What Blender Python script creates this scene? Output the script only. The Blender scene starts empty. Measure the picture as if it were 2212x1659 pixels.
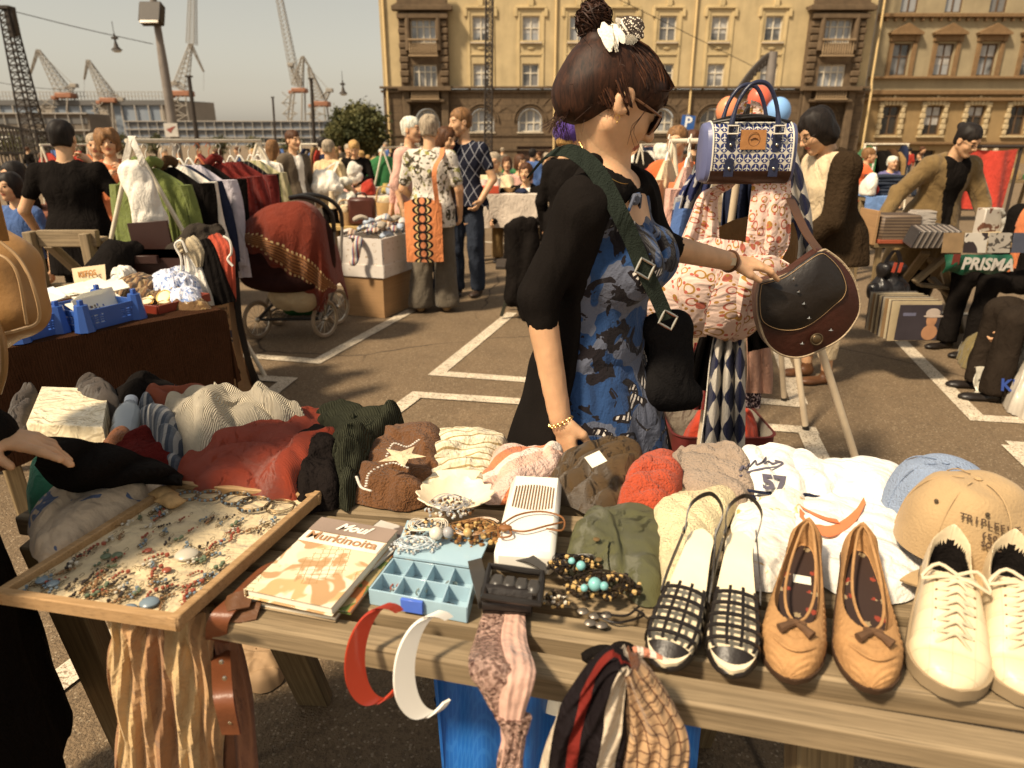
import bpy,math,random
import numpy as np
from mathutils import Vector,Matrix
R=math.radians
rnd=random.Random(7)
scene=bpy.context.scene
COL=scene.collection
F=1475.0;TH=R(19.6);CT,ST=math.cos(TH),math.sin(TH);CAMZ=1.5
cd=bpy.data.cameras.new('camera');cam=bpy.data.objects.new('camera',cd);COL.objects.link(cam)
cd.sensor_width=36;cd.lens=36*F/2212;cam.location=(0,0,CAMZ)
cam.rotation_euler=(math.pi/2-TH,0,0);cd.clip_end=3000;cd.clip_start=.05
cd.dof.use_dof=True;cd.dof.focus_distance=1.75;cd.dof.aperture_fstop=4.0
scene.camera=cam
SUN_EL,SUN_AZ=R(50),R(-128)
w=bpy.data.worlds.new("World");scene.world=w;w.use_nodes=True
nt=w.node_tree;nt.nodes.clear()
sky=nt.nodes.new('ShaderNodeTexSky');sky.sky_type='NISHITA';sky.sun_disc=False
sky.sun_elevation=SUN_EL;sky.sun_rotation=SUN_AZ;sky.dust_density=1.6;sky.air_density=1.6;sky.ozone_density=.6
hs=nt.nodes.new('ShaderNodeHueSaturation');hs.inputs['Saturation'].default_value=.26
tint=nt.nodes.new('ShaderNodeMix');tint.data_type='RGBA';tint.blend_type='MULTIPLY';tint.inputs[0].default_value=1
tint.inputs[7].default_value=(1.0,.93,.82,1)
bg=nt.nodes.new('ShaderNodeBackground');bg.inputs['Strength'].default_value=.10
wo=nt.nodes.new('ShaderNodeOutputWorld')
nt.links.new(sky.outputs[0],hs.inputs['Color']);nt.links.new(hs.outputs[0],tint.inputs[6])
nt.links.new(tint.outputs[2],bg.inputs[0]);nt.links.new(bg.outputs[0],wo.inputs[0])
sd=bpy.data.lights.new('sun','SUN');sd.energy=5.0;sd.angle=R(6);sd.color=(1,.83,.60)
sun=bpy.data.objects.new('sun',sd);COL.objects.link(sun)
sdir=Vector((math.sin(SUN_AZ)*math.cos(SUN_EL),math.cos(SUN_AZ)*math.cos(SUN_EL),math.sin(SUN_EL)))
sun.rotation_euler=sdir.to_track_quat('Z','Y').to_euler()
vs=scene.view_settings;vs.view_transform='Standard';vs.look='None';vs.exposure=.36;vs.gamma=1
scene.cycles.max_bounces=5;scene.cycles.diffuse_bounces=2;scene.cycles.glossy_bounces=2
scene.cycles.transparent_max_bounces=8;scene.cycles.use_denoising=True
def ray(x,y):
 a=(x-1106)/F;u=-(y-829.5)/F
 return np.array([a,CT+u*ST,-ST+u*CT])
def PZ(x,y,z=0.0):
 r=ray(x,y);t=(z-CAMZ)/r[2];return np.array([r[0]*t,r[1]*t,z])
def PY(x,y,Y):
 r=ray(x,y);t=Y/r[1];return np.array([r[0]*t,Y,CAMZ+r[2]*t])
def V(*a):return np.array(a,float)
def link(o,parent=None):
 COL.objects.link(o)
 if parent is not None:o.parent=parent
 return o
def tag(o,label=None,cat=None,group=None,kind=None):
 if label:o['label']=label
 if cat:o['category']=cat
 if group:o['group']=group
 if kind:o['kind']=kind
 return o
def thing(name,label,cat,loc=(0,0,0),rz=0,group=None):
 o=bpy.data.objects.new(name,None);o.empty_display_size=.05;link(o)
 o.location=loc;o.rotation_euler=(0,0,rz);return tag(o,label,cat,group)
def copy_thing(o,loc,rz=None,label=None,scale=None):
 r=o.copy();COL.objects.link(r);r.location=loc
 if rz is not None:r.rotation_euler=(0,0,rz)
 if scale:r.scale=scale
 if label:r['label']=label
 for ch in list(o.children):
  c=ch.copy();COL.objects.link(c);c.parent=r
  for g in list(ch.children):
   d=g.copy();COL.objects.link(d);d.parent=c
 return r
def rotz(a):c,s=math.cos(a),math.sin(a);return np.array([[c,-s,0],[s,c,0],[0,0,1.0]])
def rotx(a):c,s=math.cos(a),math.sin(a);return np.array([[1.0,0,0],[0,c,-s],[0,s,c]])
def roty(a):c,s=math.cos(a),math.sin(a);return np.array([[c,0,s],[0,1.0,0],[-s,0,c]])
def unit(v):
 v=np.asarray(v,float);n=np.linalg.norm(v);return v/n if n>1e-9 else v
_r=np.random.RandomState(3)
_K=[unit(_r.randn(3))*(1.9**(i//4))*(.8+.4*_r.rand())for i in range(16)];_PH=_r.rand(16)*6.28
def noise(p,s=1.0,octs=3,seed=0):
 p=np.asarray(p)*s;o=0;q=p+.6*np.sin(p[...,[1,2,0]]*1.3+seed)
 for i in range(4*octs):o=o+np.sin(q@_K[i]*1.0+_PH[i]+seed*(i+1.7))*(.55**(i//4))
 return o/3.2
MATS={}
class NT:
 def __init__(s,m):s.t=m.node_tree;s.n=s.t.nodes;s.l=s.t.links
 def new(s,ty,ins=None,**kw):
  n=s.n.new(ty)
  for k,v in kw.items():setattr(n,k,v)
  for k,v in(ins or{}).items():
   i=n.inputs[k]
   if isinstance(v,bpy.types.NodeSocket):s.l.new(v,i)
   else:i.default_value=v
  return n
 def math(s,op,a,b=0.0,clamp=False):
  n=s.new('ShaderNodeMath',{0:a,1:b},operation=op);n.use_clamp=clamp;return n.outputs[0]
 def mix(s,f,a,b,mode='MIX'):
  n=s.new('ShaderNodeMix',{0:f},data_type='RGBA',blend_type=mode)
  for i,v in((6,a),(7,b)):
   if isinstance(v,bpy.types.NodeSocket):s.l.new(v,n.inputs[i])
   else:n.inputs[i].default_value=tuple(v)[:3]+(1,)
  return n.outputs[2]
 def ramp(s,f,lo,hi):
  n=s.new('ShaderNodeMapRange',{0:f,1:lo,2:hi});return n.outputs[0]
 def coord(s,kind='Object',scale=(1,1,1),rot=(0,0,0)):
  c=s.new('ShaderNodeTexCoord');m=s.new('ShaderNodeMapping',{'Vector':c.outputs[kind],'Scale':scale,'Rotation':rot})
  return m.outputs[0]
 def noise(s,v,sc,det=3,rough=.55,dist=0):return s.new('ShaderNodeTexNoise',{'Vector':v,'Scale':sc,'Detail':det,'Roughness':rough,'Distortion':dist}).outputs[0]
def mat(name,col,rough=.8,var=.15,vs=12,bump=0,bs=60,metal=0,pat=None,kind='Object',scale=(1,1,1),rot=(0,0,0),alpha=1,trans=0,spec=.4,wave=None,sheen=0,wrk=0):
 """pat(nt, vector, base colour) -> colour socket"""
 if name in MATS:return MATS[name]
 m=bpy.data.materials.new(name);m.use_nodes=True;nt=NT(m)
 b=nt.n['Principled BSDF'];v=nt.coord(kind,scale,rot)
 c=tuple(col)[:3]+(1,)
 base=pat(nt,v,c)if pat else None
 if var:
  nz=nt.noise(v,vs,4)
  k=nt.ramp(nz,.3,.7);k2=nt.math('ADD',nt.math('MULTIPLY',k,var*1.6),1-var*.9)
  base=nt.mix(1.0,base if base is not None else c,nt.new('ShaderNodeCombineColor',{0:k2,1:k2,2:k2}).outputs[0],'MULTIPLY')
 if base is not None:nt.l.new(base,b.inputs['Base Color'])
 else:b.inputs['Base Color'].default_value=c
 b.inputs['Roughness'].default_value=rough;b.inputs['Metallic'].default_value=metal
 b.inputs['Specular IOR Level'].default_value=spec
 if sheen:b.inputs['Sheen Weight'].default_value=sheen
 if trans:b.inputs['Transmission Weight'].default_value=trans
 if alpha<1:b.inputs['Alpha'].default_value=alpha
 if bump:
  h=nt.noise(v,bs,3)
  if wave:
   wv=nt.new('ShaderNodeTexWave',{'Vector':v,'Scale':wave,'Distortion':1.2,'Detail':1}).outputs[1]
   h=nt.math('ADD',nt.math('MULTIPLY',h,.5),wv)
  bi={'Height':h,'Strength':bump,'Distance':.01}
  if wrk:bi['Normal']=nt.new('ShaderNodeBump',{'Height':nt.noise(nt.new('ShaderNodeMapping',{'Vector':v,'Scale':(1,1,.55)if kind=='Object' else(1,1,1)}).outputs[0],wrk,2,.5,1.6),'Strength':.55,'Distance':.025}).outputs[0]
  bn=nt.new('ShaderNodeBump',bi);nt.l.new(bn.outputs[0],b.inputs['Normal'])
 MATS[name]=m;return m
def wood(name,c1,c2,rot=(0,0,0),rough=.75):
 def pat(nt,v,c):
  n=nt.noise(v,3,2);vv=nt.new('ShaderNodeMapping',{'Vector':v,'Scale':(1.1,48,48)}).outputs[0]
  g=nt.noise(vv,1.6,5,.6,.6);g2=nt.noise(vv,7,3)
  col=nt.mix(nt.ramp(g,.35,.65),c1,c2);col=nt.mix(nt.ramp(g2,.5,.75),col,[k*.55 for k in c2])
  kn=nt.new('ShaderNodeTexVoronoi',{'Vector':nt.new('ShaderNodeMapping',{'Vector':v,'Scale':(3,11,11)}).outputs[0],'Scale':1.0}).outputs[0]
  col=nt.mix(nt.ramp(kn,.13,.07),col,[k*.3 for k in c2])
  return nt.mix(nt.ramp(n,.3,.7),col,nt.mix(.5,col,[k*.7 for k in c1]))
 m=mat(name,c1,rough,.18,4,.25,3,pat=pat,rot=rot);return m
def p_stripe(cols,sc,axis=0):
 def f(nt,v,c):
  s=nt.new('ShaderNodeSeparateXYZ',{0:v}).outputs[axis]
  x=nt.math('FRACT',nt.math('MULTIPLY',s,sc));out=c;n=len(cols)
  for i,k in enumerate(cols):out=nt.mix(nt.math('GREATER_THAN',x,(i+1)/(n+1)),out,k)
  return out
 return f
def p_blotch(cols,sc,th=.5,dist=1.0,w=.01):
 def f(nt,v,c):
  out=c
  for i,k in enumerate(cols):
   vv=nt.new('ShaderNodeMapping',{'Vector':v,'Location':(3.7*i,1.3*i,5.1*i)}).outputs[0]
   out=nt.mix(nt.ramp(nt.noise(vv,sc*(1+.25*i),2,.5,dist),th,th+w),out,k)
  return out
 return f
def p_check(c2,sc):
 def f(nt,v,c):return nt.new('ShaderNodeTexChecker',{'Vector':v,'Scale':sc,'Color1':c,'Color2':tuple(c2)+(1,)}).outputs[0]
 return f
def p_lines(c2,sc,wd=.1):
 def f(nt,v,c):
  s=nt.new('ShaderNodeSeparateXYZ',{0:v});m=None
  for ax in(0,1):
   a=nt.math('FRACT',nt.math('MULTIPLY',s.outputs[ax],sc));g=nt.math('LESS_THAN',a,wd)
   m=g if m is None else nt.math('MAXIMUM',m,g)
  return nt.mix(m,c,c2)
 return f
def smooth(me,on=True):
 me.polygons.foreach_set('use_smooth',[on]*len(me.polygons))
class MB:
 def __init__(s):s.v=[];s.f=[];s.m=[];s.uv={};s.M=None
 def add(s,vs_,fs,mi=0,uv=None,T=None):
  b=len(s.v)
  vs_=np.asarray(vs_,float).reshape(-1,3)
  if T is not None:vs_=vs_@T[0].T+T[1]
  s.v.extend(map(tuple,vs_));s.f.extend([tuple(b+i for i in f)for f in fs])
  s.m.extend([mi]*len(fs)if isinstance(mi,int)else list(mi))
  if uv is not None:
   for i,u in enumerate(uv):s.uv[b+i]=u
  return s
 def box(s,c,d,rot=None,mi=0,ch=None):
  x,y,z=[k/2 for k in d];ch=min(d)*.08 if ch is None else ch;ch=min(ch,min(d)*.45)
  vs_=[];
  for ax in range(3):
   for sx in(-1,1):
    for sy in(-1,1):
     for sz in(-1,1):
      p=[sx*(x-ch),sy*(y-ch),sz*(z-ch)];p[ax]=(sx*x,sy*y,sz*z)[ax];vs_.append(p)
  I=lambda ax,a,b,c_:ax*8+a*4+b*2+c_
  fs=[]
  for a in(0,1):
   q=[I(0,a,0,0),I(0,a,1,0),I(0,a,1,1),I(0,a,0,1)];fs.append(q if a else q[::-1])
   q=[I(1,0,a,0),I(1,1,a,0),I(1,1,a,1),I(1,0,a,1)];fs.append(q[::-1]if a else q)
   q=[I(2,0,0,a),I(2,1,0,a),I(2,1,1,a),I(2,0,1,a)];fs.append(q if a else q[::-1])
  for a in(0,1):
   for b in(0,1):
    q=[I(0,a,b,0),I(0,a,b,1),I(1,a,b,1),I(1,a,b,0)];fs.append(q if a!=b else q[::-1])
    q=[I(0,a,0,b),I(0,a,1,b),I(2,a,1,b),I(2,a,0,b)];fs.append(q if a==b else q[::-1])
    q=[I(1,0,a,b),I(1,1,a,b),I(2,1,a,b),I(2,0,a,b)];fs.append(q if a!=b else q[::-1])
    for c_ in(0,1):
     q=[I(0,a,b,c_),I(1,a,b,c_),I(2,a,b,c_)];fs.append(q if(a+b+c_)%2 else q[::-1])
  vs_=np.array(vs_)
  if rot is not None:vs_=vs_@np.asarray(rot).T
  return s.add(vs_+np.array(c,float),fs,mi)
 def bar(s,a,b,w,h=None,mi=0,up=(0,0,1),ch=None):
  a,b=np.array(a,float),np.array(b,float);d=b-a;L=np.linalg.norm(d);x=d/L
  y=np.cross(up,x);
  if np.linalg.norm(y)<1e-4:y=np.cross((0,1,0),x)
  y=unit(y);z=np.cross(x,y)
  return s.box((a+b)/2,(L,w,h or w),np.array([x,y,z]).T,mi,ch)
 def tube(s,pts,r,n=8,mi=0,caps=True,closed=False,flat=1.0,up=None):
  pts=np.array(pts,float);m=len(pts);rr=np.broadcast_to(r,(m,))
  if closed:tan=np.roll(pts,-1,0)-np.roll(pts,1,0)
  else:tan=np.gradient(pts,axis=0)
  tan/=np.maximum(np.linalg.norm(tan,axis=1),1e-9)[:,None]
  if up is not None:nrm=np.cross(tan[0],up)
  else:nrm=np.cross(tan[0],(0,0,1)if abs(tan[0][2])<.9 else(1,0,0))
  nrm=unit(nrm);vs_=[];uv=[];L=0
  for i in range(m):
   if i:L+=np.linalg.norm(pts[i]-pts[i-1])
   if up is not None:nrm=unit(np.cross(tan[i],up))if np.linalg.norm(np.cross(tan[i],up))>1e-3 else nrm
   else:nrm=unit(nrm-tan[i]*np.dot(nrm,tan[i]))
   bi=np.cross(tan[i],nrm)
   for j in range(n):
    a=2*math.pi*j/n;vs_.append(pts[i]+rr[i]*(math.cos(a)*nrm+math.sin(a)*bi*flat));uv.append((j/n,L))
  fs=[]
  for i in range(m if closed else m-1):
   k=(i+1)%m
   for j in range(n):
    j2=(j+1)%n;fs.append((i*n+j,i*n+j2,k*n+j2,k*n+j))
  if caps and not closed:fs.append(tuple(range(n))[::-1]);fs.append(tuple((m-1)*n+j for j in range(n)))
  return s.add(vs_,fs,mi,uv)
 def loft(s,rings,mi=0,caps=(True,True),closed=True):
  n=len(rings[0]);m=len(rings);vs_=[];uv=[];L=0
  nn=n+1 if closed else n
  for i,rg in enumerate(rings):
   rg=np.asarray(rg,float)
   if i:L+=np.linalg.norm(rg.mean(0)-np.asarray(rings[i-1]).mean(0))
   if closed:rg=np.vstack([rg,rg[:1]])
   seg=np.r_[0,np.cumsum(np.linalg.norm(np.diff(rg,axis=0),axis=1))]
   for j in range(nn):vs_.append(rg[j]);uv.append((seg[j],L))
  fs=[(i*nn+j,i*nn+j+1,(i+1)*nn+j+1,(i+1)*nn+j)for i in range(m-1)for j in range(nn-1)]
  if caps[0]:fs.append(tuple(range(n))[::-1])
  if caps[1]:fs.append(tuple((m-1)*nn+j for j in range(n)))
  return s.add(vs_,fs,mi,uv)
 def ball(s,c,r,n=10,mi=0,rot=None):
  r=np.broadcast_to(r,(3,));vs_=[(0,0,-1)];h=max(3,n//2)
  for i in range(1,h):
   for j in range(n):
    a,b=math.pi*i/h,2*math.pi*j/n;vs_.append((math.sin(a)*math.cos(b),math.sin(a)*math.sin(b),-math.cos(a)))
  vs_.append((0,0,1));L=len(vs_)-1
  fs=[(0,1+(j+1)%n,1+j)for j in range(n)]
  for i in range(h-2):
   for j in range(n):j2=(j+1)%n;fs.append((1+i*n+j,1+i*n+j2,1+(i+1)*n+j2,1+(i+1)*n+j))
  fs+=[(L,1+(h-2)*n+j,1+(h-2)*n+(j+1)%n)for j in range(n)]
  vs_=np.array(vs_)*r
  if rot is not None:vs_=vs_@np.asarray(rot).T
  return s.add(vs_+np.array(c,float),fs,mi)
 def sheet(s,G,mi=0,thick=0.0,uvs=(1,1)):
  G=np.asarray(G,float);n,m=G.shape[:2]
  uv=[(i/(n-1)*uvs[0],j/(m-1)*uvs[1])for i in range(n)for j in range(m)]
  fs=[(i*m+j,(i+1)*m+j,(i+1)*m+j+1,i*m+j+1)for i in range(n-1)for j in range(m-1)]
  if not thick:return s.add(G.reshape(-1,3),fs,mi,uv)
  du=np.gradient(G,axis=0);dv=np.gradient(G,axis=1);N=np.cross(du,dv);N/=np.maximum(np.linalg.norm(N,axis=2),1e-9)[...,None]
  B=G-N*thick;o=n*m
  f2=[tuple(o+k for k in f[::-1])for f in fs]
  rim=[i*m for i in range(n)]+[(n-1)*m+j for j in range(1,m)]+[i*m+m-1 for i in range(n-2,-1,-1)]+[j for j in range(m-2,0,-1)]
  f3=[(rim[k],rim[(k+1)%len(rim)],o+rim[(k+1)%len(rim)],o+rim[k])[::-1]for k in range(len(rim))]
  return s.add(np.vstack([G.reshape(-1,3),B.reshape(-1,3)]),fs+f2+f3,mi,uv+uv)
 def prism(s,poly,h,T=None,mi=0):
  p=np.array(poly,float);n=len(p);vs_=np.vstack([np.c_[p,np.zeros(n)],np.c_[p,np.full(n,h)]])
  a=sum(p[i][0]*p[(i+1)%n][1]-p[(i+1)%n][0]*p[i][1]for i in range(n))
  fs=[(i,(i+1)%n,n+(i+1)%n,n+i)for i in range(n)]+[tuple(range(n))[::-1],tuple(range(n,2*n))]
  if a<0:fs=[f[::-1]for f in fs]
  return s.add(vs_,fs,mi,None,T)
 def build(s,name,mats,parent=None,sm=True,loc=None,rz=None):
  me=bpy.data.meshes.new(name);me.from_pydata(s.v,[],s.f)
  for m in(mats if isinstance(mats,(list,tuple))else[mats]):me.materials.append(m)
  if any(s.m):me.polygons.foreach_set('material_index',s.m)
  if s.uv:
   ul=me.uv_layers.new(name='UVMap');li=np.zeros(len(me.loops),int);me.loops.foreach_get('vertex_index',li)
   U=np.zeros((len(s.v),2));
   for k,u in s.uv.items():U[k]=u
   ul.data.foreach_set('uv',U[li].ravel())
  if sm:
   smooth(me);me.update()
   try:me.set_sharp_from_angle(angle=R(38))
   except Exception:pass
  me.update();o=bpy.data.objects.new(name,me);link(o,parent)
  if loc is not None:o.location=loc
  if rz is not None:o.rotation_euler=(0,0,rz)
  return o
def ring(c,rx,ry,n=24,rot=0,fold=0,nf=7,ph=0,T=None):
 a=np.linspace(0,2*math.pi,n,endpoint=False);k=1+fold*np.sin(nf*a+ph)+fold*.5*np.sin((nf*2.3)*a+ph*2)
 p=np.c_[rx*np.cos(a)*k,ry*np.sin(a)*k,0*a]
 p=p@rotz(rot).T
 if T is not None:p=p@T.T
 return p+np.array(c,float)
def _cone(P,a,b,ra,rb):
 ab=b-a;L2=max(ab@ab,1e-12);t=np.clip(((P-a)@ab)/L2,0,1);return np.linalg.norm(P-a-t[...,None]*ab,axis=-1)-(ra+(rb-ra)*t)
def _ell(P,c,r,rot):
 q=P-c
 if rot is not None:q=q@rot
 k=np.linalg.norm(q/r,axis=-1);return(k-1)*min(r)*.5+(k-1)*np.mean(r)*.5
def sdf(prims,res,warp=None,cut=None):
 """prims: ('c',a,b,ra,rb,k) round cone; ('e',c,r,k,rot) ellipsoid; a leading '-' subtracts."""
 lo=np.full(3,1e9);hi=np.full(3,-1e9);L=[]
 for p in prims:
  t=p[0].lstrip('-')
  if t=='c':a,b=np.array(p[1],float),np.array(p[2],float);r=max(p[3],p[4]);l,h=np.minimum(a,b)-r,np.maximum(a,b)+r;k=p[5]if len(p)>5 else.02
  else:c=np.array(p[1],float);rr=np.array(p[2],float);m=rr.max()if len(p)>4 and p[4]is not None else rr;l,h=c-m,c+m;k=p[3]if len(p)>3 else.02
  L.append((l,h,k))
  if p[0][0]!='-':lo=np.minimum(lo,l);hi=np.maximum(hi,h)
 lo-=3*res+.01;hi+=3*res+.01
 n=np.ceil((hi-lo)/res).astype(int)+1
 ax=[lo[i]+res*np.arange(n[i])for i in range(3)]
 D=np.full(n,1.0)
 for p,(l,h,k)in zip(prims,L):
  mg=max(k*1.5,.02)+3*res
  i0=np.clip(np.floor((l-mg-lo)/res).astype(int),0,n);i1=np.clip(np.ceil((h+mg-lo)/res).astype(int)+1,0,n)
  if(i1<=i0).any():continue
  sl=tuple(slice(i0[i],i1[i])for i in range(3))
  P=np.stack(np.meshgrid(*[ax[i][sl[i]]for i in range(3)],indexing='ij'),-1)
  t=p[0].lstrip('-')
  d=_cone(P,np.array(p[1],float),np.array(p[2],float),p[3],p[4])if t=='c' else _ell(P,np.array(p[1],float),np.array(p[2],float),p[4]if len(p)>4 else None)
  o=D[sl]
  if p[0][0]=='-':
   hh=np.clip(.5-.5*(o+d)/max(k,1e-6),0,1);D[sl]=o+(-d-o)*hh+k*hh*(1-hh)
  else:
   hh=np.clip(.5+.5*(o-d)/max(k,1e-6),0,1);D[sl]=np.minimum(o+(d-o)*hh-k*hh*(1-hh),o)
 if warp or cut:
  P=np.stack(np.meshgrid(*ax,indexing='ij'),-1);m=np.abs(D)<.15
  if warp:D[m]+=warp(P[m])
  if cut:D[m]=np.maximum(D[m],cut(P[m]))
 return nets(D,lo,res)
def nets(D,lo,res):
 S=D<0
 c=[S[i:S.shape[0]-1+i,j:S.shape[1]-1+j,k:S.shape[2]-1+k]for i in(0,1)for j in(0,1)for k in(0,1)]
 s=sum(x.astype(np.int8)for x in c);act=(s>0)&(s<8);idx=np.argwhere(act);N=len(idx)
 if N==0:return np.zeros((0,3)),[]
 vid=np.full(act.shape,-1);vid[act]=np.arange(N)
 acc=np.zeros((N,3));cnt=np.zeros(N)
 i,j,k=idx.T
 for ax_ in range(3):
  o=[0,0,0];others=[a for a in range(3)if a!=ax_]
  for u in(0,1):
   for v in(0,1):
    a=[0,0,0];a[others[0]]=u;a[others[1]]=v;b=list(a);b[ax_]=1
    d0=D[i+a[0],j+a[1],k+a[2]];d1=D[i+b[0],j+b[1],k+b[2]];x=(d0<0)!=(d1<0)
    t=np.where(x,d0/np.where(x,d0-d1,1),0);p=np.array(a,float)[None].repeat(N,0);p[:,ax_]=t
    acc[x]+=p[x];cnt[x]+=1
 vts=(idx+acc/cnt[:,None])*res+lo;fs=[]
 for ax_ in range(3):
  A=np.moveaxis(S,ax_,0);W=np.moveaxis(vid,ax_,0)
  e=A[:-1]!=A[1:];e=e[:,1:-1,1:-1];q=np.argwhere(e)
  if not len(q):continue
  x,y,z=q.T;y=y+1;z=z+1
  Q=np.stack([W[x,y-1,z-1],W[x,y,z-1],W[x,y,z],W[x,y-1,z]],1)
  ins=A[x,y,z]
  flip=~ins if ax_!=1 else ins
  Q[flip]=Q[flip][:,::-1];fs.append(Q)
 fs=np.vstack(fs);fs=fs[(fs>=0).all(1)]
 return vts,fs
def mesh_obj(name,parts,mats,parent=None,paint=None):
 """parts: list of (verts, faces); paint(centroids)->material index array"""
 me=bpy.data.meshes.new(name);vs_=[];fs=[];b=0
 for v,f in parts:
  if len(v)==0:continue
  vs_.append(v);fs.append(np.asarray(f)+b);b+=len(v)
 v=np.vstack(vs_);f=np.vstack(fs)
 me.vertices.add(len(v));me.vertices.foreach_set('co',v.ravel().astype(np.float32))
 me.loops.add(len(f)*4);me.loops.foreach_set('vertex_index',f.ravel().astype(np.int32))
 me.polygons.add(len(f));me.polygons.foreach_set('loop_start',(np.arange(len(f))*4).astype(np.int32));me.polygons.foreach_set('loop_total',np.full(len(f),4,np.int32))
 for m in(mats if isinstance(mats,(list,tuple))else[mats]):me.materials.append(m)
 if paint is not None:
  c=v[f].mean(1);me.polygons.foreach_set('material_index',np.asarray(paint(c)).astype(np.int32))
 smooth(me);me.update(calc_edges=True);me.validate()
 o=bpy.data.objects.new(name,me);return link(o,parent)
def text(name,body,size,m,M,parent=None,depth=.0004,shear=0,bold=0):
 cu=bpy.data.curves.new(name,'FONT');cu.body=body;cu.size=size;cu.extrude=depth;cu.align_x='CENTER';cu.align_y='CENTER';cu.shear=shear;cu.offset=bold
 cu.resolution_u=3
 t=bpy.data.objects.new('tmp',cu);COL.objects.link(t);dg=bpy.context.evaluated_depsgraph_get()
 me=bpy.data.meshes.new_from_object(t.evaluated_get(dg));bpy.data.objects.remove(t)
 me.materials.clear();me.materials.append(m);me.name=name;o=bpy.data.objects.new(name,me);link(o,parent);o.matrix_local=M
 return o
def frame(o,x,y):
 x=unit(x);z=unit(np.cross(x,y));y=np.cross(z,x)
 return Matrix([[x[0],y[0],z[0],o[0]],[x[1],y[1],z[1],o[1]],[x[2],y[2],z[2],o[2]],[0,0,0,1]])
def spline(pts,n=24):
 p=np.array(pts,float);m=len(p)
 if m==2:return p[0]+(p[1]-p[0])*np.linspace(0,1,n)[:,None]
 q=np.vstack([2*p[0]-p[1],p,2*p[-1]-p[-2]]);out=[]
 for t in np.linspace(0,m-1-1e-6,n):
  i=int(t);u=t-i;a,b,c,d=q[i:i+4]
  out.append(.5*((2*b)+(c-a)*u+(2*a-5*b+4*c-d)*u*u+(3*b-a-3*c+d)*u**3))
 return np.array(out)
def asphalt_pat(nt,v,c):
 big=nt.noise(v,.5,4,.6);mid=nt.noise(v,3.2,3)
 vo=nt.new('ShaderNodeTexVoronoi',{'Vector':v,'Scale':105.0});sp=nt.new('ShaderNodeSeparateColor',{0:vo.outputs[1]})
 o=nt.mix(nt.ramp(big,.3,.7),[k*.82 for k in c[:3]],[k*1.15 for k in c[:3]])
 o=nt.mix(nt.ramp(mid,.35,.75),o,[k*.8 for k in c[:3]])
 st=nt.math('MULTIPLY',nt.math('GREATER_THAN',sp.outputs[0],.80),nt.math('LESS_THAN',vo.outputs[0],.45))
 o=nt.mix(nt.math('MULTIPLY',st,.5),o,(.42,.33,.22))
 dk=nt.math('MULTIPLY',nt.math('LESS_THAN',sp.outputs[1],.3),.4)
 o=nt.mix(dk,o,[k*.35 for k in c[:3]])
 wv=nt.new('ShaderNodeMix',{0:.25,4:v,5:nt.new('ShaderNodeTexNoise',{'Vector':v,'Scale':1.1,'Detail':6}).outputs[1]},data_type='VECTOR').outputs[1]
 cr=nt.new('ShaderNodeTexVoronoi',{'Vector':wv,'Scale':.42},feature='DISTANCE_TO_EDGE').outputs[0]
 o=nt.mix(nt.math('MULTIPLY',nt.math('MULTIPLY',nt.ramp(cr,.0042,.001),nt.ramp(big,.42,.52)),.85),o,(.03,.018,.01))
 return o
ASPH=mat('asphalt',(.20,.137,.078),.92,0,pat=asphalt_pat,bump=.9,bs=120)
g=MB();g.add([(-900,-60,0),(900,-60,0),(900,1400,0),(-900,1400,0)],[(0,1,2,3)])
tag(g.build('ground',ASPH,sm=False),kind='structure')
def paint_pat(nt,v,c):return nt.mix(nt.math('MULTIPLY',nt.ramp(nt.noise(v,90,3,.7),.5,.62),.85),c,(.16,.105,.06))
PAINT=mat('road_paint',(.62,.53,.40),.85,.2,8,pat=paint_pat,bump=.4,bs=120)
_ln=[0]
def line(pts,w=.1,z=.004):
 _ln[0]+=1;z+=.0012*(_ln[0]%5)
 m=MB();p=[PZ(x,y,z)for x,y in pts]
 L,Rr=[],[]
 for i,q in enumerate(p):
  a=unit(p[i]-p[i-1])if i else unit(p[1]-p[0]);b=unit(p[i+1]-p[i])if i<len(p)-1 else a
  t=unit(a+b);nn=V(-t[1],t[0],0);k=w/2/max(.4,nn@V(-a[1],a[0],0));L.append(q+nn*k);Rr.append(q-nn*k)
 for i in range(len(p)-1):m.add([L[i],Rr[i],Rr[i+1],L[i+1]],[(0,1,2,3)])
 tag(m.build('road_marking',PAINT,sm=False),kind='structure')
for pts in([(1106,675),(945,806),(1300,832)],[(890,669),(685,780),(400,757)],[(800,925),(900,852),(1300,878)],[(440,808),(622,820),(560,868)],[(1925,715),(2110,902),(2420,920)],[(2180,960),(2420,978)],[(2186,962),(2290,1060)],[(1886,666),(2300,690)],[(1760,524),(2060,545)],[(1640,640),(1727,872)],[(1300,835),(1727,873)],[(1560,915),(1766,930)],[(1744,932),(1800,1050)],[(60,1520),(560,1140)],[(560,600),(900,628)],[(1020,520),(1260,540)],[(1890,520),(2212,538)]):
 line(pts)
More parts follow.
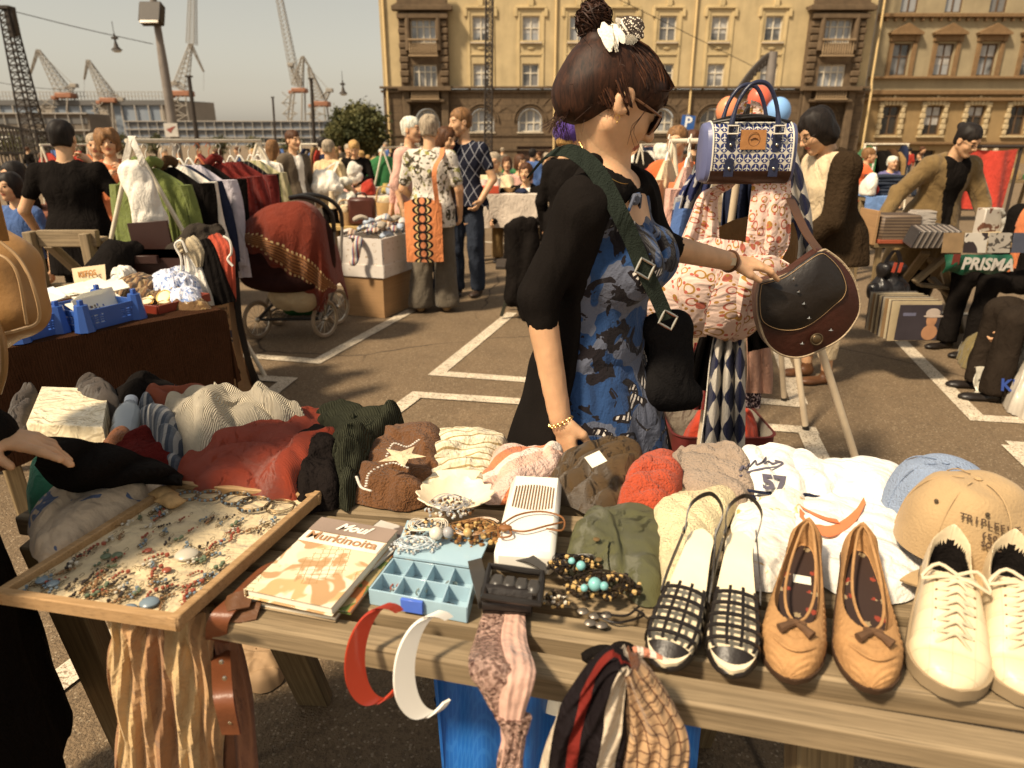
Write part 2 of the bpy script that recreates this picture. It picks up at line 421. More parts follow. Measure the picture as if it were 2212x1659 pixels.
def facade(mb,x0,x1,z0,z1,ops,Y,depth=.28,mi=0):
 xs=sorted({x0,x1}|{o[0]for o in ops}|{o[1]for o in ops});zs=sorted({z0,z1}|{o[2]for o in ops}|{o[3]for o in ops})
 for a,b in zip(xs,xs[1:]):
  run=None
  for c,d in zip(zs,zs[1:]):
   mx,mz=(a+b)/2,(c+d)/2;solid=not any(o[0]<mx<o[1]and o[2]<mz<o[3]for o in ops)
   if solid:
    if run is None:run=c
    e=d
   if(not solid or d==zs[-1])and run is not None:
    mb.add([(a,Y,run),(b,Y,run),(b,Y,e),(a,Y,e)],[(0,1,2,3)],mi);run=None
 for o in ops:
  a,b,c,d=o[:4];y2=Y+depth
  mb.add([(a,Y,c),(b,Y,c),(b,Y,d),(a,Y,d),(a,y2,c),(b,y2,c),(b,y2,d),(a,y2,d)],[(0,1,5,4),(1,2,6,5),(2,3,7,6),(3,0,4,7)],mi)
def fx(px,py,Y=50):return PY(px,py,Y)[0]
def fz(py,Y=50):return PY(1106,py,Y)[2]
def plaster(name,c,var=.14):
 def pat(nt,v,cc):
  st=nt.noise(nt.new('ShaderNodeMapping',{'Vector':v,'Scale':(2.5,2.5,.35)}).outputs[0],1.0,5,.65)
  o=nt.mix(nt.math('MULTIPLY',nt.ramp(st,.45,.75),.4),cc,[k*.62 for k in cc[:3]])
  return nt.mix(nt.math('MULTIPLY',nt.ramp(nt.noise(v,.5,4,.6),.5,.72),.35),o,[k*.72 for k in cc[:3]])
 return mat(name,c,.9,var,.9,.15,14,pat=pat)
YEL=plaster('yellow_plaster',(.50,.385,.21));YTR=plaster('yellow_trim',(.55,.42,.22))
def stone_pat(nt,v,c):
 b=nt.new('ShaderNodeTexBrick',{'Vector':nt.new('ShaderNodeMapping',{'Vector':v,'Rotation':(math.pi/2,0,0)}).outputs[0],'Color1':c,'Color2':tuple(k*.8 for k in c[:3])+(1,),'Mortar':tuple(k*.45 for k in c[:3])+(1,),'Scale':1.0,'Mortar Size':.018,'Brick Width':1.5,'Row Height':.47}).outputs[0]
 return nt.mix(nt.math('MULTIPLY',nt.ramp(nt.noise(v,1.3,6,.7),.42,.7),.5),b,[k*.5 for k in c[:3]])
STO=mat('brown_stone',(.15,.10,.057),.9,.2,5,.5,8,pat=stone_pat);STD=mat('dark_stone',(.12,.08,.045),.9,.25,2.5,.6,7)
FRW=mat('white_window_paint',(.62,.55,.43),.6,.1,3);SILL=mat('pale_sill',(.5,.42,.31),.8,.2,3)
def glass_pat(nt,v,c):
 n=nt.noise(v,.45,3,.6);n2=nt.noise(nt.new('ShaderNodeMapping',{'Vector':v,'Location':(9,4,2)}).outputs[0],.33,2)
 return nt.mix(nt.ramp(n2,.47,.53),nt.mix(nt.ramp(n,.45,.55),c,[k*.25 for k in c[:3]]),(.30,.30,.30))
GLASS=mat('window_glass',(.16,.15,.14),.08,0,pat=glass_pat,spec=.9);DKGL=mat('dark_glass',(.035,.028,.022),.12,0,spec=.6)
CURT=mat('net_curtain',(.42,.4,.37),.4,.3,3,spec=.8)
def window(parent,a,b,c,d,Y,fr=FRW,gl=GLASS,ncol=2,tr=.62,name='window',w=.075,arch=False,sill=True):
 y=Y+.2;m=MB();W=b-a
 zt=d-(W/2 if arch else 0)
 if arch:
  n=12;cx=(a+b)/2;r=W/2
  m.tube([(cx-r*math.cos(math.pi*i/n),y,zt+r*math.sin(math.pi*i/n))for i in range(n+1)],w*.6,6)
 else:m.box((a+W/2,y,d-w/2),(W,.08,w))
 m.box((a+W/2,y,c+w/2),(W,.08,w));m.box((a+w/2,y,(c+zt)/2),(w,.08,zt-c-2*w*(not arch)-w*arch));m.box((b-w/2,y,(c+zt)/2),(w,.08,zt-c-2*w*(not arch)-w*arch))
 h=c+(d-c)*tr
 m.box((a+W/2,y-.004,h),(W-2*w,.07,w*.9))
 for i in range(1,ncol):m.box((a+W*i/ncol,y-.002,(c+d)/2),(w*1.1,.075,d-c-w-(.03 if arch else w)))
 if sill:m.box((a+W/2,Y-.05,c-.05),(W+.3,.3,.09),mi=1)
 o=m.build(name,[fr,SILL],parent)
 p=MB()
 if arch:
  n=14;cx=(a+b)/2;r=W/2
  P=[(cx-r*math.cos(math.pi*i/n),y+.03,zt+r*math.sin(math.pi*i/n))for i in range(n+1)]+[(b,y+.03,c),(a,y+.03,c)];p.add(P,[tuple(range(len(P)))[::-1]])
 else:p.add([(a,y+.03,c),(b,y+.03,c),(b,y+.03,d),(a,y+.03,d)],[(0,1,2,3)])
 if not arch and rnd.random()<.5:
  q=c+(d-c)*rnd.choice([.35,.62]);p.add([(a+.1,y+.02,q),(b-.1,y+.02,q),(b-.1,y+.02,d-.05),(a+.1,y+.02,d-.05)],[(0,1,2,3)],1)
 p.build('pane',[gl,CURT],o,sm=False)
 return o
BY=50
bl=thing('apartment_building','yellow plastered apartment building with a brown stone ground floor and arched windows','building')
zC=fz(193);X0,X1=fx(829,200),fx(1866,200);ZT=19.5
lowc=[1040,1146,1246,1343,1436,1546,1660]
rows=[(fz(187.5),fz(137.5)),(fz(91),fz(34)),(fz(91)+3.9,fz(34)+3.9),(fz(91)+7.6,fz(34)+7.6)]
ww=1.12;cx=[fx(c,160)for c in lowc]
bayL=(fx(868,150),fx(971,150));bayR=(fx(1733,150),fx(1848,150))
ops=[(c-ww/2,c+ww/2,r[0],r[1])for c in cx for r in rows]
m=MB();facade(m,X0,X1,zC+.25,ZT,ops,BY)
m.add([(X0,BY,0),(X0,BY+12,0),(X0,BY+12,ZT),(X0,BY,ZT),(X1,BY,0),(X1,BY+12,0),(X1,BY+12,ZT),(X1,BY,ZT)],[(3,2,1,0),(4,5,6,7)])
m.build('upper_wall',YEL,bl,sm=False)
za,zb=fz(285),fz(234.5);aw=1.62;za2=0.0
gcx=cx+[sum(bayL)/2,sum(bayR)/2]
gops=[(c-aw/2,c+aw/2,za,zb)for c in gcx]+[(fx(1123,340)-.2,fx(1123,340)+2.6,.02,fz(316)),(fx(1330,340),fx(1330,340)+2,.02,fz(318)),(fx(1010,340),fx(1010,340)+1.5,.02,fz(318))]
m=MB();facade(m,X0-.02,X1+.02,0,zC,gops,BY-.12,.4)
for c in gcx:
 n=10;r=aw/2;zt=zb-r
 for s in(-1,1):
  P=[(c+s*r,BY-.118,zb)]+[(c+s*r*math.cos(math.pi/2*i/n),BY-.118,zt+r*math.sin(math.pi/2*i/n))for i in range(n+1)]
  m.add(P,[tuple(range(len(P)))[::s]])
 for rr_,yy in((r+.12,.14),(r+.3,.2)):
  m.tube([(c-rr_*math.cos(math.pi*i/16),BY-yy,zt+rr_*math.sin(math.pi*i/16))for i in range(17)],.055,5)
 for k in range(-3,4):
  a=math.pi/2+k*.36;m.bar((c+(r+.45)*math.cos(a),BY-.13,zt+(r+.45)*math.sin(a)),(c+(r+1.15)*math.cos(a),BY-.13,zt+(r+1.15)*math.sin(a)),.05,.05)
for q in(.9,1.85):m.box(((X0+X1)/2,BY-.15,q),(X1-X0,.1,.07))
m.build('ground_floor_wall',STO,bl,sm=False)
for c in gcx:window(bl,c-aw/2+.06,c+aw/2-.06,za,zb-.06,BY,arch=True,ncol=3,tr=.42,w=.085)
for o in gops[-3:]:
 d=MB();d.add([(o[0],BY+.2,o[2]),(o[1],BY+.2,o[2]),(o[1],BY+.2,o[3]),(o[0],BY+.2,o[3])],[(0,1,2,3)]);d.box(((o[0]+o[1])/2,BY+.15,(o[2]+o[3])/2),(.1,.06,o[3]-o[2]-.1));d.build('shop_door',mat('dark_brown_paint',(.07,.035,.02),.5,.2),bl)
m=MB()
m.box(((X0+X1)/2,BY-.2,zC+.1),(X1-X0+.4,.5,.13));m.box(((X0+X1)/2,BY-.14,zC+.02-.16),(X1-X0+.3,.3,.14))
m.build('cornice',STO,bl)
for c in cx:
 for j,r in enumerate(rows):
  window(bl,c-ww/2,c+ww/2,r[0],r[1],BY,tr=.55 if j%2 else.6,sill=j>0)
m=MB()
for c in cx:
 zt=rows[1][1]
 for s in(-1,1):m.box((c+s*(ww/2+.24),BY-.03,(rows[0][0]+zt)/2),(.16,.08,zt-rows[0][0]+.5));m.box((c+s*(ww/2+.42),BY-.05,zt+.2),(.2,.16,.5))
 m.box((c,BY-.04,zt+.5),(ww+.9,.2,.14));m.box((c,BY-.04,rows[0][1]+.55),(ww+.4,.06,.08));m.box((c,BY-.04,rows[0][1]+1.35),(ww+.4,.06,.08));m.box((c,BY-.06,zt+.8),(.32,.2,.5))
 m.tube([(c-.62*math.cos(math.pi*i/14),BY-.02,zt+1.2+.62*math.sin(math.pi*i/14))for i in range(15)],.08,5)
 m.ball((c,BY-.02,rows[0][1]+.95),(.3,.08,.12),8)
m.build('window_surround',YTR,bl)
for pxx in(838,1198,1490,1878):
 x=fx(pxx,195)
 q=MB();q.tube([(x,BY-.3,.1),(x,BY-.3,zC-.1),(x,BY-.12,zC+.5),(x,BY-.12,ZT)],.07,8);q.build('downpipe',mat('pipe_cream',(.6,.43,.2),.6),bl)
for nm,(b0,b1)in(('bay',bayL),('bay',bayR)):
 bw=b1-b0;c=(b0+b1)/2;m=MB();yb=BY-.55
 bo=[(c-bw*.25,c+bw*.25,fz(190),fz(141)),(c-bw*.26,c+bw*.26,fz(96),fz(43))]
 zt=fz(20);facade(m,b0,b1,zC+.1,zt,bo,yb,.4)
 m.add([(b0,yb,0),(b0,BY,0),(b0,BY,zt),(b0,yb,zt),(b1,yb,0),(b1,BY,0),(b1,BY,zt),(b1,yb,zt)],[(3,2,1,0),(4,5,6,7)])
 for s in(-1,1):
  for k in range(14):m.box((c+s*(bw/2-.28),yb-.06,zC+.5+k*.42),(.62 if k%2 else.5,.24,.36),ch=.06)
  m.box((c+s*(bw/2-.3),yb-.06,zC/2),(.5,.3,zC),ch=.05)
  m.tube([(c+s*bw*.31,yb-.2,fz(112)),(c+s*bw*.31,yb-.2,fz(36))],[.2,.16],10)
 m.box((c,yb-.25,zC-.02),(bw+.3,.7,.25));m.box((c,yb-.22,zC-.75),(bw*.8,.5,.16));m.box((c,yb-.12,zt-.5),(bw+.1,.45,.3));m.box((c,yb-.16,zt-.05),(bw+.7,.6,.28))
 m.add([(b0-.3,yb-.35,zt+.1),(b1+.3,yb-.35,zt+.1),(c,yb-.35,zt+1.0),(b0-.3,BY,zt+.1),(b1+.3,BY,zt+.1),(c,BY,zt+1.0)],[(0,1,2),(0,2,5,3),(1,4,5,2)])
 m.build('bay',STD,bl,sm=False)
 for zz,h in((zC-.66,.62),(fz(124),.95)):
  m=MB();n=13;wv=bw*.27
  m.box((c,yb-.4,zz+h),(bw*.6,.2,.1));m.box((c,yb-.4,zz),(bw*.6,.25,.1))
  for i in range(n):
   x=c-wv+2*wv*i/(n-1);m.tube([(x,yb-.4,zz+h*t)for t in(.08,.25,.5,.8,.95)],[.035,.06,.05,.03,.045],6)
  m.build('balustrade',mat('balcony_stone',(.3,.21,.12),.9,.2),bl)
 for o in bo:window(bl,o[0],o[1],o[2],o[3],yb,ncol=4,tr=.68,sill=False)
m=MB();m.box(((X0+X1)/2,BY+5.8,ZT+.3),(X1-X0+1,13,.6));m.add([(X0-.4,BY-.6,ZT+.6),(X1+.4,BY-.6,ZT+.6),(X1+.4,BY+12,ZT+.6),(X0-.4,BY+12,ZT+.6),(X0+1,BY+4,ZT+4),(X1-1,BY+4,ZT+4),(X1-1,BY+8,ZT+4),(X0+1,BY+8,ZT+4)],[(0,1,5,4),(1,2,6,5),(2,3,7,6),(3,0,4,7),(4,5,6,7)])
m.build('roof',mat('tin_roof',(.12,.08,.05),.5),bl,sm=False)
OCH=plaster('ochre_plaster',(.30,.20,.09));OCW=plaster('pale_ochre',(.33,.265,.16));OCT=mat('ochre_trim',(.20,.12,.055),.9,.2,3)
b2=thing('townhouse','ochre town house with pedimented windows and brown frames right of the yellow building','building')
Y2=51.0;x0=X1+.25;x1=x0+26
F2=lambda x,y:PY(x,y,Y2)
c_up=[F2(1945+84*i,128)[0]for i in range(6)];c_lo=[F2(1922+83*i,258)[0]for i in range(6)]
c_up=[c_up[0]+2.95*i for i in range(7)];c_lo=c_up
f2z=lambda y:fz(y,Y2)
zl=(f2z(291),f2z(229));zu=(f2z(163),f2z(94));z3=(f2z(27),f2z(27)+2.4);zm=f2z(200)
m=MB();facade(m,x0,x1,zm,19,[(c-.58,c+.58,zu[0],zu[1])for c in c_up]+[(c-.58,c+.58,z3[0],z3[1])for c in c_up],Y2)
m.add([(x0,Y2,0),(x0,Y2+12,0),(x0,Y2+12,19),(x0,Y2,19)],[(3,2,1,0)]);m.build('upper_wall',OCW,b2,sm=False)
m=MB();facade(m,x0,x1,0,zm,[(c-.6,c+.6,zl[0],zl[1])for c in c_lo]+[(c_lo[0]-.4,c_lo[0]+3.6,.02,f2z(325))],Y2)
for q in np.arange(.3,zm-.2,.42):m.box(((x0+x1)/2,Y2-.01,q),(x1-x0,.05,.31),ch=.02)if not(zl[0]-.1<q<zl[1]+.1)and q>2.3 else None
m.build('ground_floor_wall',OCH,b2,sm=False)
m=MB()
for q,h in((zm,.28),(f2z(215),.2),(f2z(168),.14),(f2z(34),.22),(zl[0]-.55,.16)):m.box(((x0+x1)/2,Y2-.14,q),(x1-x0,.4,h))
for i in range(int((x1-x0)/.6)):m.box((x0+.3+i*.6,Y2-.1,f2z(34)-.22),(.14,.3,.2))
m.build('cornice',OCT,b2)
m=MB()
for c in c_up:
 for s in(-1,1):m.box((c+s*.78,Y2-.06,(zu[0]+zu[1])/2),(.26,.2,zu[1]-zu[0]+.1));m.box((c+s*.82,Y2-.1,zu[1]+.3),(.3,.28,.4))
 m.box((c,Y2-.1,zu[1]+.32),(1.5,.2,.36));m.box((c,Y2-.2,zu[1]+.56),(2.2,.5,.12));m.box((c,Y2-.1,zu[0]-.09),(1.9,.3,.12))
 m.prism([(-1.15,0),(1.15,0),(0,.62)],.4,(np.array([[1,0,0],[0,0,1],[0,-1,0]]).T@np.eye(3),V(c,Y2-.0,zu[1]+.63)))if False else m.add([(c-1.15,Y2-.4,zu[1]+.62),(c+1.15,Y2-.4,zu[1]+.62),(c,Y2-.4,zu[1]+1.2),(c-1.15,Y2,zu[1]+.62),(c+1.15,Y2,zu[1]+.62),(c,Y2,zu[1]+1.2)],[(0,1,2),(0,2,5,3),(1,4,5,2),(0,3,4,1)])
m.build('window_surround',OCT,b2)
for c in c_lo:
 m=MB()
 for k in range(6):
  for s in(-1,1):m.box((c+s*.76,Y2-.08,zl[0]+.15+k*(zl[1]-zl[0])/5.2),(.36 if k%2 else.24,.2,.34),ch=.04)
 for k in range(-2,3):m.bar((c+k*.22,Y2-.1,zl[1]+.05),(c+k*.34,Y2-.1,zl[1]+.55+.12*(k==0)),.2,.2,up=(0,1,0))
 m.box((c,Y2-.08,zl[0]-.12),(1.9,.26,.14))
 m.build('window_surround',mat('pale_quoin',(.46,.36,.21),.9,.2),b2)
FRB=mat('brown_window_paint',(.11,.065,.035),.6)
for c in c_up:window(b2,c-.58,c+.58,zu[0],zu[1],Y2,FRB,GLASS,tr=.6,sill=False);window(b2,c-.58,c+.58,z3[0],z3[1],Y2,FRB,GLASS,tr=.6,sill=False)
for c in c_lo:window(b2,c-.6,c+.6,zl[0],zl[1],Y2,FRB,DKGL,tr=.65,sill=False)
m=MB();o=(c_lo[0]-.4,c_lo[0]+3.6);m.add([(o[0],Y2+.25,.02),(o[1],Y2+.25,.02),(o[1],Y2+.25,f2z(325)),(o[0],Y2+.25,f2z(325))],[(0,1,2,3)]);m.build('gateway',mat('gate_dark',(.03,.02,.015),.6),b2)
q=MB();q.tube([(x0+.1,Y2-.3,.1),(x0+.1,Y2-.3,18.8)],.08,8);q.build('downpipe',mat('grey_pipe',(.42,.36,.28),.5),b2)
m=MB();m.box(((x0+x1)/2,Y2+6,19.3),(x1-x0+.4,13,.6));m.build('roof',MATS['tin_roof'],b2)
def far(Y):return lambda x,y:PY(x,y,Y)
HALL=mat('hall_blue_cladding',(.20,.235,.28),.8,.15,.05,pat=p_stripe([(.36,.31,.25),(.20,.235,.28),(.22,.25,.29)],.04));HAE=mat('hall_end_wall',(.30,.255,.205),.8,.1,.1)
HD=mat('hall_dark_band',(.12,.115,.11),.8)
P=far(300);a,b=P(-60,222),P(372,222);c,d=P(455,208),P(455,306)
hl=thing('shipyard_hall','long blue and beige shipyard assembly hall behind the cranes','hall')
m=MB();z1=b[2];z0=0
m.add([(a[0],300,0),(b[0],300,0),(b[0],300,z1),(a[0],300,z1)],[(0,1,2,3)]);m.build('side_wall',HALL,hl,sm=False)
m=MB();e=PY(462,222,330);m.add([(b[0],300,0),(e[0],330,0),(e[0],330,e[2]),(b[0],300,z1+.5),(a[0],330,0),(a[0],330,z1)],[(0,1,2,3),(1,4,5,2)]);m.build('end_wall',HAE,hl,sm=False)
m=MB();m.box(((a[0]+b[0])/2,299.6,z1),(b[0]-a[0],1,2));m.add([(a[0],300,z1+1),(b[0],300,z1+1),(e[0],330,z1+1.5),(a[0],330,z1+1.5)],[(0,1,2,3)]);m.build('roof',HD,hl,sm=False)
m=MB()
for i in range(60):
 x=a[0]+(b[0]-a[0])*i/59;m.bar((x,301,z1+1),(x,301,z1+4.2),.25)
 if i%4==0:m.bar((x,299.3,2),(x,299.3,z1-1),.5)
for q in(2.5,4.2):m.bar((a[0],301,z1+q),(b[0],301,z1+q),.2)
m.build('roof_railing',mat('pale_steel',(.33,.3,.26),.7),hl,sm=False)
def block(name,label,cat,X0,X1,yt,Y,matl,bands=3,yb=None):
 o=thing(name,label,cat);p=PY(X0,yt,Y);q=PY(X1,yt,Y);m=MB();h=p[2]
 m.box(((p[0]+q[0])/2,Y+5,h/2),(q[0]-p[0],10,h),ch=.05);m.build('wall',matl,o,sm=False)
 m=MB()
 for k in range(bands):m.box(((p[0]+q[0])/2,Y-.05,h*(k+.55)/bands),(q[0]-p[0]-1,.2,h*.34/bands),ch=.02)
 n=int((q[0]-p[0])/3)
 m.build('window_band',HD,o,sm=False)
 m=MB()
 for k in range(bands+1):m.box(((p[0]+q[0])/2,Y-.4,h*k/bands),(q[0]-p[0],.7,.3),ch=.02)
 for i in range(n):m.bar((p[0]+(q[0]-p[0])*(i+.5)/n,Y-.5,0),(p[0]+(q[0]-p[0])*(i+.5)/n,Y-.5,h),.22)
 m.build('ledge',MATS['pale_steel'],o,sm=False);return o
block('dock_building','long low blue grey dock building below the cranes','building',268,700,262,240,mat('bluegrey_wall',(.17,.19,.225),.85,.2,.2),3)
block('warehouse','dark low warehouse at the left edge behind the black shirted woman','building',-60,190,245,190,mat('brown_wall',(.16,.13,.10),.85,.2,.2),2)
STL=mat('crane_steel',(.30,.265,.22),.7,.1);ORG=mat('crane_orange',(.30,.13,.07),.6,.15,.3)
def lattice(m,a,b,w0,w1,n,r,up=(0,1,0)):
 a,b=np.array(a,float),np.array(b,float);t=unit(b-a);s=unit(np.cross(t,up));u=np.cross(s,t);C=[]
 for i in range(n+1):
  f=i/n;c=a+(b-a)*f;w_=(w0+(w1-w0)*f)/2;C.append([c+s*w_*x+u*w_*y for x,y in((-1,-1),(1,-1),(1,1),(-1,1))])
 for k in range(4):m.tube([C[0][k],C[-1][k]],r,4,caps=False)
 for i in range(n):
  for k in range(4):
   k2=(k+1)%4;m.tube([C[i][k],C[i+1][k2]],r*.6,3,caps=False);m.tube([C[i][k],C[i][k2]],r*.5,3,caps=False)
def crane(label,Y,base,cab,top,tip,tail,legw=46,extra=None):
 o=thing('harbour_crane',label,'crane',group='harbour cranes at the shipyard');P=far(Y);s=Y/1400
 B,C_,T_,K,L=P(*base),P(*cab),P(*top),P(*tip),P(*tail);B[2]=0;W=legw*s
 m=MB()
 for sx in(-1,1):
  for sy in(-1,1):m.tube([(B[0]+sx*W*.45,Y+sy*W*.4,0),(C_[0]+sx*W*.28,Y+sy*W*.26,C_[2])],.32,5)
 for k in range(1,5):
  f=k/5;f2=(k+1)/5
  for sx in(-1,1):m.tube([(B[0]+sx*W*(.45-.17*f),Y-W*.4,C_[2]*f),(B[0]-sx*W*(.45-.17*f2),Y-W*.4,C_[2]*min(1,f2))],.16,4)
  m.tube([(B[0]-W*.4,Y-W*.35,C_[2]*f),(B[0]+W*.4,Y-W*.35,C_[2]*f)],.2,4)
 m.build('tower',STL,o)
 m=MB();m.box((C_[0]+W*.1,Y,C_[2]+W*.1),(W*.75,W*.6,W*.22),ch=.3);m.box((C_[0]-W*.32,Y-W*.2,C_[2]+.03),(W*.2,W*.3,W*.16),ch=.2);m.build('cab',ORG,o)
 m=MB();lattice(m,C_+V(0,0,W*.28),T_,W*.5,W*.1,9,.2);m.build('jib',STL,o)
 m=MB();lattice(m,T_,K,W*.1,W*.04,4,.16);lattice(m,C_+V(W*.2,0,W*.3),L,W*.25,W*.1,4,.16);m.tube([T_,L],.1,4);m.tube([K,P(tip[0],tip[1]+40)],.06,3)
 m.box(L,(W*.3,W*.25,W*.16));m.build('arm',STL,o)
 return o
crane('pale harbour crane with a bent jib leftmost on the skyline',300,(128,300),(140,212),(82,108),(64,165),(160,185),42)
crane('second pale harbour crane from the left with a bent jib and white cab',300,(235,300),(235,222),(190,130),(182,172),(262,215),40)
crane('tall harbour crane with a near upright jib right of the floodlight pole',300,(400,300),(392,208),(412,95),(440,155),(378,180),44)
crane('harbour crane on a round column, left one of the pair by the tree',280,(636,300),(644,200),(654,122),(672,150),(628,140),36)
crane('harbour crane with an orange cab nearest the big tree',270,(690,300),(690,230),(668,148),(664,150),(712,195),42)
for(x0_,y0_,x1_,y1_,lb)in((414,95,417,0,'thin slender mast of the tall crane rising out of the picture'),(640,180,592,0,'slim leaning crane jib rising out of the picture above the orange cab')):
 m=MB();lattice(m,PY(x0_,y0_,290),PY(x1_,y1_-60,290),3.0,1.8,26,.13);tag(m.build('crane_jib',STL),lb,'crane jib')
DK=mat('dark_iron',(.035,.025,.018),.6,.2);GREY=mat('grey_pole',(.20,.17,.145),.6,.2,3)
def base_pole(x,y,Y):p=PY(x,y,Y);return V(p[0],Y,0)
o=thing('floodlight_pole','tall grey floodlight pole with a square lamp head and a small white sign','street lamp');t=PY(345,88,30);b_=V(PY(366,290,30)[0],30,0)
X=t[0];b_=V(X-.02,30,0)
m=MB();m.tube([(X,30,0),(X,30,4.4),(X,30,t[2]),(X,30,t[2]+3.5)],[.2,.17,.14,.1],12);m.build('pole',GREY,o)
m=MB();L=PY(328,30,29.6);m.box(L,(.85,.4,.8),rotx(R(-25)),ch=.04);m.tube([L,(X,30,L[2]-.2)],.06,6);hd=m.build('lamp_head',DK,o)
m=MB();m.box(L+V(0,-.22,-.08),(.72,.05,.64),rotx(R(-25)),ch=.01);m.build('lamp_glass',mat('lamp_glass',(.2,.14,.07),.15),hd)
s_=PY(370,281,29.75);m=MB();m.box(s_,(.55,.04,.52));sg=m.build('sign_plate',mat('sign_white',(.52,.48,.42),.6),o)
m=MB();m.add([s_+V(-.2,-.03,.02),s_+V(-.02,-.03,-.12),s_+V(.05,-.03,.0),s_+V(.22,-.03,.16),s_+V(.0,-.03,.1)],[(0,1,2,4),(4,2,3)]);m.build('emblem',mat('sign_red',(.25,.06,.04),.6),sg,sm=False)
def mast(label,x,yt,Y,w0,w1,n,xt=None):
 p=PY(x,300,Y);q=PY(x if xt is None else xt,yt,Y);m=MB();lattice(m,(p[0],Y,0),(q[0],Y,q[2]),w0,w1,n,.035)
 o=thing('lattice_mast',label,'mast');m.build('lattice',DK,o)
 k=MB();k.box((q[0]+.12,Y,q[2]-.45),(.28,.25,.8));k.box((q[0],Y,q[2]),(w1*1.4,w1*1.4,.1));k.build('insulator',DK,o);return o
mast('dark lattice mast leaning at the far left under the tram wires',76,17,26,.62,.3,26,12)
mast('dark lattice mast in front of the yellow building, right of the floral blouse',1053,-60,30,.30,.26,36,1058)
def pole(label,x,y,xt,yt,Y,r,name='wooden_pole',cat='pole',mt=DK):
 p=PY(x,y,Y);q=PY(xt,yt,Y);m=MB();m.tube([(p[0],Y,0),(p[0]*.5+q[0]*.5,Y,q[2]*.5),q],[r,r*.9,r*.8],8);m.box((q[0],Y,q[2]),(r*2.4,r*2.4,.08));return tag(m.build(name,mt),label,cat)
pole('thin dark pole right of the floodlight pole',424,300,408,165,40,.13)
pole('thin dark pole beside the crane left of the tree',677,310,672,170,45,.12)
pole('slim flagpole above the dock building',593,300,589,210,60,.1)
pole('slim pole left of the big tree',726,300,727,230,60,.07)
def wire(pts,Y0,Y1,label,lamp=None):
 n=len(pts);P_=[PY(x,y,Y0+(Y1-Y0)*i/(n-1))for i,(x,y)in enumerate(pts)];m=MB();m.tube(spline(P_,20),.014,4);tag(m.build('overhead_wire',DK),label,'wire')
wire([(12,20),(180,62),(330,95)],26,30,'thin overhead wire from the lattice mast to the floodlight pole')
wire([(1300,-20),(1420,40),(1520,90),(1640,150)],30,34,'thin overhead wire crossing the yellow facade above the woman')
wire([(-20,175),(60,188),(150,195)],40,46,'thin overhead wire low behind the lattice mast')
for(x,y,Y,lb)in((250,95,28,'hanging tram stop lamp under the wire left of the floodlight pole'),(741,192,34,'small hanging lamp in the sky left of the yellow building')):
 c=PY(x,y,Y);m=MB();o=thing('hanging_lamp',lb,'lamp');m.tube([c+V(0,0,.35),c+V(0,0,.1),c+V(0,0,-.1),c+V(0,0,-.2)],[.03,.035,.09,.2],10);m.box(c+V(0,0,.2),(.2,.12,.08));m.build('lamp_shade',DK,o)
 m=MB();m.ball(c+V(0,0,-.22),(.17,.17,.07));m.build('bulb',mat('lamp_globe',(.5,.5,.48),.3),o);m=MB();m.tube([c+V(0,0,.3),c+V(0,0,.75)],.012,4);m.build('cable',DK,o)
o=thing('street_lamp','dark street lamp with a curved arm reaching left in front of the yellow facade','street lamp');Y=20
b_,t_=PY(1656,235,Y),PY(1674,112,Y);m=MB();m.tube([(b_[0],Y,0),(b_[0],Y,t_[2])],[.14,.12],10);m.build('pole',GREY,o)
m=MB();A=[V(b_[0],Y,t_[2]-.05),PY(1650,130,Y),PY(1622,160,Y),PY(1600,190,Y)];m.tube(spline(A,12),.05,8,flat=2);m.build('arm',DK,o)
for i in range(7):
 c=spline(A,12)[3+i];m=MB();m.tube([c,c+V(0,0,-.1),c+V(0,0,-.18)],[.02,.06,.04],6);m.build('lamp_shade',DK,o)
o=thing('parking_sign','blue parking sign with a white P on a grey pole','sign');Y=17;c=PY(1485,265,Y)
m=MB();m.tube([(c[0],Y,0),(c[0],Y,c[2]+.2)],.03,8);m.build('pole',GREY,o)
m=MB();m.box(c+V(0,-.05,0),(.31,.02,.31),roty(R(5)));pl=m.build('plate',mat('sign_blue',(.03,.10,.32),.4),o)
text('letter','P',.33,mat('sign_letter',(.8,.8,.78),.5),frame(c+V(0,-.066,0),(1,0,-.08),(.08,0,1)),pl,bold=.008)
for i,(x,y,colr,lb,Y)in enumerate(((1573,240,(.72,.26,.12),'orange balloon left of the handbag handles',8.3),(1681,242,(.22,.42,.75),'light blue balloon right of the handbag handles',8.2),(1640,216,(.70,.13,.07),'red balloon behind the handbag handles',8.6))):
 c=PY(x,y,Y);m=MB();o=thing('balloon',lb,'balloon');m.ball(c,(.135,.135,.158),20);m.tube([c+V(0,0,-.155),c+V(0,0,-.185)],[.012,.02],8);m.build('skin',mat('balloon%d'%i,colr,.35,.05),o)
 m=MB();m.tube(spline([c+V(0,0,-.17),c+V(.03,0,-.5),V(PY(1630,300,8.3)[0],8.3,1.2)],8),.004,3);m.build('string',DK,o)
BARK=mat('bark',(.07,.045,.028),.9,.3)
LF=[mat('leaf%d'%i,c,.75,.25,1.5)for i,c in enumerate(((.045,.05,.014),(.075,.075,.02),(.11,.10,.028)))]
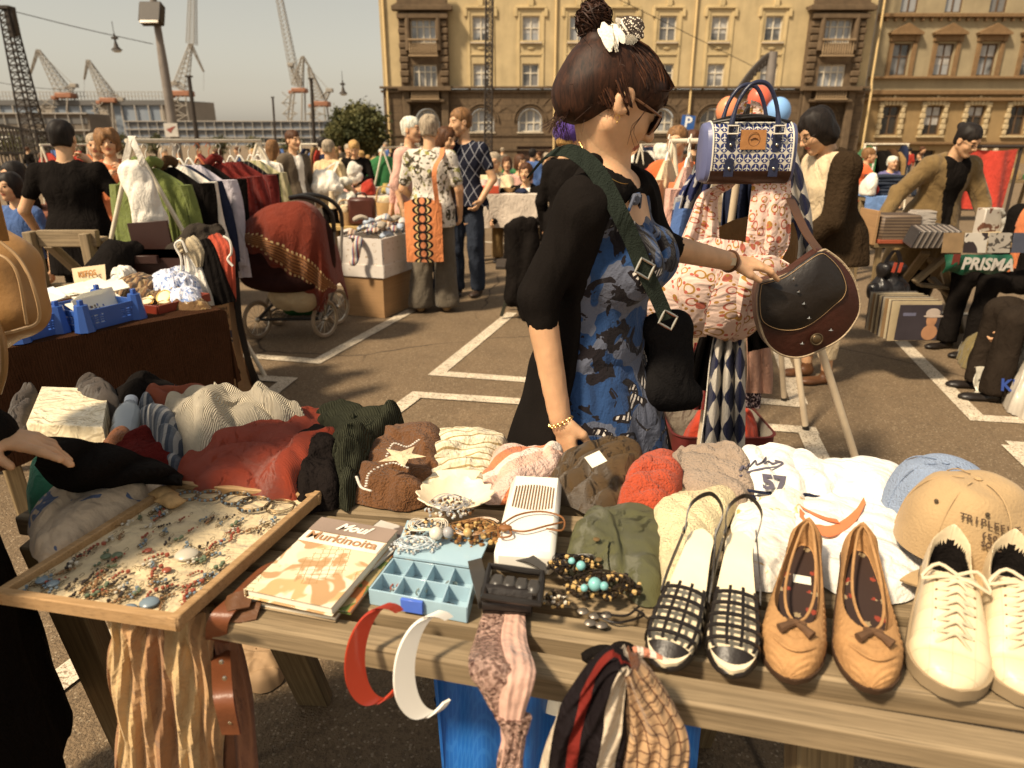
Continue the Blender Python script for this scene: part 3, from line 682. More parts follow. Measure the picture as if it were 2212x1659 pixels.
def tree(label,x,yb,yt,Y,wpx,name='tree',dens=1.0,cat='tree',group=None):
 o=thing(name,label,cat,group=group);c=PY(x,(yb+yt)/2,Y);top=PY(x,yt,Y)[2];wd=wpx*Y/1475;zc0=max(.6,top*.16);hc=top-zc0
 m=MB();
 for k in range(6):
  a=k*1.05;m.tube(spline([(c[0],Y,zc0*.8),(c[0]+math.cos(a)*wd*.12,Y+math.sin(a)*wd*.12,zc0+hc*.3),(c[0]+math.cos(a)*wd*.32,Y+math.sin(a)*wd*.3,zc0+hc*.68)],6),[.07*wd/3,.06*wd/3,.05*wd/3,.04*wd/3,.03*wd/3,.015*wd/3],6)
 m.tube([(c[0],Y,0),(c[0],Y,zc0+hc*.55),(c[0]+.1,Y,top*.9)],[.05*wd,.03*wd,.01*wd],8);m.build('trunk',BARK,o)
 rs=np.random.RandomState(int(x));ncl=int(70*dens);m=MB();sz=max(.035*wd,.07)
 for k in range(ncl):
  d=unit(rs.randn(3));rr_=rs.rand()**.4;cc=V(c[0]+d[0]*rr_*wd*.43,Y+d[1]*rr_*wd*.43,zc0+hc*.5+d[2]*rr_*hc*.46)
  cc[0]=c[0]+(cc[0]-c[0])*(1.12-.5*((cc[2]-zc0)/hc));cr=wd*(.07+.09*rs.rand());mi=int(rs.rand()*3)
  n=int(60*dens)
  p=cc+rs.randn(n,3)*cr*.62*V(1,1,.7);a=rs.randn(n,3);a/=np.linalg.norm(a,axis=1)[:,None];b=np.cross(a,rs.randn(n,3));b/=np.linalg.norm(b,axis=1)[:,None]
  s=sz*(.5+.7*rs.rand(n,1));q=np.stack([p-a*s,p+b*s*.55,p+a*s,p-b*s*.55],1).reshape(-1,3)
  m.add(q,[(4*i,4*i+1,4*i+2,4*i+3)for i in range(n)],mi)
 m.build('crown',LF,o,sm=False);return o
tree('big dark bushy tree left of the yellow building',775,345,232,44,135,dens=2.2)
tree('loose pale leaved tree in front of the big dark one',722,345,262,42,60,dens=1.1)
for i,(x,yt,Y,wp,lb)in enumerate(((180,290,45,60,'small shrub right of the black shirted woman'),(262,285,46,50,'small shrub behind the curly haired woman'),(335,286,48,44,'small shrub above the left end of the clothes rail'),(478,288,50,48,'small shrub above the middle of the clothes rail'),(550,290,50,42,'small shrub above the right end of the clothes rail'),(628,292,40,60,'small shrub behind the man in the grey jacket'),(30,292,44,90,'dark shrub at the left edge below the mast'),(110,296,52,60,'dark shrub behind the black haired woman'))):
 tree(lb,x,345,yt,Y,wp,'shrub',.5,'shrub','shrubs along the far side of the square')
o=thing('iron_railing','dark iron railing and canopy frame at the left edge of the square','railing');m=MB();A,B=PY(-60,262,30),PY(118,290,42)
for k in(0,.55):m.bar(A*(1,1,1-k),B*(1,1,1-k),.12)
m.build('rail',DK,o);m=MB()
for i in range(26):q=A+(B-A)*i/25;m.bar((q[0],q[1],0),q,.06)
m.build('bars',DK,o)
SKIN=mat('skin',(.60,.345,.19),.5,.2,14,.07,160,spec=.4);SKIN.node_tree.nodes['Principled BSDF'].inputs['Subsurface Weight'].default_value=.1;SKIN.node_tree.nodes['Principled BSDF'].inputs['Subsurface Scale'].default_value=.01;SKIN2=mat('skin_shade',(.50,.27,.14),.6,.12,25)
LIP=mat('lips',(.42,.13,.08),.45);EYE=mat('eye_dark',(.02,.012,.01),.25);BROW=mat('brow',(.10,.05,.02),.8)
def hairmat(name,c):
 def pat(nt,v,cc):
  n=nt.noise(nt.new('ShaderNodeMapping',{'Vector':v,'Scale':(70,70,9)}).outputs[0],1.4,4,.7,.8)
  return nt.mix(nt.ramp(n,.35,.68),[k*.35 for k in cc[:3]],[min(1,k*1.7)for k in cc[:3]])
 return mat(name,c,.6,.1,8,.9,1,pat=pat,spec=.25,wave=None)
HBLK=hairmat('black_hair',(.012,.008,.006));HBRN=hairmat('brown_hair',(.075,.030,.012));HBLD=hairmat('blond_hair',(.42,.25,.09));HGRY=hairmat('grey_hair',(.34,.27,.19))
HWHT=hairmat('white_hair',(.72,.64,.5));HLBR=hairmat('light_brown_hair',(.20,.10,.04));HRED=hairmat('auburn_hair',(.14,.05,.018))
def cloth(name,c,bump=.35,bs=180,rough=.92,var=.18,**k):return mat(name,c,rough,var,9,bump,bs,wrk=k.pop('wrk',16),sheen=k.pop('sheen',.12 if max(c)>.1 else 0),spec=.15 if max(c)>.1 else.04,**k)
BLK=cloth('black_cloth',(.010,.008,.007));BLK2=cloth('black_knit',(.010,.008,.007),.25,260,wrk=8);WHT=cloth('white_cloth',(.78,.72,.62));NAVY=cloth('navy_cloth',(.02,.025,.05));GREYC=cloth('grey_cloth',(.16,.125,.09));BRNC=cloth('brown_cloth',(.075,.04,.02))
KHA=cloth('khaki_cloth',(.24,.15,.06));REDC=cloth('red_cloth',(.36,.035,.02));ORGC=cloth('orange_cloth',(.52,.16,.06));BLUC=cloth('blue_cloth',(.06,.11,.26));CRM=cloth('cream_cloth',(.66,.52,.33));PNK=cloth('pink_cloth',(.66,.38,.30));DENIM=cloth('dark_denim',(.035,.042,.06));GRN=cloth('green_cloth',(.035,.15,.05))
LEA=mat('black_leather',(.015,.011,.009),.4,.2,20,.15,60);BLEA=mat('brown_leather',(.12,.05,.02),.45,.25,15,.2,60);METAL=mat('metal',(.6,.55,.45),.3,.05,metal=1);GOLD=mat('gold',(.7,.45,.15),.3,.05,metal=1)
def head_prims(C,M,s=1.0):
 def P(x,y,z):return C+M@(V(x,y,z)*s)
 def E(x,y,z,rx,ry,rz,k=.012,sg=''):return(sg+'e',P(x,y,z),V(rx,ry,rz)*s,k*s,M)
 def K(a,b,ra,rb,k=.012):return('c',P(*a),P(*b),ra*s,rb*s,k*s)
 L=[E(0,-.012,.034,.077,.096,.084),E(0,.022,-.03,.058,.070,.078,.03),K((-.048,-.005,-.052),(0,.058,-.098),.022,.018,.03),K((.048,-.005,-.052),(0,.058,-.098),.022,.018,.03),E(-.034,.052,-.026,.027,.028,.028,.02),E(.034,.052,-.026,.027,.028,.028,.02),K((-.032,.072,.026),(.032,.072,.026),.013,.013,.015),E(-.031,.096,.004,.019,.016,.012,.008,'-'),E(.031,.096,.004,.019,.016,.012,.008,'-'),K((0,.086,.014),(0,.108,-.026),.008,.0125,.01),E(-.012,.096,-.032,.009,.010,.007,.008),E(.012,.096,-.032,.009,.010,.007,.008),E(-.031,.073,.003,.0145,.0145,.0125,.002),E(.031,.073,.003,.0145,.0145,.0125,.002),E(0,.086,-.056,.022,.011,.0055,.006),E(0,.084,-.064,.018,.011,.006,.006),E(0,.078,-.094,.016,.012,.013,.012)]
 for q in(-1,1):L+=[E(q*.079,-.008,-.004,.010,.021,.031,.008),E(q*.088,-.002,-.002,.006,.011,.018,.004,'-')]
 return L
def head_paint(C,M,s):
 def f(c):
  q=(c-C)@M/s;o=np.zeros(len(c),int)
  ey=(np.abs(np.abs(q[:,0])-.031)<.0085)&(np.abs(q[:,2]-.003)<.0065)&(q[:,1]>.07);o[ey]=1
  o[(np.abs(q[:,0])<.023)&(np.abs(q[:,2]+.06)<.0085)&(q[:,1]>.075)]=2
  o[(np.abs(np.abs(q[:,0])-.034)<.018)&(np.abs(q[:,2]-.027+.15*np.abs(np.abs(q[:,0])-.03))<.0045)&(q[:,1]>.06)]=3
  return o
 return f
def hand_prims(W,d,n,curl=.5,s=1.0,side=1,spread=.12,point=None):
 d=unit(d);n=unit(n-d*np.dot(n,d));t=np.cross(n,d)*side;L=[]
 M=np.array([t,d,n]).T
 L.append(('e',W+d*.043*s,V(.038,.050,.014)*s,.01,M));L.append(('c',W-d*.02*s,W+d*.02*s,.024*s,.022*s,.015))
 for i,(o,ln)in enumerate(((.028,.072),(.0095,.082),(-.010,.076),(-.028,.060))):
  cu=curl*(1+.12*i)if point is None else point[i]
  b=W+d*(.082-.004*abs(i-1))*s+t*o*s;a1=cu*.9;d1=unit(d*math.cos(a1)+n*math.sin(a1)+t*spread*(1.5-i)*.5);m1=b+d1*ln*.5*s
  a2=cu*2.1;d2=unit(d*math.cos(a2)+n*math.sin(a2)+t*spread*(1.5-i)*.3);e=m1+d2*ln*.5*s
  L+=[('c',b-d*.03*s,b,.010*s,.0100*s,.006),('c',b,m1,.0100*s,.0090*s,.004),('c',m1,e,.0090*s,.0070*s,.004)]
 tb=W+d*.018*s+t*.026*s+n*.006*s;t1=tb+(d*.6+t*.55+n*.25)*.042*s;t2=t1+unit(d*.85+t*(.25-.3*curl)+n*(.2+.4*curl))*.034*s
 L+=[('c',tb,t1,.0145*s,.0115*s,.012),('c',t1,t2,.0112*s,.0080*s,.004)]
 return L
def hair_prims(style,C,M,s):
 def E(x,y,z,rx,ry,rz,k=.012,sg=''):return(sg+'e',C+M@(V(x,y,z)*s),V(rx,ry,rz)*s,k*s,M)
 L=[E(0,-.02,.046,.087,.103,.088)];warp_a=.0045
 if style=='short':L+=[E(0,-.055,-.02,.074,.055,.065,.03),E(0,.12,-.035,.078,.078,.098,.006,'-'),E(.085,.02,-.04,.03,.035,.045,.006,'-'),E(-.085,.02,-.04,.03,.035,.045,.006,'-')]
 elif style=='bob':L+=[E(0,-.02,.0,.098,.098,.10,.02),E(0,-.045,-.05,.095,.075,.075,.02),E(0,.125,-.05,.070,.088,.108,.006,'-')];warp_a=.006
 elif style=='long':L+=[E(0,-.02,.0,.096,.095,.10,.02),('c',C+M@(V(0,-.055,-.03)*s),C+M@(V(0,-.075,-.22)*s),.08*s,.065*s,.03),E(0,.13,-.06,.066,.092,.118,.006,'-')];warp_a=.006
 elif style=='curly':L+=[E(0,-.015,.035,.108,.115,.10,.02),E(0,-.04,-.03,.105,.085,.075,.02),E(0,.128,-.045,.064,.085,.095,.006,'-')];warp_a=.013
 elif style=='bun':L+=[E(0,-.06,-.02,.07,.05,.06,.03),E(0,-.115,.06,.038,.038,.038,.012),E(0,.12,-.03,.078,.078,.102,.006,'-'),E(.085,.02,-.04,.03,.035,.045,.006,'-'),E(-.085,.02,-.04,.03,.035,.045,.006,'-')]
 elif style=='thin':L=[E(0,-.028,.034,.081,.092,.080),E(0,.10,.0,.085,.085,.12,.01,'-')]
 return L,warp_a
def person(label,x,Y,H=1.7,face=180,top=None,bot=None,hair=('short',None),skin=None,armL=None,armR=None,lean=0,head=(0,0),seat=0,res=.02,wd=1.0,shoes=None,hr=None,glasses=False,group=None,z=0,curl=.6,name='person',inner=None,belly=0,hands=None,bres=None,Cw=None,cutt=None,feet=None,neckline=.072,sc_head=1.0):
 s=H/1.75;skin=skin or SKIN;root=thing(name,label,'person',(x,Y,z),R(face),group)
 hipz=.93 if not seat else seat;hip=V(0,0,hipz);Lr=rotx(R(-lean));dz=hipz-.93
 def up(p):return(hip+Lr@(np.array(p,float)+V(0,0,dz)-hip))*s
 def lo(p):return np.array(p,float)*s
 C=up((0,.03,1.635));yaw,pit=head;M=Lr@rotz(R(yaw))@rotx(R(-pit))
 C=up((0,.0,1.52))+M@(V(0,.035,.115)*s)
 if Cw is not None:C=rotz(-R(face))@(np.array(Cw)-V(x,Y,z))
 sh=.168*wd;SL,SR=up((-sh,0,1.405)),up((sh,0,1.405))
 def arm(a,q):
  if a and isinstance(a[0],str):return tuple(rotz(-R(face))@(np.array(p)-V(x,Y,z))for p in a[1:3])
  a=a or((q*(.235*wd+.01),-.02,1.13),(q*(.25*wd+.015),.06,.89));return up(a[0]),up(a[1])
 EL,WL=arm(armL,-1);ER,WR=arm(armR,1)
 if seat:hl=[[lo((q*.09,0,hipz)),lo((q*.12,.42,hipz+.02)),lo((q*.12,.44,.08))]for q in(-1,1)]
 else:
  ft=feet or((-.09,0),(.09,.03));hl=[[lo((q*.085*wd,0,.90)),lo((q*.05+f[0]*.45,.02+f[1]*.5,.50)),lo((f[0],f[1]-.03,.09))]for q,f in zip((-1,1),ft)]
 Mt=Lr
 def torso(g):return[('e',up((0,-.005,.96)),V(.165*wd+g,.115+belly*.4+g,.12+g)*s,.05,Mt),('e',up((0,.01+belly*.3,1.10)),V(.138*wd+g+belly*.5,.10+g+belly*.7,.13+g)*s,.06,Mt),('e',up((0,.0,1.28)),V(.160*wd+g,.11+g+belly*.2,.15+g)*s,.06,Mt),('c',SL+V(0,0,-.02)*s,SR+V(0,0,-.02)*s,(.052+g)*s,(.052+g)*s,.05),('c',up((-.05,-.01,1.42)),up((.05,-.01,1.42)),(.05+g)*s,(.05+g)*s,.05)]
 def armp(g,f=1.0,r=1.0):
  L=[]
  for S_,E_,W_ in((SL,EL,WL),(SR,ER,WR)):
   if f>0:L.append(('c',S_,S_+(E_-S_)*min(1,f*2),(.048*r+g)*s,(.040*r+g)*s,.03))
   if f>.5:L.append(('c',E_,E_+(W_-E_)*min(1,(f-.5)*2),(.038*r+g)*s,(.027*r+g*1.0)*s,.015))
  return L
 def legs(g,gl=0,f=1.0):
  L=[]
  for a,b,c in hl:L+=[('c',a,b,(.082*wd+g)*s,(.055+g+gl*.3)*s,.03),('c',b,b+(c-b)*f,(.053+g+gl*.3)*s,(.034+g+gl)*s,.02)]
  return L
 nk=[('c',up((0,-.01,1.42)),C+M@(V(0,-.025,-.05)*s),.056*s,.050*s,.02)]
 body=sdf(torso(0)+armp(0)+legs(0)+nk,bres or max(res,.014))
 parts=[body];hres=hr or max(.0065,res*.42)
 hd=sdf(head_prims(C,M,s*sc_head)+[('c',C+M@(V(0,-.025,-.05)*s),up((0,-.01,1.44)),.050*s,.054*s,.02)],hres)
 parts.append(hd)
 for q,E_,W_ in((-1,EL,WL),(1,ER,WR)):
  d=unit(W_-E_);n=Lr@V(-q*1.0,.25,0);hh=(hands or{}).get(q,{});rr=rotz(-R(face))
  if 'd' in hh:d=rr@V(*hh['d'])
  if 'n' in hh:n=rr@V(*hh['n'])
  parts.append(sdf(hand_prims(W_,d,n,hh.get('curl',curl),s*.97,side=hh.get('side',-q),point=hh.get('point'),spread=hh.get('spread',.12)),hh.get('res',max(.005,min(.0085,res*.45)))))
 bo=mesh_obj('body',parts,[skin,EYE,LIP,BROW],root,head_paint(C,M,s*sc_head))
 st,hm=hair
 if st not in(None,'none')and hm:
  L,wa=hair_prims(st,C,M,s*sc_head)
  cutf=(lambda P_:-(((P_-C)@M)[...,2]+.075*s)-.3*((P_-C)@M)[...,1])if st in('short','bun','thin')else None
  mesh_obj('hair',[sdf(L,hres*1.1,warp=lambda P_:wa*(noise((P_-C)@M*V(1,1,.4),60 if st=='curly' else 75,2)),cut=cutf)],hm,root)
 fold=lambda amp,sc=9:(lambda P_:amp*(1-1.6*np.abs(noise(P_*V(1,1,.45),sc*2.6/s,2,seed=x+Y))))
 if top:
  g=top.get('g',.016);ln=top.get('len',.90);sl=top.get('sl',1.0);nkc=up((0,.015,1.475))
  pr=torso(g)+armp(g*.9,sl,top.get('ar',1.0))
  if ln<.9:
   fl=top.get('fl',.02);pr+=[('c',up((-.05,0,.95)),lo((-.055-fl,0,ln+dz)),(.13*wd+g)*s,(.12*wd+g+fl)*s,.05),('c',up((.05,0,.95)),lo((.055+fl,0,ln+dz)),(.13*wd+g)*s,(.12*wd+g+fl)*s,.05)]
  pr.append(('-e',nkc+V(0,0,.012),V(neckline,neckline,neckline*.8)*s,.006))
  if top.get('collar'):pr.append(('c',up((-.055,-.03,1.475)),up((.055,-.03,1.475)),.03*s,.03*s,.02))
  base_z=up((0,0,ln))[2]if not seat else(hipz-.02)*s
  cut=(lambda P_:np.where(np.abs(P_[...,0])<9,base_z-P_[...,2],-1))if not top.get('nocut')else None
  def cutf(P_):
   ax=np.abs(P_[...,0]);near=(ax<(.19*wd+g+.02)*s)|(ln<.85);return np.where(near,base_z-P_[...,2],-1.0)
  ms=[top['m']]+([top['in']]if top.get('in')else[])
  pf=None
  if top.get('in'):
   wdt=top.get('ow',.05)*s
   def pf(c):
    q=(c-hip*s)@Lr;return((np.abs(q[:,0])<wdt*(.4+.9*np.clip((q[:,2]+.0)/(.5*s),0,1)))&(q[:,1]>.03*s)&(q[:,2]>-.02*s)).astype(int)
  mesh_obj(top.get('name','top'),[sdf(pr,max(res*.8,.009),warp=fold(top.get('f',.008)),cut=top.get('cut')or cutf)],ms,root,pf)
 if bot:
  k=bot.get('kind','trousers')
  if k=='trousers':
   g=bot.get('g',.014);pr=legs(g,bot.get('fl',.025),bot.get('lenf',1.0))+[('e',up((0,-.005,.95)),V(.165*wd+g,.118+g,.10)*s,.05,Mt)]
   mesh_obj('trousers',[sdf(pr,max(res*.85,.01),warp=fold(.009,11),cut=lambda P_:np.maximum(P_[...,2]-(1.0+dz+.14*bool(seat))*s,(.055+(.0 if bot.get('lenf',1)>=1 else.12))*s-P_[...,2]))],bot['m'],root)
  else:
   mb=MB();L_=bot.get('len',.5);n=9;rg=[]
   for i in range(n):
    f=i/(n-1);zz=1.0*(1-f)+L_*f;r=.15+.11*min(1,f*3)*1.0+bot.get('fl',.08)*f;rg.append(ring((0,0,zz*s),r*s*wd,r*.78*s,40,0,.06*f,7,.5*f))
   mb.loft(rg[::-1],caps=(False,True));mb.build('skirt',bot['m'],root)
 shoes=shoes or LEA;mb=[]
 for a,b,c in hl:
  f=c;mb.append(sdf([('c',f+V(0,-.02,-.055)*s,f+V(0,.12,-.068)*s,.034*s,.028*s,.02),('e',f+V(0,.12,-.062)*s,V(.043,.065,.026)*s,.02),('c',f+V(0,-.01,-.04)*s,f+V(0,0,.0)*s,.038*s,.036*s,.02)],max(.011,res*.6),cut=lambda P_:-(P_[...,2]-.006*s)))
 for b_ in mb:mesh_obj('shoe',[b_],shoes,root)
 if glasses:
  m=MB();gl=mat('spectacle_lens',(.03,.02,.015),.1,0,alpha=.9 if glasses=='sun' else.25)
  for q in(-1,1):
   c0=C+M@(V(q*.032,.100,.0)*s);m.tube([c0+M@(V(.021*math.cos(a),0,.016*math.sin(a))*s)for a in np.linspace(0,6.28,13)[:-1]],.0016*s,5,closed=True);m.tube([C+M@(V(q*.055,.095,.004)*s),C+M@(V(q*.08,0,.006)*s)],.0016*s,4)
  m.tube([C+M@(V(-.011,.104,.004)*s),C+M@(V(.011,.104,.004)*s)],.0016*s,4);fo=m.build('glasses',EYE,root)
  m=MB()
  for q in(-1,1):m.ball(C+M@(V(q*.032,.100,.0)*s),V(.021,.003,.016)*s,12,rot=M)
  m.build('lens',gl,fo)
 root['_']=0;del root['_']
 def wp(p):return rotz(R(face))@np.array(p)+V(x,Y,z)
 return root,dict(WL=wp(WL),WR=wp(WR),EL=wp(EL),ER=wp(ER),SL=wp(SL),SR=wp(SR),C=wp(C),M=rotz(R(face))@M,s=s,hip=wp(up((0,0,.93))),up=lambda p:wp(up(p)),root=root,loc=lambda p:rotz(-R(face))@(np.array(p)-V(x,Y,z)))
def at(px,yt,Y):p=PY(px,yt,Y);return p[0],p[2]
def P_(px,yt,Y,**k):
 x,h=at(px,yt,Y);lean=k.get('lean',0);H=k.pop('H',None)or h/(1-.35*(1-math.cos(R(lean))));dx=-math.sin(R(k.get('face',180)))*.6*math.sin(R(lean))*H/1.75*1.1;dy=math.cos(R(k.get('face',180)))*.6*math.sin(R(lean))*H/1.75
 lb=k.pop('label');return person(lb,x-dx,Y-dy*0,H=H,**k)
T=lambda m,**k:dict(m=m,**k)
PEO={}
PEO['black']=P_(124,262,4.9,label='person seen from behind with short black hair and black top by the clothes table',face=8,top=T(BLK,sl=.28,g=.022,f=.006,len=.66,fl=.02,name='blouse'),bot=T(BLK),hair=('short',HBLK),armR=((.35,.0,1.16),(.10,.16,1.46)),armL=((-.35,-.02,1.13),(-.36,.14,.93)),wd=1.2,belly=.03,res=.016)
PEO['curly']=P_(228,280,6.2,label='person with curly blond brown hair in an orange dress holding a small camera up',face=205,top=T(ORGC,sl=.75,g=.022,len=.60,fl=.05,f=.007,name='dress'),bot=T(ORGC,kind='skirt'),hair=('curly',HLBR),armL=((-.26,.12,1.15),(-.12,.30,1.38)),armR=((.25,.10,1.13),(.06,.30,1.33)),wd=1.05,res=.018)
P_(203,290,7.0,label='person with thin grey hair in a blue shirt half hidden behind the orange dress',face=200,top=T(BLUC,sl=.4),bot=T(DENIM),hair=('short',HGRY),res=.026)
P_(12,335,6.0,label='person with black hair and a blue shirt seated at the left edge',face=170,top=T(BLUC,sl=.6),bot=T(BLK),hair=('bob',HBLK),seat=.5,H=1.65,res=.024)
P_(28,340,6.6,label='person with black bobbed hair in dark clothes sitting behind the left clothes table',face=150,top=T(BLK),bot=T(BLK),hair=('bob',HBLK),seat=.55,H=1.68,res=.024)
jk=cloth('tweed',(.115,.085,.055),.7,160)
PEO['jacket']=P_(628,283,8.6,label='young person in a grey brown jacket over a white shirt, looking right',face=-125,top=T(jk,sl=1.0,g=.026,len=.78,collar=1,name='jacket',**{'in':WHT}),bot=T(DENIM),hair=('short',HBRN),res=.018)
P_(585,303,9.2,label='person with long light brown hair and a yellow top beside the grey brown jacket',face=-20,top=T(cloth('mustard_cloth',(.42,.28,.1))),bot=T(DENIM),hair=('long',HLBR),res=.024)
plaid=cloth('cream_plaid',(.66,.50,.28),pat=p_lines((.5,.36,.2),14,.15))
PEO['white']=P_(706,303,9.0,label='person in a cream blouse and black trousers with white bags, back turned',face=-25,top=T(plaid,sl=.9,g=.024,len=.82),bot=T(BLK),hair=('short',HGRY),armR=((.26,.02,1.14),(.22,.18,1.05)),res=.019,wd=1.08)
PEO['bl']=P_(765,301,10.2,label='person with short blond hair in a black shirt looking down at a white cloth',face=185,top=T(BLK,sl=1.0,g=.02),bot=T(BLK),hair=('short',HBLD),head=(0,28),armL=((-.25,.06,1.15),(-.04,.28,1.12)),armR=((.26,.06,1.15),(.06,.28,1.10)),res=.018)
P_(695,297,11.5,label='person in a dark blue cap and dark coat behind the cream blouse',face=-60,top=T(NAVY,len=.7),bot=T(BLK),hair=('short',HBLK),res=.026)
P_(722,318,11,label='person with short blond hair in a pale yellow cardigan behind the cream blouse',face=150,top=T(CRM,g=.02),bot=T(KHA),hair=('short',HBLD),res=.024)
P_(752,312,13,label='person with grey hair in a pale yellow coat behind the blond person',face=200,top=T(CRM),bot=T(KHA),hair=('short',HGRY),res=.028)
P_(812,345,12,label='person in a red jacket crouching between the stalls left of the green garment',face=160,top=T(REDC),bot=T(DENIM),hair=('bob',HBLD),seat=.45,H=1.7,res=.026)
P_(825,322,15,label='person with white hair behind the green garment on the rack',face=170,top=T(BRNC),bot=T(DENIM),hair=('short',HWHT),res=.028)
def leafpat(nt,v,c):
 o=p_blotch([(.30,.28,.08),(.045,.038,.022),(.12,.10,.06),(.70,.64,.55)],9,.58,1.4)(nt,v,c);return o
flo=cloth('leaf_print',(.62,.56,.48),pat=leafpat,var=.1)
arg=cloth('argyle_knit',(.016,.017,.028),.5,200,pat=None)
def argp(nt,v,c):
 s_=nt.new('ShaderNodeSeparateXYZ',{0:v});X_=s_.outputs[0];Z_=s_.outputs[2];m=None
 for sg in(1,-1):
  a=nt.math('FRACT',nt.math('ADD',nt.math('MULTIPLY',X_,11.0),nt.math('MULTIPLY',Z_,sg*6.2)));g=nt.math('LESS_THAN',a,.075);m=g if m is None else nt.math('MAXIMUM',m,g)
 fr=nt.math('MULTIPLY',m,nt.math('GREATER_THAN',s_.outputs[1],.0));return nt.mix(fr,c,(.30,.30,.33))
arg=cloth('argyle_front',(.016,.017,.028),.5,200,pat=argp)
TRG=cloth('grey_trousers',(.115,.095,.07),.4,120)
PEO['floral']=P_(925,250,6.25,label='person with short grey hair in a leaf print blouse and grey trousers, back turned',face=-8,top=T(flo,sl=.36,g=.024,len=.80,fl=.01,name='blouse',f=.006),bot=T(TRG,g=.03,fl=.06),hair=('short',HGRY),armL=((-.27,.02,1.13),(-.22,.22,1.02)),armR=((.26,.0,1.13),(.24,.10,.90)),wd=1.03,belly=.02,res=.0135,feet=((-.13,-.02),(.11,.04)),shoes=mat('tan_shoe',(.3,.2,.1),.6))
PEO['man']=P_(1002,235,6.95,label='tall young person in a black jumper with white diamond lines',face=160,top=T(arg,sl=.30,g=.014,len=.88,name='jumper',f=.004),bot=T(DENIM,g=.02,fl=.02),hair=('short',HLBR),armL=((-.27,-.04,1.13),(-.19,.10,.93)),armR=((.25,.0,1.13),(.20,.05,.90)),head=(-38,5),res=.0135,wd=1.0,feet=((-.1,0),(.1,.05)),shoes=mat('dark_shoe',(.05,.03,.02),.5))
P_(956,275,6.9,label='person with long dark brown hair half hidden between the floral blouse and the diamond jumper',face=-160,top=T(BRNC),bot=T(DENIM),hair=('long',HBRN),head=(30,10),res=.018,wd=.85)
P_(882,254,7.1,label='white haired person in a pale pink shirt behind the floral blouse',face=-115,top=T(PNK,sl=.6,g=.02),bot=T(KHA),hair=('short',HWHT),res=.018)
P_(872,322,7.5,label='person with blond hair and a pink top just left of the white haired person',face=160,top=T(PNK,sl=.6,g=.02),bot=T(KHA),hair=('short',HBLD),res=.022,wd=.85)
P_(1068,325,9.5,label='grey haired seated person in a beige jacket resting the chin on one hand',face=170,top=T(CRM,g=.03,collar=1,**{'in':GREYC}),bot=T(KHA),hair=('short',HGRY),seat=.52,H=1.76,armL=((-.30,.20,1.12),(-.03,.13,1.46)),armR=((.28,.15,1.1),(.2,.4,1.0)),res=.017,glasses=True)
P_(1137,350,9.0,label='laughing person with dark hair and a white collar seated at the white clothed table',face=165,top=T(BLK,g=.02,**{'in':WHT}),bot=T(BLK),hair=('bob',HBRN),seat=.48,H=1.66,armL=((-.3,.2,1.1),(-.2,.45,1.0)),armR=((.32,.1,1.1),(.35,.4,1.02)),res=.017)
P_(1150,322,12.5,label='person in a blue jacket and dark cap behind the seated pair',face=-30,top=T(BLUC,g=.03,len=.75),bot=T(DENIM),hair=('short',HBLK),res=.022)
P_(1095,350,12.0,label='person in purple sitting behind the beige jacket',face=180,top=T(cloth('purple_cloth',(.12,.06,.3))),bot=T(BLK),hair=('bob',HBRN),seat=.5,H=1.65,res=.026)
P_(1122,338,11.0,label='person in a salmon top behind the laughing person',face=-150,top=T(PNK),bot=T(BLK),hair=('bob',HBRN),seat=.5,H=1.72,res=.026)
P_(1050,318,13.5,label='white haired person in dark clothes between the jumper and the beige jacket',face=175,top=T(BLK),bot=T(BLK),hair=('short',HWHT),res=.026)
r_,q_=P_(1222,268,5.6,label='person in a purple wool hat and dark coat behind the woman in the black cardigan',face=-30,wd=.82,top=T(BLK,g=.02,len=.6),bot=T(DENIM),hair=('short',HBLD),res=.018)
m=MB();c=q_['loc'](q_['C']);m.ball(c+V(0,-.01,.05),(.108,.118,.10),20);m.build('wool_hat',cloth('purple_wool',(.10,.055,.27),1,90),r_)
oj=cloth('orange_coat',(.55,.13,.04))
P_(1466,280,5.6,label='person with short blond hair and dark sunglasses in an orange coat',face=150,top=T(oj,g=.03,len=.55,collar=1),bot=T(DENIM),hair=('short',HLBR),glasses='sun',res=.016,H=1.6)
P_(1433,312,7.8,label='white haired person in a dark red jumper, back half turned',face=20,top=T(REDC,g=.03,len=.75),bot=T(GREYC),hair=('curly',HWHT),res=.018)
P_(1376,310,11,label='person with short fair hair in a white shirt behind the reaching arm',face=100,top=T(WHT),bot=T(KHA),hair=('short',HLBR),res=.022)
P_(1345,300,8.0,label='person with dark hair in black close behind the chin of the woman',face=0,top=T(BLK),bot=T(BLK),hair=('short',HBLK),res=.022)
P_(1410,318,13,label='person with blond hair in a pink top in the distance',face=160,top=T(PNK),bot=T(KHA),hair=('short',HBLD),res=.028)
P_(1500,282,8.5,label='person with brown hair behind the sunglasses wearer',face=10,top=T(BRNC),bot=T(DENIM),hair=('bob',HBRN),res=.026)
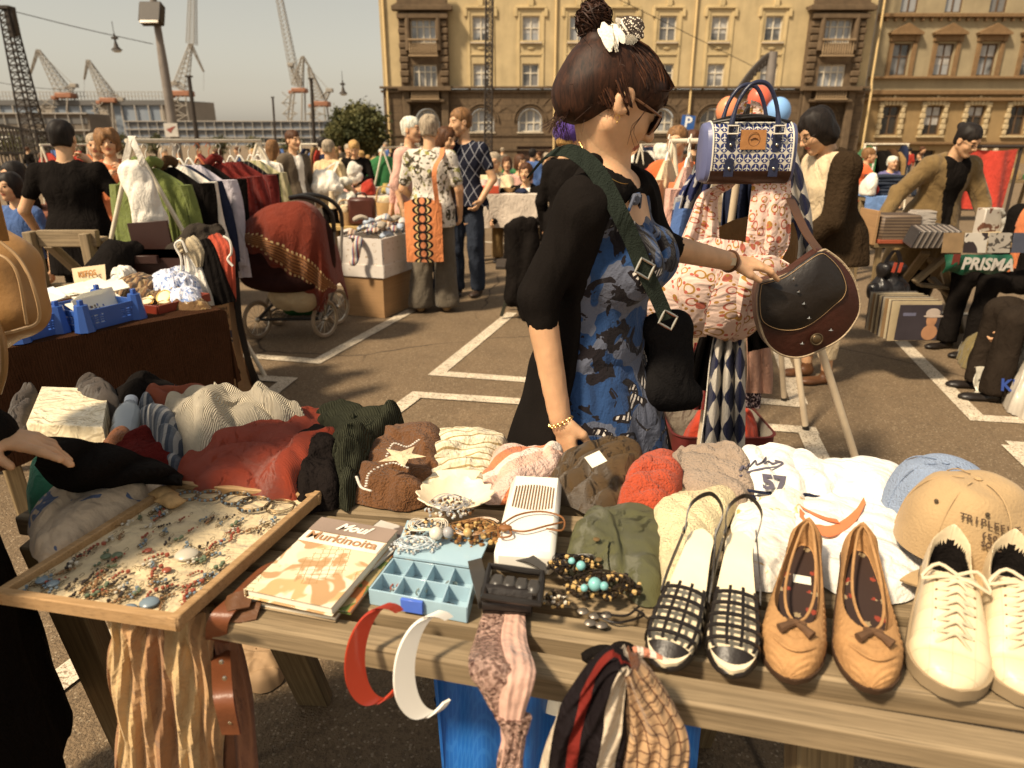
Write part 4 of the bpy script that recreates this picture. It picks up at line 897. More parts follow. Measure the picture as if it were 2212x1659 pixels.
for i,(px,yt,Y,c,h,lb)in enumerate(((660,330,16,BLK,HBRN,'distant person in black right of the grey brown jacket'),(795,335,20,PNK,HBLD,'distant person in pink left of the green garment'),(845,330,22,NAVY,HBLK,'distant person in navy under the big tree'),(1028,330,20,KHA,HLBR,'distant person in khaki left of the beige jacket'),(1180,330,16,CRM,HGRY,'distant person in cream by the blue jacket'),(1396,325,17,BLUC,HBRN,'distant person in blue right of the white shirt'),(1480,325,17,REDC,HBLK,'distant person in red under the parking sign'),(470,322,14,GREYC,HBRN,'distant person in grey behind the clothes rail'),(545,322,14,REDC,HBLD,'distant person in red behind the clothes rail end'),(350,320,13,BLUC,HGRY,'distant person in blue behind the white bag'),(90,330,14,BRNC,HBRN,'distant person in brown left of the black shirted person'),(2128,320,18,GREYC,HGRY,'distant person in grey near the red cloth'),(1990,330,20,BLK,HBRN,'distant person in black beyond the trench coat'))):
 P_(px,yt,Y,label=lb,face=(i*67)%360,top=T(c),bot=T(DENIM),hair=('short',h),res=.03)
PEO['dark']=P_(1792,216,4.3,label='person with a dark shaggy bob, dark jacket and white trousers',face=100,lean=14,top=T(cloth('dark_fur_jacket',(.035,.022,.012),1,60,pat=None),g=.035,len=.80,f=.008,name='jacket',**{'in':CRM,'ow':.12}),bot=T(CRM,g=.02,fl=.01,lenf=.75),hair=('bob',HBLK),head=(0,18),armL=((-.22,.14,1.12),(-.10,.36,1.0)),armR=((.22,.12,1.12),(.10,.36,1.0)),glasses=True,res=.0125,H=1.72,shoes=BLEA)
tr=cloth('trench_cotton',(.17,.11,.045),.3,100)
PEO['trench']=P_(2052,283,5.9,label='elderly person in a tan trench coat looking over the records',face=190,lean=15,top=T(tr,g=.04,len=.50,fl=.06,f=.009,collar=1,name='trench_coat',**{'in':BLK,'ow':.09}),bot=T(BLK),hair=('bun',HBLK),head=(10,14),armL=((-.33,.14,1.12),(-.30,.36,.92)),armR=((.38,-.02,1.16),(.52,.06,.93)),glasses=True,res=.013,H=1.66,wd=1.12)
P_(1876,320,9.5,label='person in a bright orange jacket reaching to the right by the far clothes rail',face=-110,top=T(cloth('bright_orange',(.62,.12,.04)),g=.03),bot=T(BLK),hair=('short',HLBR),armL=((-.25,.15,1.2),(-.2,.42,1.2)),armR=((.25,.15,1.18),(.2,.42,1.15)),res=.019)
P_(1928,338,10.2,label='white haired person in a blue violet smock by the far clothes rail',face=190,top=T(cloth('violet_cloth',(.14,.13,.28)),g=.025,len=.6),bot=T(BLK),hair=('short',HWHT),res=.019)
P_(2400,330,3.9,label='person seated in black on a folding chair at the right edge, one knee forward',face=75,top=T(BLK,g=.04,f=.008),bot=T(cloth('worn_black_jeans',(.025,.018,.013)),g=.02,fl=.03),hair=('short',HBLK),seat=.50,H=1.72,lean=12,armL=((-.25,.15,1.15),(-.12,.42,.95)),res=.017)
P_(2275,352,5.0,label='person in a dark coat with an orange scarf behind the seated one',face=100,top=T(BLK,g=.03,**{'in':ORGC}),bot=T(BLK),hair=('short',HGRY),seat=.55,H=1.7,res=.02)
rsp=np.random.RandomState(8);pr_=[o for o in scene.objects if o.get('category')=='person' and o.parent is None and o['label'].startswith('distant person')]
for i,px in enumerate((60,150,300,385,430,515,680,735,780,835,1015,1085,1165,1190,1350,1385,1420,1505,1890,1965,1990,2100,2150)):
 src=pr_[i%len(pr_)];Y=13+rsp.rand()*14;x=PY(px,330,Y)[0];copy_thing(src,(x,Y,0),R(rsp.rand()*360),'distant market visitor in '+src['label'].split(' in ')[1].split(' ')[0]+' clothes among the far stalls',(rsp.uniform(.93,1.05),)*3)['group']='distant market visitors'
def hit(px,py,off=.0,only=None):
 """first built surface met by the line of sight through a photo point: (point, normal)"""
 bpy.context.view_layer.update();dg=bpy.context.evaluated_depsgraph_get();o=Vector((0,0,CAMZ));d=Vector(ray(px,py)).normalized()
 for _ in range(12):
  ok,loc,nr,ix,ob,mx=scene.ray_cast(dg,o,d)
  if not ok:return None
  if only is None or ob in only or(ob.parent in only):
   n=np.array(nr);n=n if n@np.array(d)<0 else-n
   return np.array(loc)+n*off,n
  o=loc+d*.002
def ribbon(m,pts,wv,th=.003,mi=0,n=30,widths=None):
 """flat band along pts; wv: width vector(s)"""
 c=spline(pts,n);W_=np.array(wv,float)
 if W_.ndim==1:W_=np.tile(W_,(n,1))
 else:W_=spline(W_,n)
 if widths is not None:W_=W_*np.interp(np.linspace(0,1,n),np.linspace(0,1,len(widths)),widths)[:,None]
 t=np.gradient(c,axis=0);N=np.cross(t,W_);N/=np.maximum(np.linalg.norm(N,axis=1),1e-9)[:,None]
 rg=[[c[i]-W_[i]/2-N[i]*th/2,c[i]+W_[i]/2-N[i]*th/2,c[i]+W_[i]/2+N[i]*th/2,c[i]-W_[i]/2+N[i]*th/2]for i in range(n)]
 m.loft(rg,mi)
def dresspat(nt,v,c):
 o=nt.mix(nt.ramp(nt.noise(v,10,2,.5,.6),.5,.51),c,(.10,.11,.15))
 v2=nt.new('ShaderNodeMapping',{'Vector':v,'Location':(3.1,7.7,1.2)}).outputs[0]
 st=nt.new('ShaderNodeTexWave',{'Vector':nt.new('ShaderNodeMapping',{'Vector':v,'Rotation':(.5,.3,.8)}).outputs[0],'Scale':26.0,'Distortion':5.0,'Detail':1.0}).outputs[1]
 bk=nt.noise(v2,15,3,.5,1.1)
 o=nt.mix(nt.ramp(bk,.535,.54),o,(.012,.009,.011))
 core=nt.math('MULTIPLY',nt.ramp(bk,.60,.605),nt.math('GREATER_THAN',st,.55));core=nt.math('MULTIPLY',core,nt.ramp(nt.noise(v,4.2,1),.48,.5))
 return nt.mix(core,o,(.62,.56,.5))
DRESS=cloth('blue_bird_print',(.020,.052,.14),.3,200,pat=dresspat,var=.1)
HW=hairmat('chestnut_hair',(.034,.0125,.006))
WX,WY,WF,WH=.205,1.68,-116,1.72
EW,WW=PY(1418,528,1.78),PY(1582,566,1.93)
CW=PY(1328,219,1.66)
def cardcut(P_):
 x_,y_,z_=P_[...,0],P_[...,1],P_[...,2]
 lim=.02+.085*np.clip((z_-1.15)/.25,0,1)-.05*np.clip((1.0-z_)/.5,0,1)
 o=np.where((x_>-.10),y_-lim,-1.0);return np.maximum(np.maximum(o,.42-z_),-(1-0*z_))
wr,W=person('woman in a black cardigan and blue dress touching the saddle bag',WX,WY,H=WH,face=WF,lean=4,top=T(BLK2,sl=.60,g=.017,len=.42,collar=1,fl=.12,f=.003,name='cardigan',cut=cardcut,ar=.86),bot=None,hair=(None,None),armL=('w',EW,WW),armR=((.222,-.075,1.185),(.232,.01,.905)),wd=1.0,head=(38,24),sc_head=1.06,res=.0115,bres=.011,hr=.0042,Cw=CW,curl=.35,neckline=.088,hands={1:dict(res=.0042,curl=.42,n=(.55,.6,.1)),-1:dict(res=.0042,d=(.97,.12,-.10),n=(.25,.25,-.93),point=[.30,.34,.36,.38],side=1,spread=.10)})
s_=WH/1.75
lo_=lambda*p:np.array(p)*s_
upd=lambda p:W['loc'](W['up'](p))
pr=[('e',upd((0,-.005,.98)),V(.170,.126,.12)*s_,.05),('e',upd((0,.012,1.10)),V(.141,.112,.13)*s_,.06),('e',upd((0,.0,1.26)),V(.165,.122,.14)*s_,.06),('e',upd((-.078,.098,1.255)),V(.075,.070,.075)*s_,.05),('e',upd((.078,.098,1.255)),V(.075,.070,.075)*s_,.05),('c',upd((-.14,.0,1.385)),upd((.14,.0,1.385)),.066*s_,.066*s_,.05),('-e',upd((0,.06,1.475)),V(.085,.085,.085)*s_,.008),('-e',upd((0,.14,1.30)),V(.022,.05,.045)*s_,.004)]
mesh_obj('dress_bodice',[sdf(pr,.009,warp=lambda P_:.004*noise(P_*V(1,1,.5),50,2)+.005*np.exp(-((P_[...,2]-.99*s_)/.02)**2))],DRESS,wr)
m=MB();rg=[]
for i in range(24):
 f=i/23;z_=1.02*(1-f)+.36*f;rg.append(ring((0,.008+.045*f,z_*s_),(.154+.030*min(1,f*4)+.070*f)*s_,(.118+.03*min(1,f*4)+.075*f)*s_,90,.0,.022+.055*f,9,.8+.7*f))
m.loft(rg[::-1],caps=(False,False));m.build('dress_skirt',DRESS,wr)
m=MB()
k=hit(1361,428,.012,[wr]);
if k:
 c=W['loc'](k[0]);m.ball(c,(.016,.012,.012),10);
 for a in(-.04,.045):m.tube(spline([c,c+V(a*.5,.006,.012),c+V(a,0,-.02)],6),[.006,.010,.004,.004,.004,.004],6)
 m.build('neck_bow',DRESS,wr)
C,M=W['loc'](W['C']),rotz(-R(WF))@W['M']
def hp(x,y,z):return C+M@(V(x,y,z)*s_)
def HE(x,y,z,rx,ry,rz,k=.02,sg=''):return(sg+'e',hp(x,y,z),V(rx,ry,rz)*s_,k,M)
pr=[HE(0,-.014,.036,.087,.104,.083),HE(0,-.082,-.022,.080,.062,.070,.03),HE(0,-.060,.03,.086,.078,.080,.03),HE(0,.040,.046,.079,.064,.062,.02),HE(0,.128,-.066,.100,.080,.108,.014,'-'),HE(.094,.014,-.030,.034,.040,.046,.006,'-'),HE(-.09,.022,-.038,.034,.04,.046,.006,'-'),('c',hp(0,-.080,.080),hp(0,-.112,.105),.026,.034,.02)]
pr+=[('c',hp(-.05+.1*i/7,.068,.070),hp(-.066+.132*i/7,.094-.020*abs(i-3.5)/3.5,.020+.01*(i%2)),.011,.004,.012)for i in range(8)]
hb=mesh_obj('hair',[sdf(pr,.0055,warp=lambda P_:.0022*noise((P_-C)@M*V(1,.35,.6),90,2))],HW,wr)
rs=np.random.RandomState(5);m=MB()
def surf(d):
 d=unit(d);y=d[1];r=1/np.sqrt((d[0]/.092)**2+(d[1]/(.112 if y>0 else.138))**2+(d[2]/(.118 if d[2]>0 else.092))**2);return d*r
for i in range(1500):
 a=rs.uniform(-math.pi,math.pi);
 st=V(math.sin(a),math.cos(a),0);low=.10-.50*(math.cos(a)<.2)*(1 if abs(math.sin(a))<.99 else.6)-.1*(math.cos(a)<-.3)
 if math.cos(a)>.2:low=.28+.25*rs.rand()
 d0=unit(V(st[0],st[1],low));d1=unit(V(rs.randn()*.12,-.85,.72));off=rs.uniform(-.003,.0045);P0=[]
 for t in np.linspace(0,1,9):
  d=unit(d0*(1-t)+d1*t+V(0,-.15,.05)*math.sin(math.pi*t)*(abs(a)>1.6));p=surf(d)*.985+V(0,-.0,.012);p=p+unit(p)*off+V(*rs.randn(3))*.0008;P0.append(C+M@(p*s_))
 m.tube(spline(P0,14)+.0022*math.sin(i*.37)*np.sin(np.linspace(0,7,14)+i*.11)[:,None]*V(.6,.6,1),np.linspace(.0017,.0007,14),3,[0,1,0,2][int(i*.13)%4]if i%5 else 1,caps=False)
for i in range(650):
 ax=unit(V(rs.randn()*.5,rs.randn()*.5,1));u=unit(np.cross(ax,(1,0,.2)));v_=np.cross(ax,u);r=.034*rs.uniform(.6,1.12);ph=rs.uniform(0,6.28);h=rs.uniform(-.028,.026);rr_=math.sqrt(max(.0002,r*r-h*h*.7))
 cb=hp(0,-.128,.118)
 P0=[cb+M@((u*math.cos(ph+t)+v_*math.sin(ph+t))*rr_+ax*(h+.006*math.sin(t*2)))for t in np.linspace(0,rs.uniform(1.5,4.2),12)]
 m.tube(P0,.0014,3,caps=False)
for i in range(260):
 if i<200:x_=rs.uniform(-.07,.078);q=[(x_*.6,.05,.105),(x_*.9,.088,.075),(x_*1.1,.098-.05*abs(x_)/.07,.045),(x_*1.12+rs.randn()*.004,.098-.055*abs(x_)/.07,.012+rs.uniform(-.012,.02))]
 elif i<203:q=[(.070,.05,.03),(.082,.045,-.01),(.078+rs.randn()*.004,.040+rs.randn()*.008,-.045),(.070+rs.randn()*.006,.055+rs.randn()*.02,-.075)]
 else:a=rs.uniform(-1,1);q=[(a*.05,-.10,-.06),(a*.055,-.10,-.09),(a*.05+rs.randn()*.01,-.085+rs.randn()*.02,-.13)]
 m.tube(spline([hp(*k)for k in q],8),np.linspace(.0012,.0004,8),3,caps=False)
for i in range(70):
 d0=unit(V(rs.randn()*.8,-rs.rand()-.1,rs.randn()*.7));p=surf(d0);q=[p*.97+V(0,0,.01),p*1.07+V(0,0,.01)+rs.randn(3)*.006,p*1.12+rs.randn(3)*.02]
 m.tube(spline([C+M@(k*s_)for k in q],6),.0004,3,caps=False)
m.build('hair_strands',[HW,hairmat('auburn_strand',(.075,.028,.012)),hairmat('dark_strand',(.018,.007,.004))],wr)
SGM=mat('sunglass_frame',(.20,.10,.055),.3);SGL=mat('sunglass_lens',(.025,.010,.006),.08,0,spec=.8)
m=MB()
for q in(-1,1):
 c0=hp(q*.036,.098,-.002);m.tube([c0+M@(V(.030*math.cos(a),-.006*math.cos(a)*q,.026*math.sin(a))*s_)for a in np.linspace(0,6.28,19)[:-1]],.0026,6,closed=True)
 m.tube(spline([hp(q*.064,.094,.012),hp(q*.076,.06,.012),hp(q*.082,.0,.012),hp(q*.080,-.02,.0)],8),.0026,6)
m.tube([hp(-.01,.106,.006),hp(0,.11,.008),hp(.01,.106,.006)],.0025,6);sg=m.build('sunglasses',SGM,wr)
m=MB()
for q in(-1,1):m.ball(hp(q*.036,.098,-.002),V(.030,.004,.026)*s_,16,rot=M)
m.build('lens',SGL,sg)
tag_=hit(1350,82,.006,[wr])
o=thing('hair_clip','white beaded and feathered bird hair clip pinned beside the bun','hair clip')
def ontop(px,py,off=.006):
 k=hit(px,py,0,[wr]);
 return(k[0]+k[1]*off)if k else PY(px,py,1.6)
FE=mat('white_feather',(.85,.78,.66),.6,.3,200);FD=cloth('dotted_feather',(.05,.035,.025),pat=None);BEAD=mat('silver_bead',(.75,.68,.55),.25,0,metal=.7)
def dots(nt,v,c):return nt.mix(nt.math('LESS_THAN',nt.new('ShaderNodeTexVoronoi',{'Vector':v,'Scale':230.0}).outputs[0],.38),c,(.85,.75,.6))
FD=mat('guinea_feather',(.045,.03,.022),.7,.1,pat=dots)
def leaf(m,p,q,w,nrm,mi=0,curve=.004):
 n=8;ax=q-p;t=unit(np.cross(ax,nrm));pts=[p+ax*i/n+nrm*curve*math.sin(math.pi*i/n)for i in range(n+1)]
 wd=[w*math.sin(math.pi*min(1,(i+.35)/(n+.7)))**.7 for i in range(n+1)]
 m.loft([[pts[i]-t*wd[i],pts[i]+nrm*.0008,pts[i]+t*wd[i],pts[i]-nrm*.0008]for i in range(n+1)],mi)
m=MB()
for(a,b_,c_,d_,w_)in((1300,42,1318,116,.013),(1318,42,1345,90,.010),(1330,40,1362,82,.010),(1342,42,1372,76,.010),(1310,60,1330,112,.009),(1325,60,1345,100,.010),(1340,60,1365,92,.009),(1296,52,1314,100,.008)):
 p,q=ontop(a,b_,.010),ontop(c_,d_,.008);leaf(m,p,q,w_,unit(V(0,-1,.3)))
m.build('white_feathers',FE,o)
m=MB()
for(a,b_,c_,d_,w_)in((1345,38,1386,70,.014),(1358,40,1392,62,.012),(1340,50,1384,84,.013),(1362,55,1390,82,.011),(1350,60,1376,92,.010)):
 p,q=ontop(a,b_,.013),ontop(c_,d_,.012);leaf(m,p,q,w_,unit(V(0,-1,.3)))
m.build('speckled_feathers',FD,o)
m=MB();c=ontop(1355,96,.012)
for i in range(70):
 a=i*2.4;r=.0125*math.sqrt(i/70);m.ball(c+V(r*math.cos(a)*1.25,-.001-.003*(1-i/70),r*math.sin(a)*.8),.0016,6)
for i in range(36):p=ontop(1312+i*.45,62+i*1.6,.012);m.ball(p,.0018,6);m.ball(p+V(.004,-.001,.001),.0016,6)
for i in range(12):m.ball(ontop(1318+i*.9,112-i*.8,.012),.0018,6)
m.build('beadwork',BEAD,o)
k=hp(.080,-.004,-.040);k=W['root'].matrix_world if False else k
tow=lambda p:rotz(R(WF))@np.array(p)+V(WX,WY,0)
e=tow(k)+V(0,-.004,0);m=MB();m.tube([e+V(.0055*math.cos(a),-.002,.0055*math.sin(a))for a in np.linspace(0,6.28,13)[:-1]],.0009,5,closed=True);m.ball(e+V(0,-.002,-.010),(.0016,.0016,.003));tag(m.build('earring',GOLD),'small gold hoop earring with a tiny drop in the ear of the reaching woman','earring')
m=MB();pts=[]
for(a,b_)in((1252,305),(1275,345),(1303,375),(1330,393),(1352,398),(1368,390)):
 h_=hit(a,b_,.002,[wr])
 if h_:pts.append(h_[0])
if len(pts)>2:
 m.tube(spline(pts,40),.0007,4)
 tag(m.build('necklace',GOLD),'thin gold chain necklace around the neck of the reaching woman','necklace')
wl=W['WL'];d=unit(WW-EW);u=unit(np.cross(d,(0,0,1)));v_=np.cross(u,d);o=thing('wristwatch','slim dark bangle watch on the wrist of the reaching arm','watch')
m=MB();cc=wl-d*.012;m.tube([cc+u*.031*math.cos(a)+v_*.027*math.sin(a)for a in np.linspace(0,6.28,25)[:-1]],.0055,6,closed=True,flat=.6,up=tuple(d));m.build('strap',BLEA,o)
m=MB();m.box(cc-V(0,.031,-.004),(.016,.005,.020),np.array([d,-u,v_]).T if False else None);m.build('dial',METAL,o)
wr_=W['WR'];d=unit(W['WR']-W['ER']);u=unit(np.cross(d,(1,0,0)));v_=np.cross(u,d);m=MB();cc=wr_+d*.006
for i in range(30):
 a=2*math.pi*i/30;p=cc+u*.030*math.cos(a)+v_*.027*math.sin(a)+d*.007*math.cos(a+2);m.tube([p+V(.0035*math.cos(b_),0,.0028*math.sin(b_))if i%2 else p+V(0,.0032*math.cos(b_),.003*math.sin(b_))for b_ in np.linspace(0,6.28,8)[:-1]],.0008,4,closed=True)
tag(m.build('bracelet',GOLD),'gold chain bracelet on the hanging wrist of the reaching woman','bracelet')
STR=cloth('dark_green_webbing',(.022,.028,.022),.5,300);o=thing('shoulder_bag','black shoulder bag with a wide dark green strap worn across the cardigan','bag')
pts=[]
for(a,b_)in((1180,338),(1212,325),(1245,332),(1285,378),(1320,440),(1352,510),(1388,580),(1420,645),(1440,690)):
 h_=hit(a,b_,.009,[wr]);pts.append(h_[0]if h_ else PY(a,b_,1.5))
pts=[pts[0]+V(-.03,.10,-.04)]+pts
pts=np.array(pts);
for i in range(2,len(pts)-1):pts[i][1]=min(pts[i][1],(pts[i-1][1]+pts[i+1][1])/2)
wv=[V(.02,.035,.02),V(.025,.03,.02),V(.035,.01,.03),V(.04,.0,.025),V(.043,.0,.022),V(.043,.0,.02),V(.043,0,.018),V(.043,0,.018),V(.04,0,.016),V(.04,.0,.016)]
m=MB();ribbon(m,pts,[k*.78 for k in wv],.004,n=60);m.build('strap',STR,o)
for j,(f,nm)in enumerate(((7,'buckle'),(9,'buckle'))):
 c=pts[f]+V(0,-.006,0);m=MB();P4=[c+V(-.019,0,-.006),c+V(.010,0,-.022),c+V(.022,0,.007),c+V(-.007,0,.023)];m.tube(spline(P4+[P4[0]],24)[:-1]if False else[P4[i//3%4]*(1-(i%3)/3)+P4[(i//3+1)%4]*(i%3)/3 for i in range(12)],.0032,6,closed=True);m.build(nm,METAL,o)
b0=pts[-1]+V(.04,.12,-.13)
pr=[('c',b0+V(-.04,0,.08),b0+V(.02,.02,.08),.03,.03,.03),('c',b0+V(-.035,0,-.09),b0+V(.065,.03,-.11),.038,.038,.05),('e',b0+V(.01,.01,0),V(.055,.035,.10),.05,None)]
mesh_obj('bag_body',[sdf(pr,.010,warp=lambda P_:.006*noise(P_,14,3))],cloth('black_canvas',(.010,.009,.009),.4,200),o)
WD1=wood('grey_pine',(.34,.25,.145),(.17,.12,.065));WD2=wood('old_pine',(.27,.19,.09),(.14,.09,.04))
def wd_obj(name,segs,parent,m=WD1):
 for a,b,w_,h_ in segs:
  a,b=np.array(a,float),np.array(b,float);d=b-a;L=np.linalg.norm(d);x=d/L;y=np.cross((0,0,1),x)
  if np.linalg.norm(y)<1e-3:y=V(0,1,0)
  y=unit(y);z=np.cross(x,y);q=MB();q.box((0,0,0),(L,w_,h_),ch=.004);o=q.build(name,m,parent)
  c=(a+b)/2;o.matrix_local=Matrix([[x[0],y[0],z[0],c[0]],[x[1],y[1],z[1],c[1]],[x[2],y[2],z[2],c[2]],[0,0,0,1]])
def lump(name,label,cat,out,z0,h,m,amp=.25,sc=9,seed=0,group=None,parent=None,N=150,NR=34,flat=5,ridge=1,up=None,stretch=(1,1,1),rim=0.012,c=None):
 """crumpled cloth lying on the plane z0 inside the outline (photo points)"""
 B=np.array([PZ(x,y,z0+h*.35)if up is None else PZ(x,y,up)for x,y in out]);B[:,2]=z0
 pc=np.vstack([B,B[:1]]);k=len(B);t=np.linspace(0,k,N,endpoint=False);nb=[]
 for q in t:
  i=int(q)%k;u=q-int(q);a,b,c_,d=B[(i-1)%k],B[i],B[(i+1)%k],B[(i+2)%k];nb.append(.5*(2*b+(c_-a)*u+(2*a-5*b+4*c_-d)*u*u+(3*b-a-3*c_+d)*u**3))
 nb=np.array(nb);nb=nb.mean(0)+(nb-nb.mean(0))*1.07;ctr=nb.mean(0)if c is None else PZ(c[0],c[1],z0);vs_=[];
 for r in np.linspace(1,0,NR)[:-1]:
  p=ctr+(nb-ctr)*r;e=max(0,1-r**3.2)**.72
  pw=p+.022*np.c_[noise(p,22,2,seed+4),noise(p+3,22,2,seed+6),0*p[:,0]];q_=rotz(seed*1.1)@np.diag([1,.38,1])
  th_=seed*2.39+.9;ph_=(p@V(math.cos(th_),math.sin(th_),0))*(40+10*math.sin(seed*3))+3.4*noise(p,12,2,seed);n1=(.42-.8*np.abs(np.sin(ph_))**.7)*(.35+.65/(1+np.exp(-np.clip(noise(p+7,17,1,seed)*9,-30,30))));n2=noise(pw+5,sc*9,2,seed+2);n3=noise(pw@q_,sc*2.0,2,seed+3)
  rd=-n1*2;lay=1/(1+np.exp(-np.clip(n3*26,-30,30)))
  am=min(.034,.016+amp*.045,h*.27);p=p.copy();ee=min(1,(1-r)*9)
  p[:,2]=z0+rim*ee+h*e*(.70+.22*lay)+am*rd*ee*.55+.004*n2*ee+.006*(lay-.5)*ee;p[:,2]=np.maximum(p[:,2],z0+.002);p[:,:2]+=(nb-ctr)[:,:2]*(.014*n1[:,None]+.03*n2[:,None])*(1 if r>.15 else 0);vs_.append(p)
 top=ctr.copy();top[2]=z0+h*(1-amp*.3);n_=len(vs_);mb=MB()
 fs=[(i*N+j,i*N+(j+1)%N,(i+1)*N+(j+1)%N,(i+1)*N+j)for i in range(n_-1)for j in range(N)]+[((n_-1)*N+j,(n_-1)*N+(j+1)%N,n_*N)for j in range(N)]
 fs.append(tuple(range(N))[::-1])
 mb.add(np.vstack(vs_+[top[None]]),fs)
 o=mb.build(name,m,parent);smooth(o.data)
 return tag(o,label,cat,group)
def garment(label,x,Y,zt,zb,w_,m,rz=0,sl=.5,name='hanging_garment',cat='garment',th=.07,flare=1.1,group=None,fold=.10,collar=None,hang=True,hm=None,seed=0):
 o=thing(name,label,cat,(x,Y,0),rz,group);mb=MB();rg=[];n=14;ph=seed*1.7
 for i in range(n):
  f=i/(n-1);z=zt-.03-(zt-.03-zb)*f;sh=min(1,(f/.2))**.85;hw=w_/2*(.26+.68*sh)*(1+(flare-1)*f);rg.append(ring((0,0,z),hw,th*(.35+.65*min(1,f*5))*(1+.5*f),54,0,fold*min(1,f*2.5),11,ph+f*.7))
 mb.loft(rg[::-1]);mb.build('body',m,o)
 if sl:
  for q in(-1,1):
   mb=MB();L=sl;rg=[ring((q*(w_*.44+.05*f+.02*math.sin(4*f+ph)),.01*math.sin(5*f),zt-.13-L*f),.052*(1-.25*f),.040*(1-.2*f),18,0,.10,4,f*3+ph)for f in np.linspace(0,1,9)]
   mb.loft(rg[::-1]);mb.build('sleeve',m,o)
 if collar:
  mb=MB();mb.tube(spline([(-.07,.03,zt-.01),(-.06,-.03,zt+.015),(0,-.055,zt-.03),(.06,-.03,zt+.015),(.07,.03,zt-.01)],12),.022,8,flat=1.4);mb.build('collar',collar,o)
 if hang:
  mb=MB();mb.tube(spline([(-w_*.30,0,zt-.15),(-.05,0,zt-.05),(0,0,zt+.015),(.05,0,zt-.05),(w_*.30,0,zt-.15)],14),.008,6);mb.tube(spline([(0,0,zt+.015),(0,0,zt+.06),(.02,0,zt+.09),(0,0,zt+.115),(-.02,0,zt+.09)],10),.0035,5);mb.build('hanger',hm or mat('white_plastic',(.75,.7,.6),.4),o)
 return o
WPL=mat('white_plastic',(.75,.7,.6),.4);PIPE=mat('white_pipe',(.68,.60,.46),.45,.15,20);BLK_PL=mat('black_plastic',(.015,.012,.01),.35,.1)
def rail_rack(label,A,B,h,spread=.45,m=PIPE,name='clothes_rack',r=.014):
 o=thing(name,label,'clothes rack');A,B=V(A[0],A[1],h),V(B[0],B[1],h);mb=MB();mb.tube([A+(A-B)*.03,B+(B-A)*.03],r,10);mb.build('rail',m,o);s=unit(np.cross(B-A,(0,0,1)))
 for E_ in(A,B):
  for q in(-1,1):
   mb=MB();mb.tube([E_,V(E_[0]+s[0]*q*spread,E_[1]+s[1]*q*spread,.0)],r,10);mb.build('leg',m,o)
 return o
RXX=-2.28
rail_rack('long clothes rack with a white rail and spread legs holding the coats on the left',(RXX,4.35),(RXX,6.5),1.50,.62)
LIME=cloth('lime_wool',(.155,.185,.05),.5,150);CRIM=cloth('crimson_corduroy',(.19,.018,.012),.5,80,wave=60)
PLD=cloth('black_plaid',(.014,.013,.014),pat=p_lines((.16,.13,.1),26,.12));STRP=cloth('cream_stripe',(.46,.40,.22),pat=p_stripe([(.30,.28,.14),(.5,.44,.27)],14))
GR='garments hanging on the left clothes rack'
for i,(Y,m_,zb,w_,sl,lb,col,hm)in enumerate(((4.48,LIME,.80,.50,.62,'lime green wool shirt with a pointed collar, first on the left clothes rack',LIME,None),(4.66,BLK,.60,.58,.55,'black coat with a brown fur collar right behind the lime shirt',cloth('brown_fur',(.09,.05,.025),1,50),None),(4.80,WHT,.75,.52,.58,'white blouse with a long sleeve between two black coats',None,None),(4.92,NAVY,.62,.58,.55,'navy jacket in front of the white edged coat',None,None),(5.05,cloth('lavender_white',(.55,.5,.55)),.55,.60,.6,'pale lavender coat edge between the navy jacket and the black coat',None,None),(5.18,BLK,.58,.60,.55,'black coat just left of the crimson jackets',None,mat('orange_plastic',(.5,.14,.05),.4)),(5.42,CRIM,.62,.62,.55,'crimson corduroy jacket on an orange hanger',CRIM,mat('orange_plastic',(.5,.14,.05),.4)),(5.58,CRIM,.60,.62,.5,'second crimson jacket behind the corduroy one',None,None),(5.78,cloth('maroon_velvet',(.14,.015,.012),.5,200),.58,.64,.5,'dark maroon velvet jacket on a white hanger',None,None),(6.02,PLD,.60,.62,.5,'black plaid shirt near the far end of the left rack',None,None),(6.25,STRP,.62,.62,.5,'cream and green striped dress at the far end of the left rack',None,None),(6.4,WHT,1.2,.4,0,'small white top clipped at the far end of the left rack',None,None))):
 garment(lb,RXX+.01*(i%3),Y,1.37,zb,w_,m_,R(-8+3*(i%3)),sl,th=.035 if i else.055,group=GR,collar=col,hm=hm,seed=i)
o=thing('cloth_bag','white crumpled cloth bag hanging from the near end of the left clothes rack','bag');c=PY(300,410,4.2)
mesh_obj('bag_body',[sdf([('c',c+V(-.01,0,.10),c+V(.03,0,-.16),.075,.095,.05),('c',c+V(.04,0,.05),c+V(.06,0,-.18),.05,.06,.05)],.011,warp=lambda P_:.012*(1-2*np.abs(noise(P_*V(1,1,.35),38,2))))],WHT,o)
for q in(-.05,.05):
 m=MB();t0=PY(288,298,4.22);ribbon(m,[c+V(q-.01,0,.12),(c+t0)/2+V(q*.9,-.02,.03),t0+V(0,-.02,.0),t0+V(.0,.02,0)],V(.035,.01,0),.006);m.build('handle',WHT,o)
def table(label,c,w_,d_,h,m=WD1,rz=0,name='market_table',cat='table',legs=True):
 o=thing(name,label,cat,c,rz);mb=MB();mb.box((0,0,h-.02),(w_,d_,.04));mb.build('tabletop',m,o)
 if legs:wd_obj('leg',[((sx*w_*.4,sy*d_*.42,0),(sx*w_*.4,sy*d_*.30,h-.042),.06,.045)for sx in(-1,1)for sy in(-1,1)],o,m)
 return o
table('long plank table with heaps of dark clothes behind the black shirted person',(-4.05,6.45,0),2.6,.7,.76)
